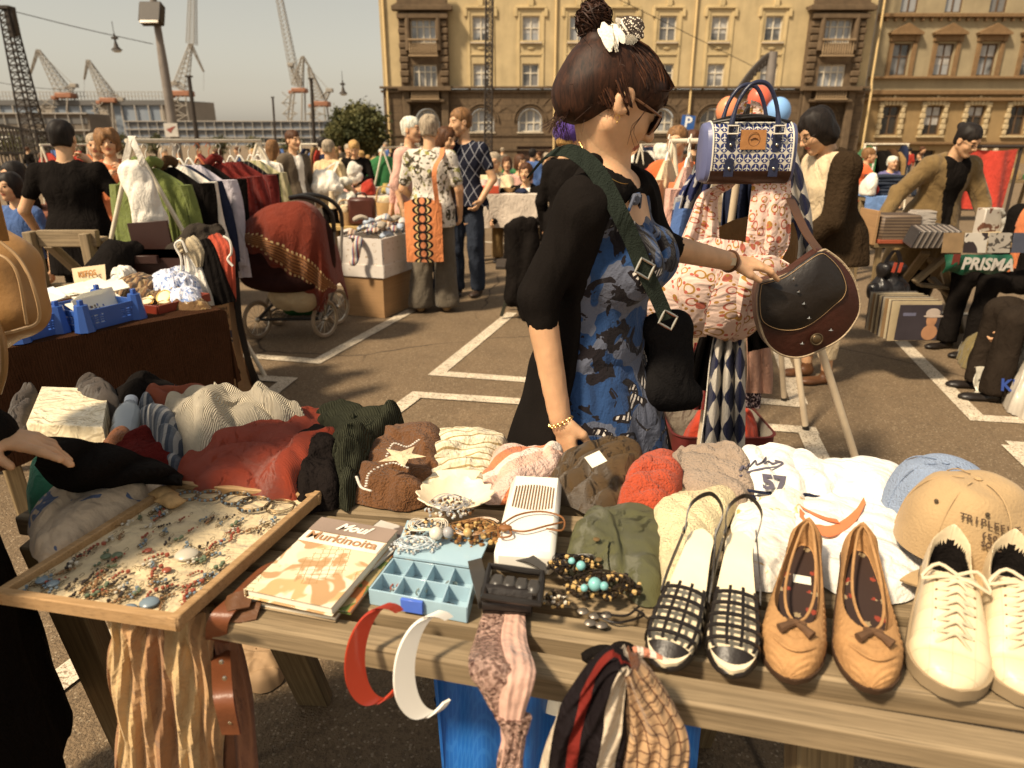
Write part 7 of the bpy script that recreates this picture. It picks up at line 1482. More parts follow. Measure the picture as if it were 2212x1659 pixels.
c=PY(1764,733,Ys-.052);m=MB();m.tube([c+V(.017*math.cos(a),0,.017*math.sin(a))for a in np.linspace(0,6.28,21)[:-1]],.003,6,closed=True);m.ball(c,(.015,.005,.015),14);m.build('clasp',mat('old_brass',(.16,.11,.06),.35,.2,metal=.8),o)
m=MB();ribbon(m,[PY(1690,395,2.52),PY(1712,440,2.36),PY(1740,500,2.18),PY(1772,545,Ys)],V(.034,.01,-.006),.004,n=20);m.build('strap',mat('saddle_strap',(.075,.032,.014),.6,.2,10,.1,50),o)
garment('white garment with a dark strap hanging behind the handbag',PY(1768,310,4.9)[0],4.9,1.42,.95,.42,cloth('bluish_white',(.62,.64,.68)),R(-15),.35,seed=9)
drape('dark strap hung over the white garment behind the handbag',[PY(1796,306,4.8),PY(1778,330,4.8),PY(1768,370,4.8),PY(1764,412,4.8)],[.04,.04,.04,.04],LEA,name='strap',cat='strap',th=.012)
o=thing('suitcase','open red suitcase with a grey lining on the ground behind the foreground table','suitcase');RSC=mat('red_nylon',(.09,.010,.008),.6,.25,10);LIN=cloth('grey_lining',(.24,.21,.16))
A,B=PZ(1478,985),PZ(1712,985);A=PY(1478,990,2.62);B=PY(1716,990,2.62);cx_=(A[0]+B[0])/2;W_=B[0]-A[0]
def rr_(cx,cy,z,w_,d,r=.07,n=6):
 P=[]
 for sx,sy,a0 in((1,1,0),(-1,1,90),(-1,-1,180),(1,-1,270)):
  for k in range(n):a=R(a0+90*k/(n-1));P.append((cx+sx*(w_/2-r)+r*math.cos(a),cy+sy*(d/2-r)+r*math.sin(a),z))
 return P
for k,(cy,zb_,zt_,nm)in enumerate(((3.0,.0,.24,'base'),(2.62,.0,.16,'lid'))):
 m=MB();m.loft([rr_(cx_,cy,zb_+.004+.006*k,W_,.40),rr_(cx_,cy,zt_,W_,.40),rr_(cx_,cy,zt_+.008,W_+.012,.412),rr_(cx_,cy,zt_+.010,W_-.01,.39)],caps=(True,False));sh_=m.build(nm+'_shell',RSC,o);m=MB();m.loft([rr_(cx_,cy,zt_+.006,W_-.012,.388),rr_(cx_,cy,zb_+.02,W_-.03,.37)],caps=(False,True));m.build('lining',LIN,sh_)
lump('folded_garment','red garment lying inside the open suitcase','garment',[(1480,935),(1500,905),(1560,900),(1620,905),(1640,935),(1600,955),(1520,958)],.10,.22,cloth('bright_red',(.40,.045,.02)),seed=30,up=.2)
o=thing('trestle_table','crowded record table on grey wooden trestles at the right','table');zt=.75;YR=5.05
RL,RRt=PY(1885,500,YR),PY(2260,505,YR);zt=.80
m=MB();m.box(((RL[0]+RRt[0])/2,YR+.3,zt-.015),(RRt[0]-RL[0],.72,.03));m.build('tabletop',WD2,o)
P5=lambda x,y,Y=YR:PY(x,y,Y)
def g0(p):return V(p[0],p[1],0.0)
wd_obj('leg',[(PZ(1895,682)*(1,1,1),P5(2000,545),.06,.035),(P5(1975,610)*(1,1,1),P5(2052,545),.06,.035),(PZ(2075,718),P5(2040,562),.06,.035),(PZ(2055,664),P5(2012,560,YR+.5),.06,.035),(PZ(1990,664),P5(2030,570,YR+.5),.06,.035)],o);wd_obj('brace',[(P5(1985,615,YR+.1),P5(2062,622,YR+.1),.09,.025),(P5(2010,600,YR+.3),P5(2070,655,YR+.1),.09,.025)],o)
def slabs(label,n,x0,x1,ytop,ybot,Y,dY,th,mats_,name='record',cat='record',tilt=.25,group=None):
 a,b=PY(x0,ybot,Y),PY(x1,ybot,Y);h=PY(x0,ytop,Y)[2]-a[2];w_=b[0]-a[0]
 for i in range(n):
  m=MB();m.box((0,0,h*.5),(w_*rnd.uniform(.97,1),th,h*rnd.uniform(.97,1.0)));ob=m.build(name,mats_[i%len(mats_)]);ob.location=((a[0]+b[0])/2+rnd.uniform(-.004,.004),Y+dY*i/max(1,n-1),a[2]+.004);ob.rotation_euler=(-tilt,0,0);tag(ob,label,cat,group)
RC=[mat('sleeve%d'%i,c,.6,.2,12)for i,c in enumerate(((.42,.33,.2),(.12,.09,.06),(.5,.42,.28),(.25,.16,.08),(.35,.30,.22),(.06,.05,.05)))]
slabs('vinyl record sleeve standing in the row on the ground under the record table',12,1915,2022,652,738,4.18,.30,.006,RC,'record_sleeve','record',.06,'record sleeves on the ground')
o=thing('record_sleeve','front record sleeve with a person in a pale hat on a dark ground','record');Y=4.14;a,b=PY(1930,738,Y),PY(2020,738,Y);h=PY(1930,662,Y)[2]-a[2];w_=b[0]-a[0];m=MB();m.box(((a[0]+b[0])/2,Y,a[2]+h/2+.01),(w_,.005,h));m.build('sleeve',mat('sleeve_dark',(.035,.028,.035),.4),o)
m=MB();cx_,cz=a[0]+w_*.8,a[2]+h*.62;m.ball((cx_,Y-.003,cz),(.033,.001,.045),14);m.ball((cx_,Y-.003,cz-.08),(.05,.001,.05),14);m.build('printed_face',mat('print_skin',(.4,.2,.1),.7),o);m=MB();m.ball((cx_,Y-.005,cz+.045),(.045,.001,.03),14);m.ball((cx_+.005,Y-.005,cz+.025),(.062,.001,.010),14);m.build('printed_hat',mat('print_hat',(.42,.34,.28),.7),o);m=MB();m.box((a[0]+w_*.25,Y-.003,a[2]+h*.78),(w_*.3,.001,.02));m.build('printed_title',mat('print_title',(.12,.12,.18),.7),o)
o=thing('plastic_bag','crumpled white plastic bag with a green panel wrapped round the records','bag');c0,c1=PZ(1912,742),PZ(2028,750);m=MB();G=[]
for i,f in enumerate(np.linspace(0,1,30)):
 x=c0[0]-.02+(c1[0]-c0[0]+.05)*f;G.append([(x+.006*math.sin(z*60+i),4.06-.012*math.sin(i*1.3+z*30)-.01*math.sin(i*.5)-.02*(z<.03),z)for z in np.linspace(.004,.165+.012*math.sin(i*.9),10)]+[(x,4.10,.155)])
m.sheet(np.array(G),0,.006);m.build('bag_body',mat('white_film',(.66,.62,.52),.35),o);m=MB();m.sheet(np.array([[(c0[0]+.08+.22*f,4.030-.012*math.sin((9+f*15)*1.3+z*30),z)for z in np.linspace(.01,.075,5)]for f in np.linspace(0,1,14)]),0,.003);m.build('green_panel',mat('green_print',(.015,.09,.04),.4),o)
o=thing('wine_box','striped brown cardboard box with an orange foot on the left end of the record table','box');a,b=P5(1905,540,4.98),P5(1990,545,4.98);h=.20;m=MB();m.box(((a[0]+b[0])/2-.03,5.1,zt+h/2),(b[0]-a[0],.24,h));m.build('carton',mat('striped_carton',(.07,.045,.03),.6,.1,pat=p_stripe([(.16,.11,.07)],45,2)),o);m=MB();m.box(((a[0]+b[0])/2-.03,5.1,zt+.015),(b[0]-a[0]+.01,.25,.028));m.build('carton_foot',mat('carton_orange',(.30,.07,.03),.6),o);m=MB();m.box((a[0]-.06,5.12,zt+.11),(.02,.26,.24));m.build('flap',CARD,o)
a,b=P5(1965,545,4.85),P5(2050,548,4.85)
for i in range(22):
 m=MB();m.box((0,0,.062),(.010,.14,.125));ob=m.build('compact_disc_case',[mat('disc_case',(.05,.045,.045),.2),mat('disc_case2',(.16,.13,.11),.2),mat('disc_case3',(.35,.3,.26),.2)][i%3]);ob.location=(a[0]+(b[0]-a[0])*i/21,4.9,zt+.006);ob.rotation_euler=(.2,R(14),0);tag(ob,'dark disc case standing in the row on the record table','disc case','disc cases standing in a row')
for k,(x,n)in enumerate(((1960,7),(1990,9),(1975,6))):
 p=P5(x,480,5.15+.1*(k==2));
 for i in range(n):m=MB();m.box((0,0,0),(.14,.125,.010));ob=m.build('disc_case_flat',mat('pale_case',(.42,.37,.32),.25,.1));ob.location=(p[0]+rnd.uniform(-.008,.008),p[1],zt+.13+.0105*i);ob.rotation_euler=(0,0,rnd.uniform(-.15,.15));tag(ob,'pale disc case in the flat stacks on the record table','disc case','disc cases stacked flat')
m=MB();p=P5(1975,500,5.2);m.box((p[0],5.2,zt+.062),(.36,.36,.118));tag(m.build('disc_crate',mat('grey_crate',(.10,.085,.07),.6)),'grey crate carrying the flat stacks of disc cases','crate')
for i,(x0,x1,m_,lb)in enumerate(((2032,2075,RC[3],'brown sepia comic sleeve leaning at the table front'),(2078,2126,mat('bw_cover',(.5,.45,.38),.5,.1,pat=p_blotch([(.03,.02,.02)],7,.56,.5)),'white cover with a black animal shape at the table front'),(2130,2178,mat('grey_cover',(.34,.30,.25),.5,.1,pat=p_blotch([(.06,.05,.04)],14,.54,2)),'grey cover with fine black drawing at the table front'),(2182,2232,mat('navy_cover',(.06,.065,.09),.5),'dark blue cover at the right end of the table front'))):
 a,b=PY(x0,546,4.72),PY(x1,548,4.72);h=PY(x0,503,4.72)[2]-a[2];m=MB();m.box(((a[0]+b[0])/2,4.72,a[2]+h/2),(b[0]-a[0],.006,h),rotx(-.12));tag(m.build('magazine',m_),lb,'magazine')
o=thing('plastic_bag','green plastic bag lettered PRISMA hanging from the record table','bag');a,b=PY(2035,590,4.66),PY(2175,592,4.66);G=[];zt_=PY(2035,550,4.66)[2];W_=b[0]-a[0]
for i,f in enumerate(np.linspace(0,1,30)):G.append([(a[0]+W_*f,4.66+.01*math.sin(f*22+g_*4)-.03*math.sin(math.pi*g_),zt_-g_*(zt_-a[2])+.012*math.sin(f*15)*g_)for g_ in np.linspace(1,0,10)])
m=MB();m.sheet(np.array(G),0,.01);m.build('bag_body',mat('green_film',(.006,.065,.032),.4,.25,10,.3,20),o)
text('lettering','PRISMA',.11,mat('film_white',(.55,.5,.44),.5),frame(V(a[0]+W_*.6,4.612,a[2]+.065),(1,.02,-.04),(.04,0,1)),o,bold=.004,shear=.1)
m=MB();m.box((a[0]+W_*.12,4.624,a[2]+.1),(.05,.003,.07));m.build('red_mark',mat('film_red',(.16,.03,.02),.5),o)
soft_bag('black shiny plastic bag with red stripes hanging at the left end of the record table',P5(1925,590,4.9)+V(0,0,-.02),.3,.34,mat('black_film',(.012,.01,.01),.3,.1,8,.5,25),seed=5,d=.09,hnd=P5(1935,540,4.95))
m=MB()
for x in(1932,1945):p=P5(x,578,4.77);m.box(p,(.022,.004,.07),roty(.15))
tag(m.build('red_sticker',mat('sticker_red',(.4,.06,.03),.5)),'pair of red bottle shapes printed on the black plastic bag','print')
for i,(px,w_,hh,m_,lb)in enumerate(((2150,26,.02,RC[4],'flat magazines lying at the back of the record table'),(2100,34,.02,RC[1],'dark flat sleeve in the middle of the record table'),(2050,26,.02,RC[2],'pale flat sleeve left of the toy cart on the record table'),(2190,20,.03,RC[0],'tan flat book at the right of the record table'))):
 c=P5(px,500,5.2);m=MB();m.box((c[0],5.15+.06*i,zt+hh/2+.004),(.26,.22,hh),rotz(.2*i));tag(m.build('magazine',m_),lb,'magazine')
a=P5(2132,470,5.4);m=MB();m.box((a[0]+.05,5.45,zt+.11),(.17,.09,.20),rotz(.2));o=thing('picture_box','white picture box with a reddish animal standing on the record table','box');m.build('carton',mat('pic_white',(.45,.4,.34),.5,.1,pat=p_blotch([(.12,.05,.03)],9,.56,1)),o)
ob=mesh_obj('soft_toy',[sdf([('e',P5(2178,478,5.4),V(.05,.04,.045),.02),('e',P5(2178,500,5.4),V(.06,.05,.07),.02),('c',P5(2168,462,5.4),P5(2165,455,5.4),.015,.012,.01),('c',P5(2188,462,5.4),P5(2191,455,5.4),.015,.012,.01)],.01)],cloth('grey_plush',(.34,.32,.28)));tag(ob,'pale grey soft toy at the right end of the record table','toy')
a,b=PY(2082,322,9.0),PY(2196,325,9.0);h=PY(2082,452,9.0)[2];G=[[(x,9.0+.05*math.sin(x*11)+.02*math.sin(x*27+z*3),z)for z in np.linspace(h,a[2]+.02*math.sin(x*6),12)]for x in np.linspace(a[0],b[0]+.0,40)]
m=MB();m.sheet(np.array(G),0,.006);tag(m.build('red_cloth',cloth('vermilion_cloth',(.50,.055,.035),.2,60)),'large red cloth hung as a backdrop behind the trench coat','cloth')
m=MB();m.tube([(a[0]-.1,9.02,a[2]+.03),(b[0]+.1,9.02,a[2]+.03)],.02,8)
for x in(a[0]-.08,b[0]+.08):m.tube([(x,9.04,0),(x,9.04,a[2]+.05)],.02,8)
tag(m.build('backdrop_frame',DK),'dark frame holding the red cloth','frame')
hC=draped_table('small stall table with a blue cloth behind the dark haired person',1868,1935,425,7.6,.5,cloth('sky_blue_cloth',(.16,.27,.52)),.6,clabel='sky blue cloth on the jeans stall')
for i in range(6):m=MB();c=PY(1912,400,7.8);m.box((c[0],7.85,hC+.02+.036*i),(.30,.3,.034),rotz(rnd.uniform(-.1,.1)),ch=.012);tag(m.build('folded_jeans',DENIM),'folded dark jeans stacked on the blue clothed stall','jeans','stack of folded jeans')
goods([(1880,26,.22,WHT,'white and red soft heap on the blue clothed stall'),(1895,14,.18,REDC,'small red heap beside the folded jeans')],7.6,hC,.2)
for i,(out,h,m_,lb,am,z0)in enumerate((([(2076,742),(2100,715),(2150,695),(2212,705),(2225,760),(2160,792),(2100,770)],.30,cloth('khaki_nylon',(.17,.13,.055),.3,60),'crumpled khaki rucksack on the asphalt at the right edge',.3,0),([(2165,790),(2175,735),(2215,715),(2290,760),(2280,860),(2200,848),(2170,825)],.34,mat('bag_film',(.48,.43,.36),.35,.15,6,.4,18),'white plastic bag with blue lettering at the right edge',.3,0),([(2180,840),(2195,770),(2240,745),(2330,800),(2330,900),(2230,872)],.36,mat('bag_film',(.5,.45,.38),.35),'white plastic bag with a green panel, nearest of the bags at the right edge',.25,0))):
 lump('plastic_bag' if i else 'rucksack',lb,'bag',out,z0+.004,h,m_,am,9,seed=i+40,up=.1)
h_=None
text_o=tag(text('blue_lettering','KE',.10,mat('film_blue',(.02,.05,.22),.5),frame((hit(2188,835,.012)or[PY(2192,782,3.52)])[0],(1,-.1,-.05),(.0,.4,1)),None,bold=.003),'blue letters printed on the white plastic bag at the right edge','print')
o=thing('folding_chair','dark folding chair under the person in black at the right edge','chair');x=PY(2300,560,3.9)[0];m=MB();m.box((x+.05,3.9,.43),(.42,.42,.03));m.build('seat',BLK_PL,o);wd_obj('leg',[((x-.15,3.7,0),(x+.2,3.7,.8),.02,.02),((x+.25,3.7,0),(x-.12,3.7,.43),.02,.02),((x-.15,4.1,0),(x+.2,4.1,.8),.02,.02),((x+.25,4.1,0),(x-.12,4.1,.43),.02,.02)],o,DK)
TZ=.80
FL,FR_=PZ(540,1326,TZ),PZ(2212,1612,TZ);KL,KR=PZ(690,1086,TZ),PZ(1260,1130,TZ)
def tl(f,x):
 a=FL+(FR_-FL)*(x-FL[0])/(FR_[0]-FL[0]);b=KL+(KR-KL)*(x-KL[0])/(KR[0]-KL[0]);return a+(b-a)*f
o=thing('plank_table','long weathered plank table on trestles loaded with second hand goods in the foreground','table')
for i,f in enumerate((0,.22,.42,.61,.80,1.0,1.22)):
 a,b=tl(f,(-.47,-.50,-.52,-.98,-.99,-1.02,-1.04)[i]),tl(f,1.9);d=b-a;L=np.linalg.norm(d);q=MB();q.box((0,0,-.021),(L,.050 if f==0 else.055,.042),ch=.004);k=q.build('plank',WD1,o);x=d/L;c=(a+b)/2;k.matrix_local=Matrix([[x[0],-x[1],0,c[0]],[x[1],x[0],0,c[1]],[0,0,1,TZ],[0,0,0,1]])
sg=[]
for x in(-.62,.42):
 p0,p1=tl(.12,x),tl(1.15,x);sg.append((p0*(1,1,0)+V(0,.02,TZ-.075),p1*(1,1,0)+V(0,0,TZ-.075),.07,.06))
 for p,q in((p0,-.16),(p1,.16)):sg.append((V(p[0]+.04,p[1]+(.06 if q<0 else-.06),TZ-.09),V(p[0]+.06,p[1]+q+.05,0),.09,.045))
sg+=[(V(.40,.62,.40),V(1.3,.86,.38),.08,.03),(V(-.95,1.2,TZ-.07),V(-.93,1.3,0),.09,.045)]
wd_obj('trestle_leg',sg,o,WD2)
def L_(lb,out,h,m,nm='folded_garment',cat='garment',z=TZ,**k):return lump(nm,lb,cat,out,z+.003,h,m,**k)
KN=lambda n,c,s=90,**k:cloth(n,c,1.0,s,**k)
RIB=lambda n,c,w=70,**k:cloth(n,c,.9,120,wave=w,**k)
L_('grey faded jeans at the far left end of the plank table',[(12,925),(38,872),(78,855),(92,885),(62,935),(30,945)],.10,RIB('grey_denim',(.16,.13,.11),216),seed=1)
L_('second grey jeans behind the water bottle',[(160,862),(185,845),(232,846),(272,878),(240,895),(190,885)],.13,MATS['grey_denim'],seed=2)
L_('black clothes behind the rust cardigan on the plank table',[(230,880),(262,852),(330,846),(400,850),(420,872),(330,892)],.12,BLK,seed=3)
L_('rust orange cabled cardigan at the back of the plank table',[(300,888),(345,866),(400,855),(458,868),(478,900),(390,905),(330,905)],.12,RIB('rust_knit',(.42,.09,.03),132),seed=4,sc=12)
L_('dark red knit under the striped cloth',[(240,985),(300,935),(370,960),(390,1005),(330,1025),(270,1020)],.08,KN('dark_red_knit',(.10,.012,.01)),seed=5)
L_('brown velvet bundle in front of the water bottle',[(215,975),(240,950),(280,950),(300,975),(270,990)],.09,KN('brown_velvet',(.22,.08,.03),200),seed=6)
L_('grey and blue striped shirt bundle beside the cream sweater',[(298,905),(318,885),(350,905),(400,950),(395,1000),(355,1000),(320,945)],.11,cloth('blue_grey_stripe',(.10,.11,.13),pat=p_stripe([(.28,.27,.26),(.05,.06,.08)],40)),seed=7)
L_('large orange red knitted sweater in the middle of the clothes pile',[(383,1025),(400,992),(470,975),(560,945),(640,905),(700,888),(742,900),(735,960),(680,1030),(620,1068),(510,1052),(430,1050)],.11,RIB('tomato_knit',(.50,.07,.025),144),seed=8,sc=6,amp=.22,c=(560,1000))
L_('cream cabled sweater lying over the orange red one',[(318,905),(345,882),(400,880),(460,890),(560,893),(640,905),(668,925),(610,950),(545,965),(470,985),(425,998),(385,965),(350,930)],.15,RIB('cream_cable_knit',(.72,.62,.46),81),seed=9,sc=8,amp=.25,c=(480,935))
L_('black fur lined garment between the orange sweater and the green knit',[(628,950),(655,925),(705,935),(745,985),(735,1050),(680,1070),(634,1062)],.10,KN('black_fur',(.012,.009,.008),60),seed=10)
L_('dark green cabled knit heap right of the orange red sweater',[(672,925),(700,900),(755,888),(810,896),(860,893),(866,925),(815,965),(790,1010),(745,1058),(718,1010),(700,955)],.12,RIB('bottle_green_knit',(.060,.062,.040),96),seed=11,sc=13,amp=.4)
br=L_('brown garment with cream stars and white stitching',[(755,1045),(775,985),(830,945),(905,930),(960,945),(955,1000),(920,1062),(840,1072)],.075,KN('brown_suede',(.16,.068,.025),200),seed=12)
m=MB();c=PZ(868,985,TZ+.10);st=[(c+V(.05*(1 if i%2==0 else.42)*math.sin(i*math.pi/5+.4),.05*(1 if i%2==0 else.42)*math.cos(i*math.pi/5+.4),.001*math.sin(i)))for i in range(10)];m.add(st+[c+V(0,0,.004)],[(i,(i+1)%10,10)for i in range(10)])
s_ob=m.build('star_patch',CRM,br,sm=False);s_ob.data.flip_normals()
m=MB()
for path in([(790,1050),(800,1020),(845,1000),(880,1010)],[(835,985),(850,958),(880,965),(905,950)],[(770,1030),(780,1052),(800,1060)]):
 for k,p in enumerate(spline([PZ(x,y,TZ+.098)for x,y in path],18)):
  h_=hit(*[0,0])if False else None;m.ball(p,(.0035,.0018,.0018),5)
m.build('stitching',WHT,br)
L_('cream blouse with thin stripes folded beside the starred garment',[(896,1058),(915,1000),(935,952),(1000,942),(1085,948),(1082,985),(1055,1030),(1030,1058),(960,1066)],.055,cloth('cream_pinstripe',(.74,.64,.44),.5,120,pat=p_stripe([(.36,.26,.12),(.76,.68,.5),(.76,.68,.5),(.7,.6,.42)],45),rot=(0,0,1.2)),seed=36,amp=.3)
L_('folded pink and orange striped towel',[(1035,1045),(1055,990),(1110,968),(1190,970),(1222,992),(1200,1025),(1150,1045),(1110,1066),(1060,1068)],.06,cloth('pink_stripe_towel',(.66,.46,.38),.8,130,pat=p_stripe([(.62,.20,.09),(.70,.60,.52),(.66,.42,.32)],9),rot=(0,0,.9)),seed=14,amp=.2)
L_('brown ribbed jersey top with a drawstring and price tag',[(1180,1050),(1210,1005),(1255,985),(1320,968),(1372,972),(1390,1005),(1365,1065),(1310,1090),(1250,1075)],.07,RIB('olive_brown_rib',(.19,.115,.05),228),seed=15,amp=.35)
m=MB();m.box(PZ(1287,992,TZ+.125),(.034,.028,.001),rotx(.5)@rotz(.5));tag(m.build('price_tag',PAPER),'small white price tag lying on the brown ribbed top','tag')
L_('orange red cloth between the brown top and the beige cloth',[(1335,1092),(1360,1030),(1390,992),(1455,985),(1475,1050),(1440,1100),(1380,1105)],.065,KN('orange_red_cotton',(.48,.075,.03),200),seed=16,amp=.12)
L_('greyish beige cloth with white tags behind the yellow towel',[(1445,1010),(1470,972),(1540,972),(1600,990),(1625,1035),(1620,1075),(1560,1085),(1480,1060)],.065,KN('greige_cotton',(.36,.27,.20),180),seed=17,amp=.2)
WT=cloth('white_jersey',(.82,.78,.72),.3,160)
t57=L_('white baseball shirt printed with script and the number 57',[(1585,1025),(1600,985),(1660,974),(1740,990),(1810,1010),(1830,1060),(1790,1082),(1700,1078),(1620,1062)],.05,WT,seed=18,amp=.12)
FDN=mat('faded_navy_print',(.10,.09,.12),.8)
def onmesh(px,py,off=.002):
 h_=hit(px,py,off);return h_ if h_ else(PZ(px,py,TZ),V(0,0,1))
def txt_on(t_,px,py,size,m_,par,rot=0,bold=0,shear=0):
 p,n=onmesh(px,py,.009);n=unit(n*.4+V(0,-.35,1));x=unit(V(math.cos(rot),math.sin(rot),0)-n*(n@V(math.cos(rot),math.sin(rot),0)));return text('lettering',t_,size,m_,frame(p,x,np.cross(n,x)),par,bold=bold,shear=shear)
txt_on('57',1668,1046,.050,FDN,t57,-.12,.002)
for q_ in([(1598,1018),(1604,1008),(1608,1014),(1616,1003),(1620,1010),(1632,996),(1634,1006),(1646,1000),(1654,990),(1650,1003),(1662,998),(1672,1004),(1686,1000)],[(1598,1030),(1620,1020),(1650,1014),(1680,1010),(1690,1002),(1676,997)]):
 m=MB();m.tube(spline([onmesh(x,y,.003)[0]for x,y in q_],40),.0026,6,flat=.5);m.build('script_print',FDN,t57)
m=MB();
for yy,w_ in((1062,.010),(1074,.018)):ribbon(m,[onmesh(x,yy+(x-1620)*.06,.004)[0]for x in(1612,1650,1700,1750,1795)],V(.0,w_,0),.002)
m.build('hem_stripe',NAVY,t57)
L_('white tee shirt at the back behind the orange print shirt',[(1745,1030),(1780,1005),(1850,1000),(1925,1008),(1950,1045),(1920,1085),(1850,1095),(1770,1080)],.04,WT,seed=19,amp=.15)
L_('white tee shirt with pale ochre drawing between sandals and loafers',[(1590,1100),(1640,1070),(1700,1062),(1740,1085),(1735,1160),(1710,1240),(1640,1262),(1595,1230)],.03,cloth('white_ochre_print',(.80,.74,.64),.3,160,pat=p_blotch([(.60,.38,.14)],20,.62,2,.05)),seed=20,amp=.2)
ot=L_('white tee shirt with an orange curved print behind the loafers',[(1700,1110),(1760,1080),(1860,1080),(1920,1110),(1990,1190),(1985,1260),(1900,1290),(1790,1260),(1720,1190)],.025,WT,seed=21,amp=.15)
OG=mat('orange_print',(.66,.20,.08),.8);m=MB();ribbon(m,[onmesh(x,y,.004)[0]for x,y in((1725,1108),(1760,1140),(1800,1150),(1845,1120),(1868,1085))],V(.012,.034,0),.002,widths=[.9,1,1,1,.7]);m.build('orange_arc',OG,ot);m=MB();ribbon(m,[onmesh(x,y,.004)[0]for x,y in((1728,1098),(1755,1112),(1785,1124),(1810,1130))],V(0,.012,0),.002);m.build('orange_block',OG,ot)
L_('pale yellow terry towel spilling towards the sandals',[(1402,1075),(1425,1062),(1480,1058),(1530,1040),(1590,1030),(1600,1075),(1565,1130),(1540,1200),(1500,1280),(1440,1290),(1425,1220),(1412,1140)],.04,KN('yellow_terry',(.82,.68,.40),240),seed=22,amp=.3,c=(1490,1140))
gs=L_('green ribbed shirt with buttoned pocket lying in front of the brown top',[(1228,1205),(1245,1140),(1275,1112),(1330,1090),(1400,1088),(1425,1130),(1432,1210),(1425,1270),(1385,1285),(1330,1250),(1270,1235)],.05,RIB('sage_rib',(.20,.195,.085),148,rot=(0,0,.4)),seed=23,amp=.38)
m=MB();p,n=onmesh(1292,1182,.003);ax_=unit(V(1,-.35,-.1));G=[[onmesh(1262+50*i/6+8*j/4,1158+12*i/6+62*j/4,.004)[0]for j in range(5)]for i in range(7)];m.sheet(np.array(G),0,.003);pk=m.build('pocket',MATS['sage_rib'],gs)
m=MB();[m.ball(onmesh(x,y,.008)[0],(.006,.006,.002),10)for x,y in((1290,1168),(1295,1210))];m.build('button',mat('button_brown',(.16,.10,.04),.3),pk)
def slab(name,lb,cat,cor,z,h,m_,mats2=None,bev=.004,n=1):
 B=[PZ(x,y,z)for x,y in cor];m=MB();c=sum(B)/4;top=[p+V(0,0,h)for p in B]
 lo1=[p+(c-p)*bev for p in B];m.loft([B,[p+V(0,0,h*.9)for p in B],[p+(c-p)*bev*3 for p in top]]);ob=m.build(name,m_);return tag(ob,lb,cat),[p+(c-p)*.0 for p in top]
slab('wrapped_shirt','cream folded shirt in a clear plastic wrapper','shirt',[(66,952),(230,962),(243,874),(98,868)],TZ+.035,.045,mat('wrapped_cream',(.80,.68,.46),.12,.08,8,.6,26,spec=.7,wrk=18))
o=thing('water_bottle','clear plastic water bottle with a white cap standing among the clothes','bottle');a,b=PZ(262,965,TZ+.03),PY(284,862,1.62);d=unit(b-a);Lb=np.linalg.norm(b-a);Mb=frame(a,np.cross(d,(0,1,0))if False else unit(np.cross((0,1,0),d)),unit(np.cross(d,unit(np.cross((0,1,0),d)))));Mr=np.array(Mb)[:3,:3]
def rev(prof,n=24):return[ring((0,0,z),r,r,n)@Mr.T+a for z,r in prof]
bp=mat('bottle_plastic',(.62,.68,.72),.08,0,alpha=.55,spec=.8);m=MB();m.loft(rev([(0,.02),(.004,.028),(Lb*.12,.030),(Lb*.2,.028),(Lb*.28,.031),(Lb*.36,.028),(Lb*.45,.031),(Lb*.62,.031),(Lb*.75,.026),(Lb*.86,.013),(Lb*.9,.012)]));m.build('bottle_body',bp,o);m=MB();m.loft(rev([(Lb*.88,.0155),(Lb*.99,.0155),(Lb,.012)]));m.build('cap',mat('cap_white',(.62,.66,.72),.4),o)
def cap(lb,c,R0,h,m_,rz,dent=0,squash=.86,visor=True):
 o=thing('baseball_cap',lb,'cap',tuple(c),rz);m=MB();rg=[]
 for i in range(15):
  f=i/14;a=f*math.pi/2;k=math.cos(a)**.62;z=h*math.sin(a)**.9
  p=ring((0,0,z),R0*k,R0*squash*k,60);p[:,2]-=dent*np.exp(-((p[:,0]-.01)/.045)**2)*np.clip((-p[:,1])/.05,0,1)*math.sin(min(1,f*1.4)*math.pi)*.8;p[:,2]+=.004*np.sin(p[:,0]*70+f*6)*f;rg.append(p)
 m.loft(rg,caps=(False,True));m.build('crown',m_,o)
 m=MB()
 for q in range(6):a=q*math.pi/3+.5;m.tube([(R0*math.cos(t)**.62*math.cos(a)*1.006,R0*squash*math.cos(t)**.62*math.sin(a)*1.006,h*math.sin(t)**.9*1.004+.001)for t in np.linspace(.1,1.5,12)],.0012,4)
 m.ball((0,0,h+.001),(.007,.007,.003),8);m.build('seam',m_,o)
 m=MB();[m.ball((R0*.80*math.cos(a),R0*.80*squash*math.sin(a),h*.80),(.0035,.0035,.0035),8)for a in(-1.05,-2.0,-2.9,-.2)];m.build('eyelet',mat('eyelet_dark',(.06,.04,.02),.5),o)
 if visor:
  G=[[(R0*(.96+vv*.75)*math.sin(a)*(1-.12*vv),-R0*squash*(.96+vv*.82*math.cos(a)**.7)*math.cos(a),.004-.030*math.sin(a)**2+.008*vv-.012*vv*vv)for vv in np.linspace(0,1,8)]for a in np.linspace(-1.15,1.15,26)];m=MB();m.sheet(np.array(G),0,.004);m.build('visor',m_,o)
 return o
cap('light blue wool baseball cap behind the beige cap',PZ(2018,1105,TZ+.02),.105,.105,KN('blue_felt',(.30,.38,.54),260,wrk=0),R(35))
bc=cap('beige cotton baseball cap lettered TRIPLEFIVE SOUL with a dented crown',PZ(2078,1172,TZ+.06),.108,.12,cloth('beige_twill',(.44,.30,.155),.3,220,wrk=0),R(8),.035)
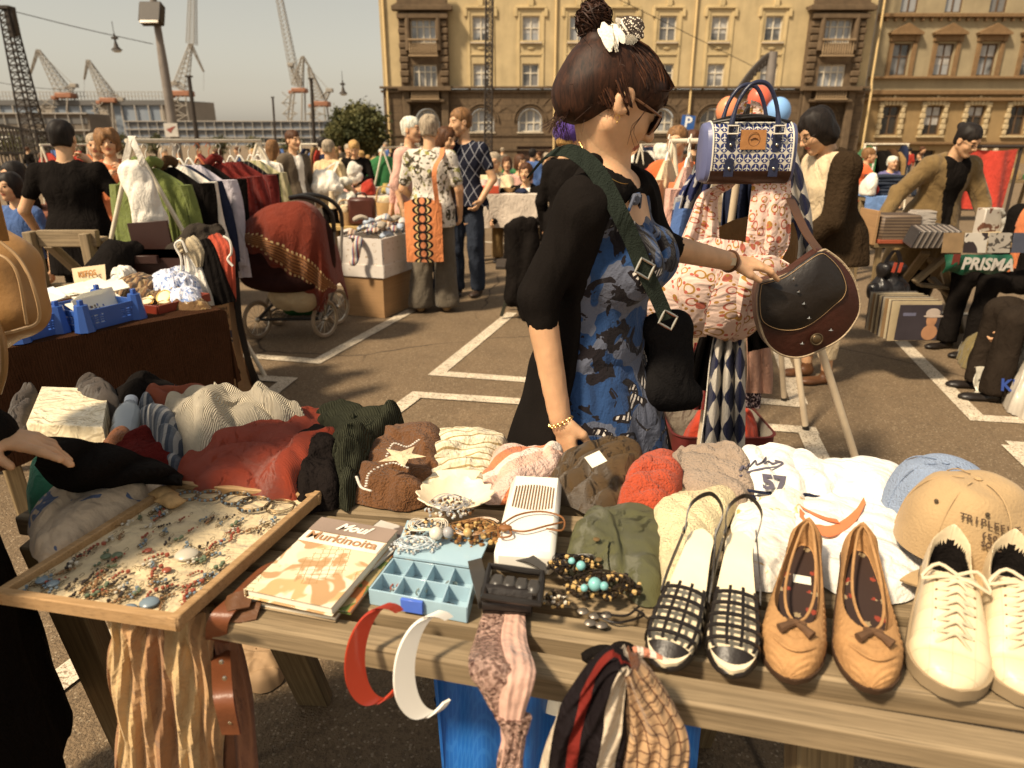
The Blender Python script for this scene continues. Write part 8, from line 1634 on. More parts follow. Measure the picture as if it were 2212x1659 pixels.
for t_,z,s_,bb in(('TRIPLEFIVE',.086,.0150,.0003),('(50)',.069,.012,.0006),('SOUL',.055,.011,.0005)):
 for i,ch in enumerate(t_):
  n_=len(t_);a=(i-(n_-1)/2)*s_*7.2-.36;k=math.cos(math.asin(min(1,(z/.12))**(1/.9)))**.62
  x,y=.108*k*math.sin(a),-.108*.86*k*math.cos(a);dn=.035*math.exp(-((x-.01)/.045)**2)*min(1,-y/.05)*math.sin(min(1,math.asin((z/.12)**(1/.9))/(math.pi/2)*1.4)*math.pi)*.8
  text('lettering',ch,s_,mat('cap_thread',(.07,.04,.02),.8),frame(V(x*1.03,y-.007,z-dn*.75+.004),(math.cos(a),math.sin(a),0),(0,.45,1)),bc,bold=bb)
o=thing('radio','white portable radio with a slotted speaker grille lying on the planks','radio');WRP=mat('white_radio',(.84,.80,.72),.35,.03)
ra,rb,rc,rd=[PZ(x,y,TZ+.05)for x,y in((1066,1190),(1188,1198),(1222,1030),(1108,1022))];ux=unit(rb-ra);uy=unit(rd-ra);Lx,Ly=.5*(np.linalg.norm(rb-ra)+np.linalg.norm(rc-rd)),.5*(np.linalg.norm(rd-ra)+np.linalg.norm(rc-rb));c=(ra+rb+rc+rd)/4;uy=unit(uy-ux*(ux@uy));RM=np.array([ux,uy,np.cross(ux,uy)]).T
m=MB();m.box(c-V(0,0,.023),(Lx,Ly,.045),RM,ch=.008);m.build('case',WRP,o)
m=MB();[m.box(c+RM@V(-Lx*.36+Lx*.72*i/13,Ly*.17,.0006),(.0022,Ly*.34*(.8+.2*math.sin(math.pi*(i+.5)/14)),.002),RM,ch=.0003)for i in range(14)];m.build('grille_slot',mat('slot_brown',(.25,.14,.06),.8),o)
def book(lb,cor,z,h,m_,pm=None,nm='book'):
 B=[PZ(x,y,z+h)for x,y in cor];c=sum(B)/4;u=unit(B[1]-B[0]);v_=unit(B[3]-B[0]);v_=unit(v_-u*(u@v_));Lx,Ly=np.linalg.norm(B[1]-B[0]+B[2]-B[3])/2,np.linalg.norm(B[3]-B[0]+B[2]-B[1])/2;M=np.array([u,v_,np.cross(u,v_)]).T;o=thing(nm,lb,nm)
 m=MB();m.box(c-V(0,0,h-.0006),(Lx,Ly,.0012),M);m.box(c-V(0,0,.0006),(Lx,Ly,.0012),M);m.box(c-V(0,0,h/2)-u*(Lx/2-.0008),(.0016,Ly,h),M);cv=m.build('cover',m_,o);m=MB();m.box(c-V(0,0,h/2)+u*.002,(Lx-.006,Ly-.006,h-.003),M);m.build('pages',pm or PAPER,o);return o,c,M,Lx,Ly
book('brown edged album under the cookery book',[(522,1295),(752,1338),(838,1150),(705,1120)],TZ+.003,.010,mat('album_cover',(.35,.26,.16),.4,.2,8))
book('green and orange magazine sticking out under the cookery book',[(560,1285),(775,1325),(858,1165),(720,1140)],TZ+.014,.006,mat('mag_cover',(.40,.30,.14),.4,.2,pat=p_blotch([(.12,.16,.04),(.45,.16,.05)],16,.52,1)),nm='magazine')
book('dark magazine half covered right of the cookery book',[(735,1240),(800,1262),(880,1140),(770,1118)],TZ+.021,.004,mat('dark_mag',(.16,.12,.10),.3,.3,8,pat=p_blotch([(.6,.55,.48)],9,.56,1)),nm='magazine')
def foodp(nt,v,c):
 o=p_blotch([(.62,.40,.18),(.80,.70,.52),(.5,.3,.14)],11,.53,.8,.04)(nt,v,c);return nt.mix(nt.math('MULTIPLY',nt.math('LESS_THAN',nt.math('ABSOLUTE',nt.math('SUBTRACT',nt.new('ShaderNodeTexVoronoi',{'Vector':v,'Scale':85.0,'Randomness':.2},feature='DISTANCE_TO_EDGE').outputs[0],.02)),.03),nt.math('GREATER_THAN',nt.noise(v,6,1),.5)),o,(.40,.22,.08))
o,c,M,Lx,Ly=book('glossy cookery book titled Murkinoita on top of the magazines',[(528,1272),(742,1318),(832,1148),(700,1112)],TZ+.024,.016,mat('cookbook_cover',(.78,.64,.42),.10,.05,pat=foodp,spec=.7))
m=MB();m.box(c+M@V(0,Ly*.40,.0012),(Lx,Ly*.19,.0006),M);m.build('title_band',mat('taupe_band',(.30,.22,.17),.15),o);m=MB();m.box(c+M@V(0,Ly*.22,.0011),(Lx*.98,Ly*.15,.0004),M);m.build('title_field',mat('title_white',(.82,.76,.64),.15),o)
text('lettering','Murkinoita',Lx*.20,mat('ochre_print',(.42,.22,.10),.5),frame(c+M@V(.0,Ly*.23,.0022),M[:,0],M[:,1]),o,bold=.0004);text('lettering','Moul',Lx*.19,mat('print_white',(.85,.8,.7),.4),frame(c+M@V(0,Ly*.40,.0024),M[:,0],M[:,1]),o,bold=.001,shear=.4)
o=thing('jewellery_board','tilted wooden framed board covered in cream cloth and full of earrings and bracelets','display board');PF=wood('pale_frame_wood',(.50,.31,.15),(.38,.22,.09));zj=TZ+.035
J=[PZ(x,y,zj)for x,y in((8,1275),(380,1338),(683,1072),(382,1046))];J[0]=J[3]+(J[1]-J[2])*1.0+(J[0]-(J[3]+J[1]-J[2]))*.6
m=MB();G=[[(J[0]*(1-a)+J[1]*a)*(1-b)+(J[3]*(1-a)+J[2]*a)*b+V(0,0,-.006+.0012*noise(V(a*5,b*7,0),3))for b in np.linspace(.03,.97,40)]for a in np.linspace(.02,.98,40)];m.sheet(np.array(G),0,.006);m.build('cloth_panel',cloth('sand_cloth',(.60,.48,.30),.7,40),o)
for i in range(4):
 a,b=J[i],J[(i+1)%4];d=unit(b-a);m=MB();m.bar(a-d*.009-V(0,0,.005-.0016*(i%2)),b+d*.009-V(0,0,.005-.0016*(i%2)),.015,.024 if i<2 else.022,ch=.002);m.build('frame',PF,o)
def jp(a,b):return(J[0]*(1-a)+J[1]*a)*(1-b)+(J[3]*(1-a)+J[2]*a)*b+V(0,0,-.003)
JM=[mat('bead%d'%i,c,.3,.1)for i,c in enumerate(((.17,.22,.26),(.28,.07,.04),(.04,.03,.025),(.24,.13,.06),(.12,.15,.09),(.5,.45,.36)))];WIRE=mat('dark_wire',(.12,.075,.03),.4,.1,metal=.6)
GRJ='small earrings pinned on the jewellery board';protos=[]
for k in range(9):
 m=MB();rs=np.random.RandomState(k);m.tube(spline([(0,.016,.001),(.004,.022,.003),(0,.026,.004),(-.003,.020,.002)],8),.0005,3,0)
 for j in range(3+k%4):m.ball((rs.randn()*.003,.010-.006*j,.003),rs.uniform(.0018,.0042),6,1)
 for j in range(5):a=rs.rand()*6.28;m.tube(spline([(0,.004-.004*j,.002),(.006*math.cos(a),.002-.005*j,.003),(.003*math.sin(a),-.008-.003*j,.002)],6),.0005,3,0)
 if k%3==0:m.tube([(.008*math.cos(t),-.006+.008*math.sin(t),.002)for t in np.linspace(0,6.28,13)[:-1]],.0007,4,0,closed=True)
 ob=m.build('earring',[WIRE,JM[k%6]]);protos.append(ob);ob.location=tuple(jp(.1+.09*k,.12));tag(ob,'small beaded wire earring pinned on the cream jewellery board','earring',GRJ)
rs=np.random.RandomState(11)
for i in range(105):
 a,b=rs.uniform(.05,.95),rs.uniform(.04,.76);ob=protos[i%9].copy();COL.objects.link(ob);ob.location=tuple(jp(a,b));ob.rotation_euler=(0,0,rs.uniform(-1.2,.6));s_=rs.uniform(.6,1.15);ob.scale=(s_,)*3
for i,(a,b,m_,r,lb)in enumerate(((.52,.90,2,.026,'black and blue beaded bracelet coil on the board'),(.33,.90,3,.022,'thin bronze bead ring coil on the board'),(.68,.86,2,.030,'larger black beaded bracelet on the board'),(.86,.86,3,.026,'slim gold bangle coil at the right of the board'),(.20,.88,3,.020,'bronze bracelet near the dried pods'))):
 m=MB();c=jp(a,b);
 for q in range(3):m.tube([c+V(r*(1+.06*q)*math.cos(t),r*.9*(1-.05*q)*math.sin(t),.003+.003*q+.001*math.sin(3*t+q))for t in np.linspace(0,6.28,31)[:-1]],.0010,4,0,closed=True)
 if i!=3:[m.ball(c+V(r*math.cos(t),r*.92*math.sin(t),.006),.0032,6,1+(k%2))for k,t in enumerate(np.linspace(0,6.28,26)[:-1])]
 tag(m.build('bracelet',[WIRE,JM[m_],JM[0]]),lb,'bracelet')
for a,b,c_,r,lb in((.78,.07,0,.015,'round slate blue pendant at the near edge of the board'),(.72,.02,0,.012,'small slate blue pendant next to the larger one'),(.66,.40,5,.020,'white shell pendant in the middle of the board'),(.24,.32,4,.009,'green bead earring in the left half of the board'),(.29,.34,4,.009,'second green bead earring in the left half of the board'),(.10,.11,0,.010,'blue stone earring near the left corner of the board'),(.18,.10,0,.010,'second blue stone earring near the left corner'),(.42,.40,1,.007,'dark red bead in the middle left of the board'),(.66,.28,1,.008,'coral bead cluster right of the middle of the board')):
 m=MB();m.ball(jp(a,b)+V(0,0,.003),(r,r*.9,r*.4),14);tag(m.build('pendant',JM[c_]),lb,'pendant')
for i,(a,b,lb)in enumerate(((.05,.86,'curled dried pod at the back left of the board'),(.16,.80,'second curled dried pod right of the first'))):m=MB();c=jp(a,b);m.loft([ring(c+V(-.03+.06*f,.006*math.sin(f*6),.010),.001+.012*math.sin(math.pi*f),.004+.018*math.sin(math.pi*f),14,T=roty(math.pi/2))for f in np.linspace(0,1,12)]);tag(m.build('dried_pod',mat('pod',(.42,.26,.11),.8,.3,60)),lb,'pod')
CGN=mat('cognac_leather',(.17,.055,.022),.4,.2,14,.15,60)
m=MB();ribbon(m,[PZ(655,1190,TZ+.012),PZ(600,1215,TZ+.014),PZ(530,1280,TZ+.014),PZ(478,1330,TZ+.012),PZ(468,1372,TZ-.03),PZ(475,1400,TZ-.09),PY(482,1500,.80),PY(500,1585,.80)],[V(.02,.04,0),V(.045,.03,0),V(.04,.02,0),V(.034,0,0),V(.034,0,0),V(.032,0,0),V(.03,0,0),V(.028,0,0)],.004,n=50);tag(m.build('belt',CGN),'wide cognac leather belt lying beside the board and hanging off the table end','belt')
m=MB();ribbon(m,[PZ(545,1292,TZ+.022),PZ(505,1300,TZ+.022),PZ(485,1312,TZ+.012),PZ(520,1325,TZ+.006),PZ(560,1318,TZ+.008)],V(.0,.03,.012),.004);tag(m.build('belt_end',BLEA),'buckled brown belt end tucked under the cookery book','belt')
m=MB();[m.ball(PY(x,y,.795),(.004,.003,.004),8)for x,y in((478,1430),(485,1465),(497,1560))];tag(m.build('belt_rivets',METAL),'metal rivets on the hanging part of the cognac belt','rivets')
o=thing('organiser_box','open pale blue plastic organiser box with compartments of rings and hairpins','box');BPL=mat('pale_blue_plastic',(.42,.60,.70),.18,0,alpha=.8,spec=.7)
B=[PZ(x,y,TZ+.030)for x,y in((798,1272),(1008,1312),(1028,1232),(850,1205))];m=MB();H_=.028
def wall(m,a,b,t=.002,h=H_):m.bar(a-V(0,0,h/2),b-V(0,0,h/2),t,h,ch=.0004)
for i in range(4):wall(m,B[i],B[(i+1)%4],.003)
wall(m,(B[0]+B[3])/2,(B[1]+B[2])/2)
for f in(.25,.5,.75):wall(m,B[0]*(1-f)+B[1]*f,B[3]*(1-f)+B[2]*f)
for z in(.0005,-H_):m.add([b+V(0,0,z)for b in B],[(0,1,2,3)])if z<0 else None
m.build('tray',BPL,o);c=B[0]*.55+B[1]*.45;m=MB();m.box(c+V(.0,-.006,-.012),(.036,.006,.022),rotz(-.25));m.build('latch',mat('blue_latch',(.08,.16,.6),.3),o)
lid=[PZ(x,y,TZ+.034)for x,y in((850,1203),(1030,1230),(1066,1150),(880,1128))];m=MB();m.add(lid+[p+V(0,0,.004)for p in lid],[(3,2,1,0),(4,5,6,7),(0,1,5,4),(1,2,6,5),(2,3,7,6),(3,0,4,7)]);m.build('lid',BPL,o,sm=False)
rs=np.random.RandomState(2)
for i in range(10):
 a,b=rs.uniform(.1,.9),rs.uniform(.12,.88);c=(B[0]*(1-a)+B[1]*a)*(1-b)+(B[3]*(1-a)+B[2]*a)*b-V(0,0,.020);m=MB();r=rs.uniform(.006,.010);m.tube([c+V(r*math.cos(t),r*math.sin(t),.002*math.sin(t))for t in np.linspace(0,6.28,15)[:-1]],.0015,5,closed=True);m.ball(c+V(r,0,.002),.004,8);tag(m.build('ring',[GOLD,METAL,JM[2],JM[1]][i%4]),'small ring or hair clasp lying in a compartment of the blue box','ring','trinkets in the blue organiser box')
o=thing('scallop_shell','large cream scallop shell filled with bead necklaces','shell');SHL=mat('shell',(.80,.66,.46),.4,.15,20,.2,30);c=PZ(985,1100,TZ+.03);Rs=.073;G=[]
for i,a in enumerate(np.linspace(-1.25,4.39,90)):
 G.append([c+V(Rs*r*(1+.05*math.cos(a*14))*math.cos(a),Rs*r*.85*(1+.05*math.cos(a*14))*math.sin(a),.006+.030*r*r+.0022*math.cos(a*14*1.0)*r)for r in np.linspace(.02,1,12)])
m=MB();m.sheet(np.array(G),0,.0025);m.loft([ring(c+V(0,.050+.012*k,.020+.012*k),.022+.012*k,.004,12,T=rotx(.9))for k in range(3)]);m.build('shell',SHL,o)
def beads(lb,c,rx,ry,n,cols,r0,h=.02,nm='bead_necklace',sd=0):
 rs=np.random.RandomState(sd);m=MB()
 P=[c+V(rx*math.cos(t*2.39+rs.randn()*.2)*math.sqrt((t+.5)/n)*1.0,ry*math.sin(t*2.39)*math.sqrt((t+.5)/n),h*rs.rand()*(1.2-(t/n)))for t in range(n)]
 P=sorted(P,key=lambda p:(round((p-c)[1]*60),p[0]));
 for k,p in enumerate(P):m.ball(p,r0*rs.uniform(.6,1.25),6,k%len(cols))
 for q in range(5):t0=rs.rand()*6;m.tube([c+V(rx*.8*math.cos(t0+t)*(1-.1*q),ry*.8*math.sin(t0+t)*(1-.1*q),h*.8+.003*math.sin(3*t))for t in np.linspace(0,5.5,24)],.0009,4,0)
 return tag(m.build(nm,cols),lb,'necklace')
BB=[mat('wood_bead',(.30,.15,.05),.35,.2,90),mat('dark_wood_bead',(.14,.06,.02),.35),mat('gold_bead',(.55,.36,.14),.3),mat('grey_bead',(.34,.33,.33),.3),mat('pearl_bead',(.7,.62,.5),.25),mat('clear_bead',(.55,.6,.62),.15),mat('turquoise',(.20,.46,.46),.3),mat('dark_bronze',(.06,.04,.025),.35,.1,metal=.7)]
beads('grey and pearl bead necklace coiled inside the shell',PZ(972,1100,TZ+.050),.048,.038,150,[BB[3],BB[4],BB[1],BB[5]],.0030,.018,sd=1)
beads('heap of brown wooden bead strings below the shell',PZ(1030,1160,TZ+.036),.060,.034,170,[BB[0],BB[1],BB[2]],.0042,.028,sd=2)
beads('tangle of pearl and bronze beads left of the wooden ones',PZ(925,1150,TZ+.038),.045,.030,110,[BB[4],BB[2],BB[7],BB[3]],.0034,.02,sd=3)
beads('silver and clear bead strands on the blue lid',PZ(895,1182,TZ+.040),.045,.022,80,[BB[5],BB[4],BB[3]],.0026,.012,sd=4)
for i,(x,y,r,cm)in enumerate(((942,1152,.012,4),(968,1150,.010,3),(1010,1150,.008,2))):m=MB();m.ball(PZ(x,y,TZ+.06),r,14);tag(m.build('large_bead',BB[cm]),('large cream bead among the strings below the shell','large grey bead right of the cream one','gold bead at the top of the wooden strings')[i],'bead')
m=MB();
for q in([(1080,1135),(1120,1112),(1170,1105),(1215,1118),(1215,1145),(1180,1142)],[(1085,1140),(1130,1148),(1180,1136),(1215,1128)],[(1090,1130),(1105,1155),(1080,1160),(1075,1140)]):m.tube(spline([PZ(x,y,TZ+.058)for x,y in q],24),.0018,6)
m.ball(PZ(1092,1140,TZ+.062),(.012,.008,.005),10);tag(m.build('leather_necklace',mat('cord',(.22,.09,.03),.5)),'brown leather cord with a wooden toggle lying over the radio','cord')
def roll(m,c,r,w_,n,ax,mi=0):
 ax=unit(ax);u=unit(np.cross(ax,(0,0,1)));v_=np.cross(u,ax)
 for k in range(n):
  rr_=r*(1-k*.17);P=[c+(u*math.cos(t)+v_*math.sin(t)*.85)*rr_*(1-.02*t)for t in np.linspace(0,6.1,26)];ribbon(m,P,ax*w_,.003,n=30)
m=MB();o=thing('rolled_belts','black leather belts with a square buckle rolled beside the blue box','belt');c=PZ(1098,1300,TZ+.035);m.box(c+V(0,.0,.012),(.085,.018,.03),rotz(-.1)@rotx(-.6),ch=.006);roll(m,c+V(.0,.015,-.006),.028,.075,3,V(1,-.1,0));m.build('roll',LEA,o)
m=MB();cb=PZ(1110,1262,TZ+.055);q=[(1045,1288),(1058,1222),(1172,1238),(1165,1305)];P=[PZ(x,y,TZ+.055)for x,y in q];m.tube([P[i//4%4]*(1-(i%4)/4)+P[(i//4+1)%4]*(i%4)/4 for i in range(16)],.0055,8,closed=True);m.build('buckle',BLK_PL,o)
m=MB();[m.box(PZ(1075+26*i,1258+4*i,TZ+.055),(.024,.032,.016),rotz(-.15),ch=.006)for i in range(4)];m.build('keeper',mat('grey_leather',(.05,.045,.04),.35),o)
m=MB();ribbon(m,[PZ(1020,1190,TZ+.02),PZ(1030,1230,TZ+.045),PZ(1045,1285,TZ+.04),PZ(1050,1310,TZ+.02)],V(.022,.01,0),.004);ribbon(m,[PZ(1085,1200,TZ+.03),PZ(1140,1205,TZ+.04),PZ(1180,1230,TZ+.04)],V(0,.02,.005),.003);m.build('strap',MATS['grey_leather'],o)
o_,tp=slab('leather_pouch','flat grey leather pouch corner sticking out over the plank edge','pouch',[(1063,1345),(1175,1300),(1150,1262),(1060,1290)],TZ+.003,.006,mat('pouch_grey',(.12,.085,.055),.6))
beads('black and bronze statement necklace with turquoise stones',PZ(1300,1268,TZ+.03),.062,.034,150,[BB[7],LEA,BB[7],BB[2]],.0042,.014,sd=6)
beads('dark beaded necklace tangled above the statement one',PZ(1240,1222,TZ+.035),.045,.022,90,[LEA,BB[7],BB[2]],.0038,.015,sd=7)
beads('small bronze brooch heap left of the statement necklace',PZ(1200,1300,TZ+.02),.022,.018,40,[BB[7],BB[2],BB[4]],.0034,.012,sd=8)
for i,(x,y,r)in enumerate(((1285,1262,.011),(1305,1266,.007),(1262,1270,.006),(1255,1222,.008),(1235,1212,.006))):m=MB();m.ball(PZ(x,y,TZ+.052),r,12);tag(m.build('turquoise_stone',BB[6]),('largest turquoise stone in the middle of the statement necklace','turquoise stone right of the largest one','turquoise stone left of the largest one','turquoise stone in the upper tangled necklace','small turquoise stone at the top of the tangle')[i],'stone')
m=MB();m.tube(spline([PZ(x,y,TZ+.012)for x,y in((1380,1310),(1350,1330),(1290,1325),(1330,1345),(1390,1330),(1370,1315))],30),.002,5);m.tube(spline([PZ(x,y,TZ+.03)for x,y in((1110,1195),(1150,1180),(1210,1200),(1260,1215),(1280,1240),(1230,1250),(1190,1225))],30),.0022,5);tag(m.build('cord_necklace',LEA),'loose black cord ends around the dark necklaces','cord')
m=MB();[m.ball(PZ(x,y,TZ+.01),(.010,.008,.004),8)for x,y in((1260,1320),(1285,1330),(1310,1328),(1275,1345),(1300,1350))];tag(m.build('pewter_charm',mat('pewter',(.2,.17,.14),.4,.2,metal=.6)),'pewter charms hanging from the statement necklace over the plank','charm')
def shoe_frame(hx,hy,tx,ty,z=TZ+.004):a,b=PZ(hx,hy,z+.042),PZ(tx,ty,z);y=unit(b-a);L=np.linalg.norm(b-a);x=unit(np.cross(y,(0,0,1)));u=np.cross(x,y);return a,Matrix([[x[0],y[0],u[0],a[0]],[x[1],y[1],u[1],a[1]],[x[2],y[2],u[2],a[2]],[0,0,0,1]]),L
def upper(L,W_,wf,hf,op,ins=.014,ns=88,nt_=120,puck=0,rim=.10):
 """sheet over the last: t 0 heel..1 toe; op=(t0,rt,rs): elliptic opening"""
 m=MB();G=[];MI=[]
 for i in range(nt_):
  t=i/(nt_-1);w_=W_*wf(t);h=hf(t);row=[]
  for j in range(ns):
   s=-1+2*j/(ns-1);a=s*math.pi/2;e=((t-op[0])/op[1])**2+(s/op[2])**2;x=w_*math.copysign(abs(math.sin(a))**.8,s);z=h*max(0,math.cos(a))**.55
   pk=puck*math.sin(t*150+abs(s)*20)if t>.82 or(abs(s)>.62 and t>.55)else 0
   if e<1:k=min(1,(1-e)/rim);z=z*(1-k)+ins*k;x*=1-.10*k
   row.append((x+pk*.3*(1 if s>0 else-1),L*(.012+t*.976),z+.003+pk))
  G.append(row)
 m.sheet(np.array(G),0,.0)
 for i in range(nt_-1):
  for j in range(ns-1):t=(i+.5)/(nt_-1);s=-1+2*(j+.5)/(ns-1);e=((t-op[0])/op[1])**2+(s/op[2])**2;m.m[i*(ns-1)+j]=1 if e<.80 else 0
 return m
def sole(L,W_,wf,h,m_,par,k=1.04,z0=0):
 m=MB();P=[(W_*wf(t)*k,L*t)for t in np.linspace(0,.995,24)];P=P+[(-x,y)for x,y in P[::-1]];m.prism(P,h,(np.eye(3),V(0,0,z0)));return m.build('sole',m_,par)
wl=lambda t:.60+.40*math.sin(max(0,min(1,(t-.15)/.75))*math.pi/2)**1.2 if t<.75 else 1.0*math.sqrt(max(.004,1-((t-.75)/.25)**2));wfL=lambda t:wl(t)*(min(1,max(t,.0004)/.07))**.42
SUE=mat('tan_suede',(.40,.215,.085),.85,.2,22,.3,140);INS=mat('flower_insole',(.035,.018,.013),.7,.1,pat=lambda nt,v,c:nt.mix(nt.math('LESS_THAN',nt.math('ADD',nt.new('ShaderNodeTexVoronoi',{'Vector':v,'Scale':46.0}).outputs[0],nt.math('MULTIPLY',nt.noise(v,300,1),.3)),.40),c,nt.mix(nt.math('GREATER_THAN',nt.noise(v,25,1),.5),(.25,.04,.02),(.30,.22,.12))));BRS=mat('brown_suede_bow',(.11,.055,.025),.85,.2,60)
for i,(hx,hy,tx,ty,lb)in enumerate(((1738,1178,1700,1478,'left tan suede loafer of the pair with a dark flowered insole and price sticker'),(1850,1188,1878,1500,'right tan suede loafer of the pair with a dark flowered insole and tassel bow'))):
 a,Mx,L=shoe_frame(hx,hy,tx,ty);o=thing('loafer',lb,'shoe');o.matrix_world=Mx;W_=.044
 hf=lambda t:.060-.018*min(1,t/.5)+(.004*math.sin(max(0,(t-.5)/.5)*math.pi))if t<.80 else.046*math.sqrt(max(.02,1-((t-.80)/.2)**2))
 upper(L,W_,wfL,hf,(.40,.375,.66),puck=.0012).build('upper',[SUE,INS],o);sole(L,W_,wfL,.008,mat('brown_sole',(.05,.025,.012),.6),o)
 m=MB();m.tube([(W_*wfL(t)*math.sin(math.asin(min(.98,.66*math.sqrt(max(0,1-((t-.40)/.375)**2))))*1.0)*(.86)*q,L*(.012+t*.976),hf(t)*.93+.004)for q,ts in((1,np.linspace(.03,.77,20)),(-1,np.linspace(.77,.03,20)))for t in ts],.0022,6,closed=True);m.build('piping',SUE,o)
 m=MB();m.tube(spline([(-W_*.82,L*.66,.030),(-W_*.75,L*.82,.036),(-W_*.4,L*.90,.042),(0,L*.925,.042),(W_*.4,L*.90,.042),(W_*.75,L*.82,.036),(W_*.82,L*.66,.030)],40),.0022,6);m.build('apron_seam',SUE,o)
 m=MB()
 for dx,dy in((-.022,.016),(.020,.018)):m.tube([(0,L*.80,.054),(dx*.5,L*.80+dy*.5,.056),(dx,L*.80+dy,.054)],[.003,.005,.007],8)
 m.ball((0,L*.80,.055),(.006,.005,.005),8);m.tube([(-.012,L*.785,.052),(.012,L*.79,.052)],.004,6);m.build('tassel',BRS,o)
 if i==0:m=MB();m.box((-.002,L*.36,.0185),(.026,.018,.0008),rotz(.1));m.build('price_sticker',PAPER,o)
WLE=mat('offwhite_leather',(.68,.55,.36),.4,.12,10,.1,80,pat=p_lines((.58,.45,.29),38,.05));
for i,(hx,hy,tx,ty,lb)in enumerate(((2030,1235,2048,1512,'left off white lace up sneaker stitched in squares'),(2155,1245,2215,1530,'right off white lace up sneaker cut off by the picture edge'))):
 a,Mx,L=shoe_frame(hx,hy,tx,ty);o=thing('sneaker',lb,'shoe');o.matrix_world=Mx;W_=.050;hf=lambda t:(.098-.030*min(1,max(0,t-.30)/.30)-.012*math.exp(-((t-.28)/.1)**2)if t<.62 else.068-.030*(t-.62)/.2)if t<.82 else.038*math.sqrt(max(.06,1-((t-.82)/.2)**2))
 upper(L,W_,wfL,hf,(.21,.195,.74),ins=.035,rim=.45).build('upper',[WLE,BLK],o);sole(L,W_,wfL,.020,mat('sneaker_sole',(.30,.22,.13),.6),o,1.06);LC=mat('lace',(.62,.52,.36),.8)
 m=MB()
 for k in range(6):
  t=.46+.055*k;z=hf(t)+.006
  for q in(-1,1):m.tube(spline([(q*.020,L*t,z-.006),(0,L*(t+.02),z+.003),(-q*.020,L*(t+.05),hf(t+.05)-.001)],8),.0026,6)
 for q in(-1,1):m.tube(spline([(0,L*.44,hf(.44)+.01),(q*.025,L*.40,hf(.4)+.012),(q*.042,L*.46,hf(.45)-.004),(q*.02,L*.47,hf(.45)+.008),(0,L*.45,hf(.44)+.008)],14),.0026,6)
 m.build('lace',LC,o);G=[[(x,L*(.34+.10*f),hf(.42)-.012+.012*f-.002*abs(x)*30*abs(x)*10)for f in np.linspace(0,1,6)]for x in np.linspace(-.028,.028,8)];m=MB();m.sheet(np.array(G),0,.005);m.build('tongue',WLE,o)
 m=MB();m.tube([(W_*.72*math.cos(a),L*(.70+.13*math.sin(a)),hf(.70+.13*math.sin(a))*.72+.006)for a in np.linspace(.1,3.04,16)],.0012,5);[m.ball((q*.023,L*(.46+.055*k),hf(.46+.055*k)-.002),.0022,6)for k in range(6)for q in(-1,1)];m.build('eyelets',mat('eyelet_brown',(.16,.09,.04),.6),o)
FB=mat('cream_footbed',(.78,.66,.46),.4,.12,14)
for i,(hx,hy,tx,ty,lb)in enumerate(((1515,1190,1432,1455,'left black strappy sandal with a pale footbed'),(1592,1195,1577,1470,'right black strappy sandal with a pale footbed'))):
 a,Mx,L=shoe_frame(hx,hy,tx,ty);o=thing('sandal',lb,'shoe');o.matrix_world=Mx;W_=.038;zf=lambda t:.030*(1-min(1,t/.55))**1.5+.012
 for nm,k,dz,m_ in(('footbed',.94,0,FB),('sole',1.03,-.009,BLK_PL)):
  G=[[(W_*wfL(t)*k*s,L*t,zf(t)+dz)for s in np.linspace(-1,1,9)]for t in np.linspace(0,1,36)];m=MB();m.sheet(np.array(G)[:,::-1],0,-.008);m.build(nm,m_,o)
 m=MB();m.box((0,L*.10,.016),(.045,.045,.034),ch=.006);m.build('heel',BLK_PL,o);m=MB()
 for t in(.50,.585,.67,.755,.84):
  w_=W_*wfL(t);ribbon(m,[(-w_*1.03,L*t,zf(t)-.004),(-w_*.9,L*(t+.008),zf(t)+.020),(0,L*(t+.018),zf(t)+.030),(w_*.9,L*(t+.008),zf(t)+.020),(w_*1.03,L*t,zf(t)-.004)],V(0,.0062,0),.0022,n=16)
 for q in(-1,-.36,.36,1):ribbon(m,[(q*W_*wfL(t)*(.86 if abs(q)==1 else.8),L*t,zf(t)+(.020 if abs(q)==1 else.028))for t in(.47,.6,.72,.84,.90)],V(.0045,0,-.002*q),.0024,n=16)
 for q in(-1,1):ribbon(m,[(q*W_*.95,L*.50,zf(.5)+.004),(q*W_*.90,L*.38,zf(.4)+.016),(q*W_*.74,L*.20,zf(.2)+.024),(q*W_*.60,L*.08,zf(.08)+.034)],V(.001,0,.007),.0022,n=14)
 G=[[(W_*wfL(t)*1.0*math.sin(a),L*t,zf(t)-.004+.022*(1-(t-.88)/.14)*math.cos(a))for a in np.linspace(-1.57,1.57,12)]for t in np.linspace(.88,.995,8)];m.sheet(np.array(G)[:,::-1],0,-.002);m.build('straps',LEA,o)
 m=MB();P=[(-W_*.62,L*.13,zf(.1)+.028),(-W_*.75,-L*.0,zf(0)+.050),(-W_*.1,-L*.10,zf(0)+.060),(W_*.6,L*.0,zf(0)+.050),(W_*.62,L*.13,zf(.1)+.028)];ribbon(m,P,V(0,.0,.008),.002,n=24);m.build('slingback',LEA,o);m=MB();m.tube([(W_*.68+.0*a,L*.13+.006*math.cos(a),zf(.1)+.030+.006*math.sin(a))for a in np.linspace(0,6.28,11)[:-1]],.001,4,closed=True);m.build('buckle',METAL,o)
def band(lb,cx,cy,rw,rh,w_,m_,a0,a1,Y,inner):
 c=PY(cx,cy,Y);s=Y*1.28/1475;m=MB();P=[c+V(rw*.92*s*math.cos(a),.022*math.sin(a)+.02*math.cos(a),rh*1.08*s*math.sin(a))for a in np.linspace(a0,a1,50)];ribbon(m,P,[V(w_*1.1,w_*.8,0)]*2,.0045,n=60,widths=[.45,.9,1,1,.9,.35]);return tag(m.build('headband',m_),lb,'headband')
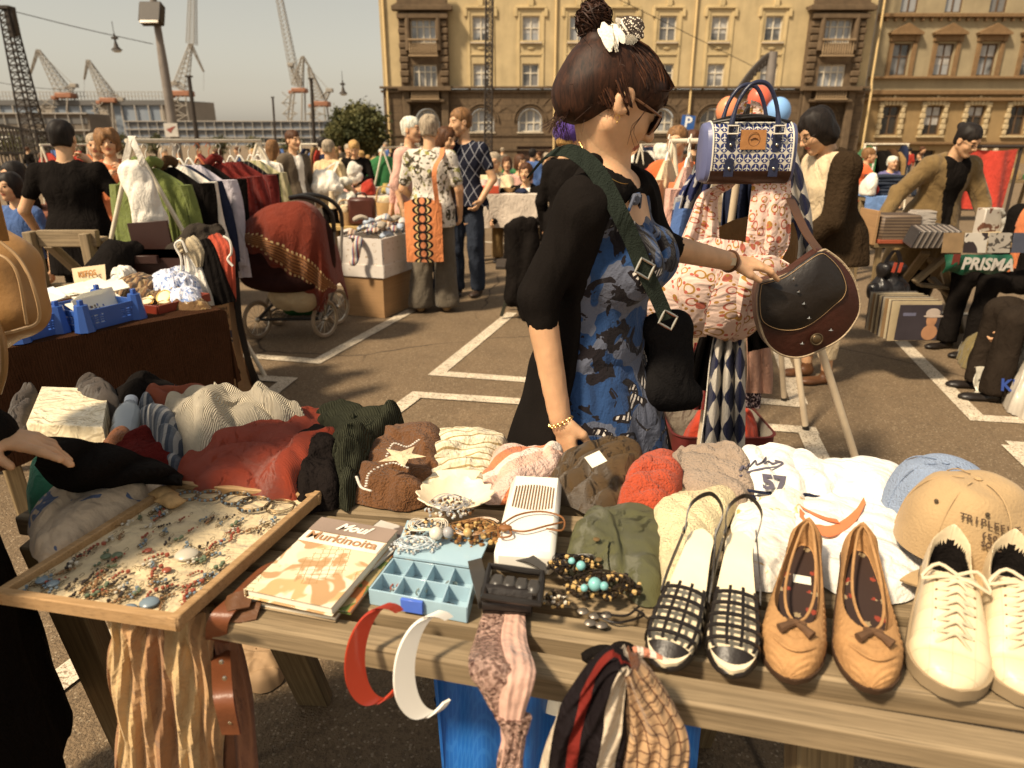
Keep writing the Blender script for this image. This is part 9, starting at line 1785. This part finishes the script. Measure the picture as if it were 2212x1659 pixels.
band('glossy orange red plastic headband hooked over the front plank',826,1412,56,86,.022,mat('red_gloss',(.36,.035,.015),.12,.05,spec=.7),.9,5.25,.80,0)
band('glossy white plastic headband hooked over the front plank',934,1435,60,92,.023,mat('white_gloss',(.82,.78,.70),.12,.03,spec=.7),.95,5.25,.77,0)
SEQ=mat('sequins',(.42,.20,.14),.25,.2,60,.9,300,metal=.5,pat=lambda nt,v,c:nt.mix(nt.ramp(nt.new('ShaderNodeSeparateColor',{0:nt.new('ShaderNodeTexVoronoi',{'Vector':v,'Scale':230.0}).outputs[1]}).outputs[0],0,1),[.12,.05,.035],(.75,.50,.40)))
YH=.705
drape('rose sequinned scarf knotted over the front plank',[PZ(1075,1362,TZ+.012)+V(0,.03,0),PZ(1062,1385,TZ+.014),PY(1060,1440,YH),PY(1090,1520,YH-.01),PY(1108,1560,YH-.01)],[.05,.055,.055,.045,.03],SEQ,'scarf','scarf',th=.006,wv=(1,-.2,0),seed=1)
drape('pale pink ribbon scarf tied beside the sequinned one',[PZ(1110,1362,TZ+.012)+V(0,.03,0),PZ(1108,1385,TZ+.014),PY(1120,1450,YH-.005),PY(1108,1530,YH-.02),PY(1100,1600,YH-.02),PY(1092,1690,YH-.02)],[.035,.04,.045,.035,.02,.03],cloth('pale_pink_satin',(.58,.36,.28),.2,60,rough=.5),'scarf','scarf',th=.007,wv=(1,-.2,0),seed=2)
drape('dangling end of sequinned cloth below its knot',[PY(1108,1545,YH-.02),PY(1112,1590,YH-.02),PY(1104,1640,YH-.02),PY(1100,1720,YH-.02)],[.05,.028,.035,.04],SEQ,'scarf_end','scarf',th=.012,wv=(1,-.2,0),seed=3)
BWS=cloth('black_white_red_stripe',(.012,.009,.010),.2,80,rough=.55,pat=p_stripe([(.58,.48,.36),(.58,.48,.36),(.012,.009,.010),(.012,.009,.010),(.16,.02,.015),(.012,.009,.01)],9),kind='UV')
CKS=cloth('beige_check_scarf',(.48,.30,.16),.2,80,pat=p_lines((.10,.04,.02),60,.12),kind='UV')
def cone(lb,a,pts,ws,m_,th=.02,seed=0,nf=6):return drape(lb,[PY(x,y,YH-.03)for x,y in pts],ws,m_,'scarf','scarf',th=th,nf=nf,fold=.35,wv=(1,-.2,0),seed=seed,n=40)
cone('black, cream and red striped silk scarf tied on the front plank',0,[(1345,1420),(1320,1450),(1285,1540),(1262,1620),(1250,1760)],[.03,.05,.085,.10,.12],BWS,.022,4)
cone('beige checked scarf with dark dots tied under the striped one',0,[(1355,1430),(1375,1480),(1405,1560),(1400,1640),(1380,1760)],[.03,.055,.085,.10,.11],CKS,.02,5)
m=MB();c=PZ(1345,1410,TZ+.02);m.ball(c,(.022,.018,.014),14);m.tube(spline([c,c+V(-.03,0,.006),c+V(-.055,-.01,.0),c+V(-.03,-.012,-.008),c],16),.009,8,flat=.5);tag(m.build('scarf_knot',BLK),'black satin knot and loop of the striped scarf on the plank','knot')
m=MB();m.tube(spline([c,c+V(.03,-.006,.006),c+V(.06,-.02,.003)],8),[.006,.008,.008,.007,.006,.005,.004,.003],8);tag(m.build('twist',cloth('red_white_twist',(.5,.2,.12),pat=p_stripe([(.7,.6,.5)],60))),'red and white twisted end beside the black knot','scarf end')
o=thing('carrier_bag','large blue woven plastic carrier bag standing under the table','bag');BW=mat('blue_tarpaulin',(.012,.105,.38),.35,.12,5,.35,12,pat=p_lines((.02,.13,.42),120,.3));Yq=1.02
a,b=PY(935,1425,Yq),PY(1535,1450,Yq);G=[]
for i,f in enumerate(np.linspace(0,1,50)):
 x=a[0]+(b[0]-a[0])*f;zt_=a[2]+.01*math.sin(f*9)-.05*math.sin(math.pi*f)-.04*math.exp(-((f-.5)/.12)**2);G.append([(x+(.5-f)*.04*g_,Yq+.02*math.sin(f*13+g_*5)+.012*math.sin(f*31)-.02*math.sin(math.pi*g_),zt_*(1-g_)+.004*g_)for g_ in np.linspace(1,0,14)])
G=np.array(G);m=MB();m.sheet(G,0,.004);G2=G.copy();G2[:,:,1]=Yq+.32-(G[:,:,1]-Yq);m.sheet(G2[::-1],0,.004)
for s_ in(0,-1):E=np.array([[G[s_][k]*(1-t)+G2[s_][k]*t for k in range(14)]for t in np.linspace(0,1,6)]);m.sheet(E if s_ else E[::-1],0,.004)
m.build('bag_body',BW,o);m=MB();[ribbon(m,[G[i][-1]+V(0,-.003,-.02),G[i][-1]+V(.01,.0,.05),G[j][-1]+V(-.01,.0,.05),G[j][-1]+V(0,-.003,-.02)],V(0,.004,.03),.003)for i,j in((1,10),(30,46))];m.build('handle',BW,o)
L_('white plastic bag stuffed into the blue carrier bag',[(1150,1490),(1200,1440),(1280,1425),(1330,1450),(1300,1520),(1200,1530)],.12,mat('white_film',(.66,.62,.52),.35),'plastic_bag','bag',z=.48,seed=50,up=.5)
L_('dark clothes inside the blue carrier bag',[(960,1500),(1030,1440),(1180,1440),(1400,1450),(1500,1480),(1450,1540),(1100,1550)],.07,NAVY,'clothes_heap','clothes',z=.42,seed=51,up=.44)
L_('light blue crumpled sheet seen between the planks',[(1010,1365),(1040,1350),(1100,1352),(1190,1375),(1150,1395),(1040,1390)],.05,mat('blue_film',(.05,.14,.42),.3),'plastic_sheet','sheet',z=.56,seed=52,up=.6)
L_('crumpled brown paper bag on the ground behind the trestle leg',[(500,1420),(520,1380),(570,1370),(605,1400),(600,1450),(540,1465)],.06,mat('kraft_paper',(.30,.19,.10),.8,.15,8),'paper_bag','bag',z=.0,seed=53,up=.05,amp=.35)
SC1=cloth('gauze_stripe',(.42,.25,.12),.3,60,pat=p_stripe([(.50,.34,.17),(.30,.16,.08)],6.5),kind='UV')
drape('long brown and beige striped gauze scarf hanging below the jewellery board',[PY(345,1325,.90),PY(350,1400,.885),PY(362,1520,.87),PY(372,1640,.86),PY(380,1820,.85)],[.15,.16,.165,.17,.18],SC1,'scarf','scarf',th=.026,fold=.5,nf=10,wv=(1,.1,0),seed=6,n=50)
drape('reddish brown gauze end beside the striped scarf',[PY(462,1335,.93),PY(485,1440,.92),PY(500,1540,.91),PY(510,1720,.90)],[.06,.07,.08,.085],cloth('red_brown_gauze',(.22,.10,.055),.3,60),'scarf','scarf',th=.02,fold=.4,wv=(1,0,0),seed=7)
L_('white trousers printed with fine blue lines left of the board',[(70,1120),(140,1070),(240,1045),(340,1035),(352,1062),(290,1100),(210,1140),(120,1190),(80,1185)],.06,cloth('white_blue_lines',(.56,.43,.30),.3,100,pat=p_blotch([(.10,.13,.22)],14,.63,1.5)),seed=54,amp=.15,c=(210,1105))
L_('green cloth corner behind the white trousers',[(62,1085),(72,1040),(110,1025),(140,1050),(120,1085)],.07,cloth('jade_cloth',(.05,.20,.12),.6,80),seed=55)
G=[];
tb,bb=spline([(95,948,0),(160,952,0),(230,962,0),(300,985,0),(360,1010,0),(392,1032,0)],30),spline([(80,1000,0),(120,1045,0),(185,1068,0),(250,1050,0),(320,1040,0),(395,1045,0)],30)
for i in range(30):
 G.append([PY(tb[i][0]*(1-g_)+bb[i][0]*g_,tb[i][1]*(1-g_)+bb[i][1]*g_,1.16+.10*i/29-.05*math.sin(math.pi*g_)+.012*math.sin(i*.7+g_*6))for g_ in np.linspace(0,1,14)])
m=MB();m.sheet(np.array(G),0,.006);tag(m.build('black_skirt',BLK),'black garment pulled taut from the pile by the hand at the left edge','garment')
E1,W1=PY(-130,925,1.08),PY(-32,940,1.10)
lx=-.985
r_,q_=person('shopper in a long black coat cut off by the left picture edge',lx-.10,.98,H=1.68,face=-62,lean=6,top=T(BLK,g=.035,len=.30,fl=.05,name='coat',f=.008),bot=None,hair=('bob',HBLK),armL=('w',E1,W1),armR=((.25,-.06,1.12),(.22,.06,.90)),res=.014,hands={-1:dict(res=.0045,d=(.97,.1,-.22),n=(0,-.1,-1),point=[.12,.25,.3,.4])},wd=1.05)
o=thing('handbag','tan leather bag with a zip hanging from the shopper at the left edge','bag');TBG=mat('caramel_leather',(.36,.19,.065),.45,.15,5,.12,60)
mesh_obj('bag_body',[sdf([('c',PY(-85,560,1.42),PY(18,575,1.42),.085,.055,.04),('c',PY(-85,660,1.40),PY(36,668,1.40),.085,.05,.04),('c',PY(18,575,1.42),PY(40,668,1.40),.05,.05,.04),('c',PY(-60,570,1.42),PY(-60,680,1.40),.09,.09,.04)],.008)],TBG,o)
m=MB();m.tube(spline([PY(0,522,1.35),PY(42,560,1.35),PY(72,620,1.345),PY(84,690,1.35),PY(42,712,1.335),PY(-30,728,1.33)],30),.0035,6);m.tube(spline([PY(-25,545,1.335),PY(15,560,1.335),PY(40,600,1.335),PY(58,700,1.34)],20),.003,6);m.build('piping',mat('tan_piping',(.50,.32,.16),.5),o)
m=MB();ribbon(m,[PY(0,520,1.36),PY(-30,400,1.32),PY(-60,300,1.28),PY(-100,230,1.2)],V(.03,.01,0),.005);m.build('strap',TBG,o);m=MB();m.tube(spline([PY(-10,690,1.33),PY(6,740,1.30),PY(8,800,1.29),PY(-5,850,1.28)],12),.007,8);m.build('strap',TBG,o)
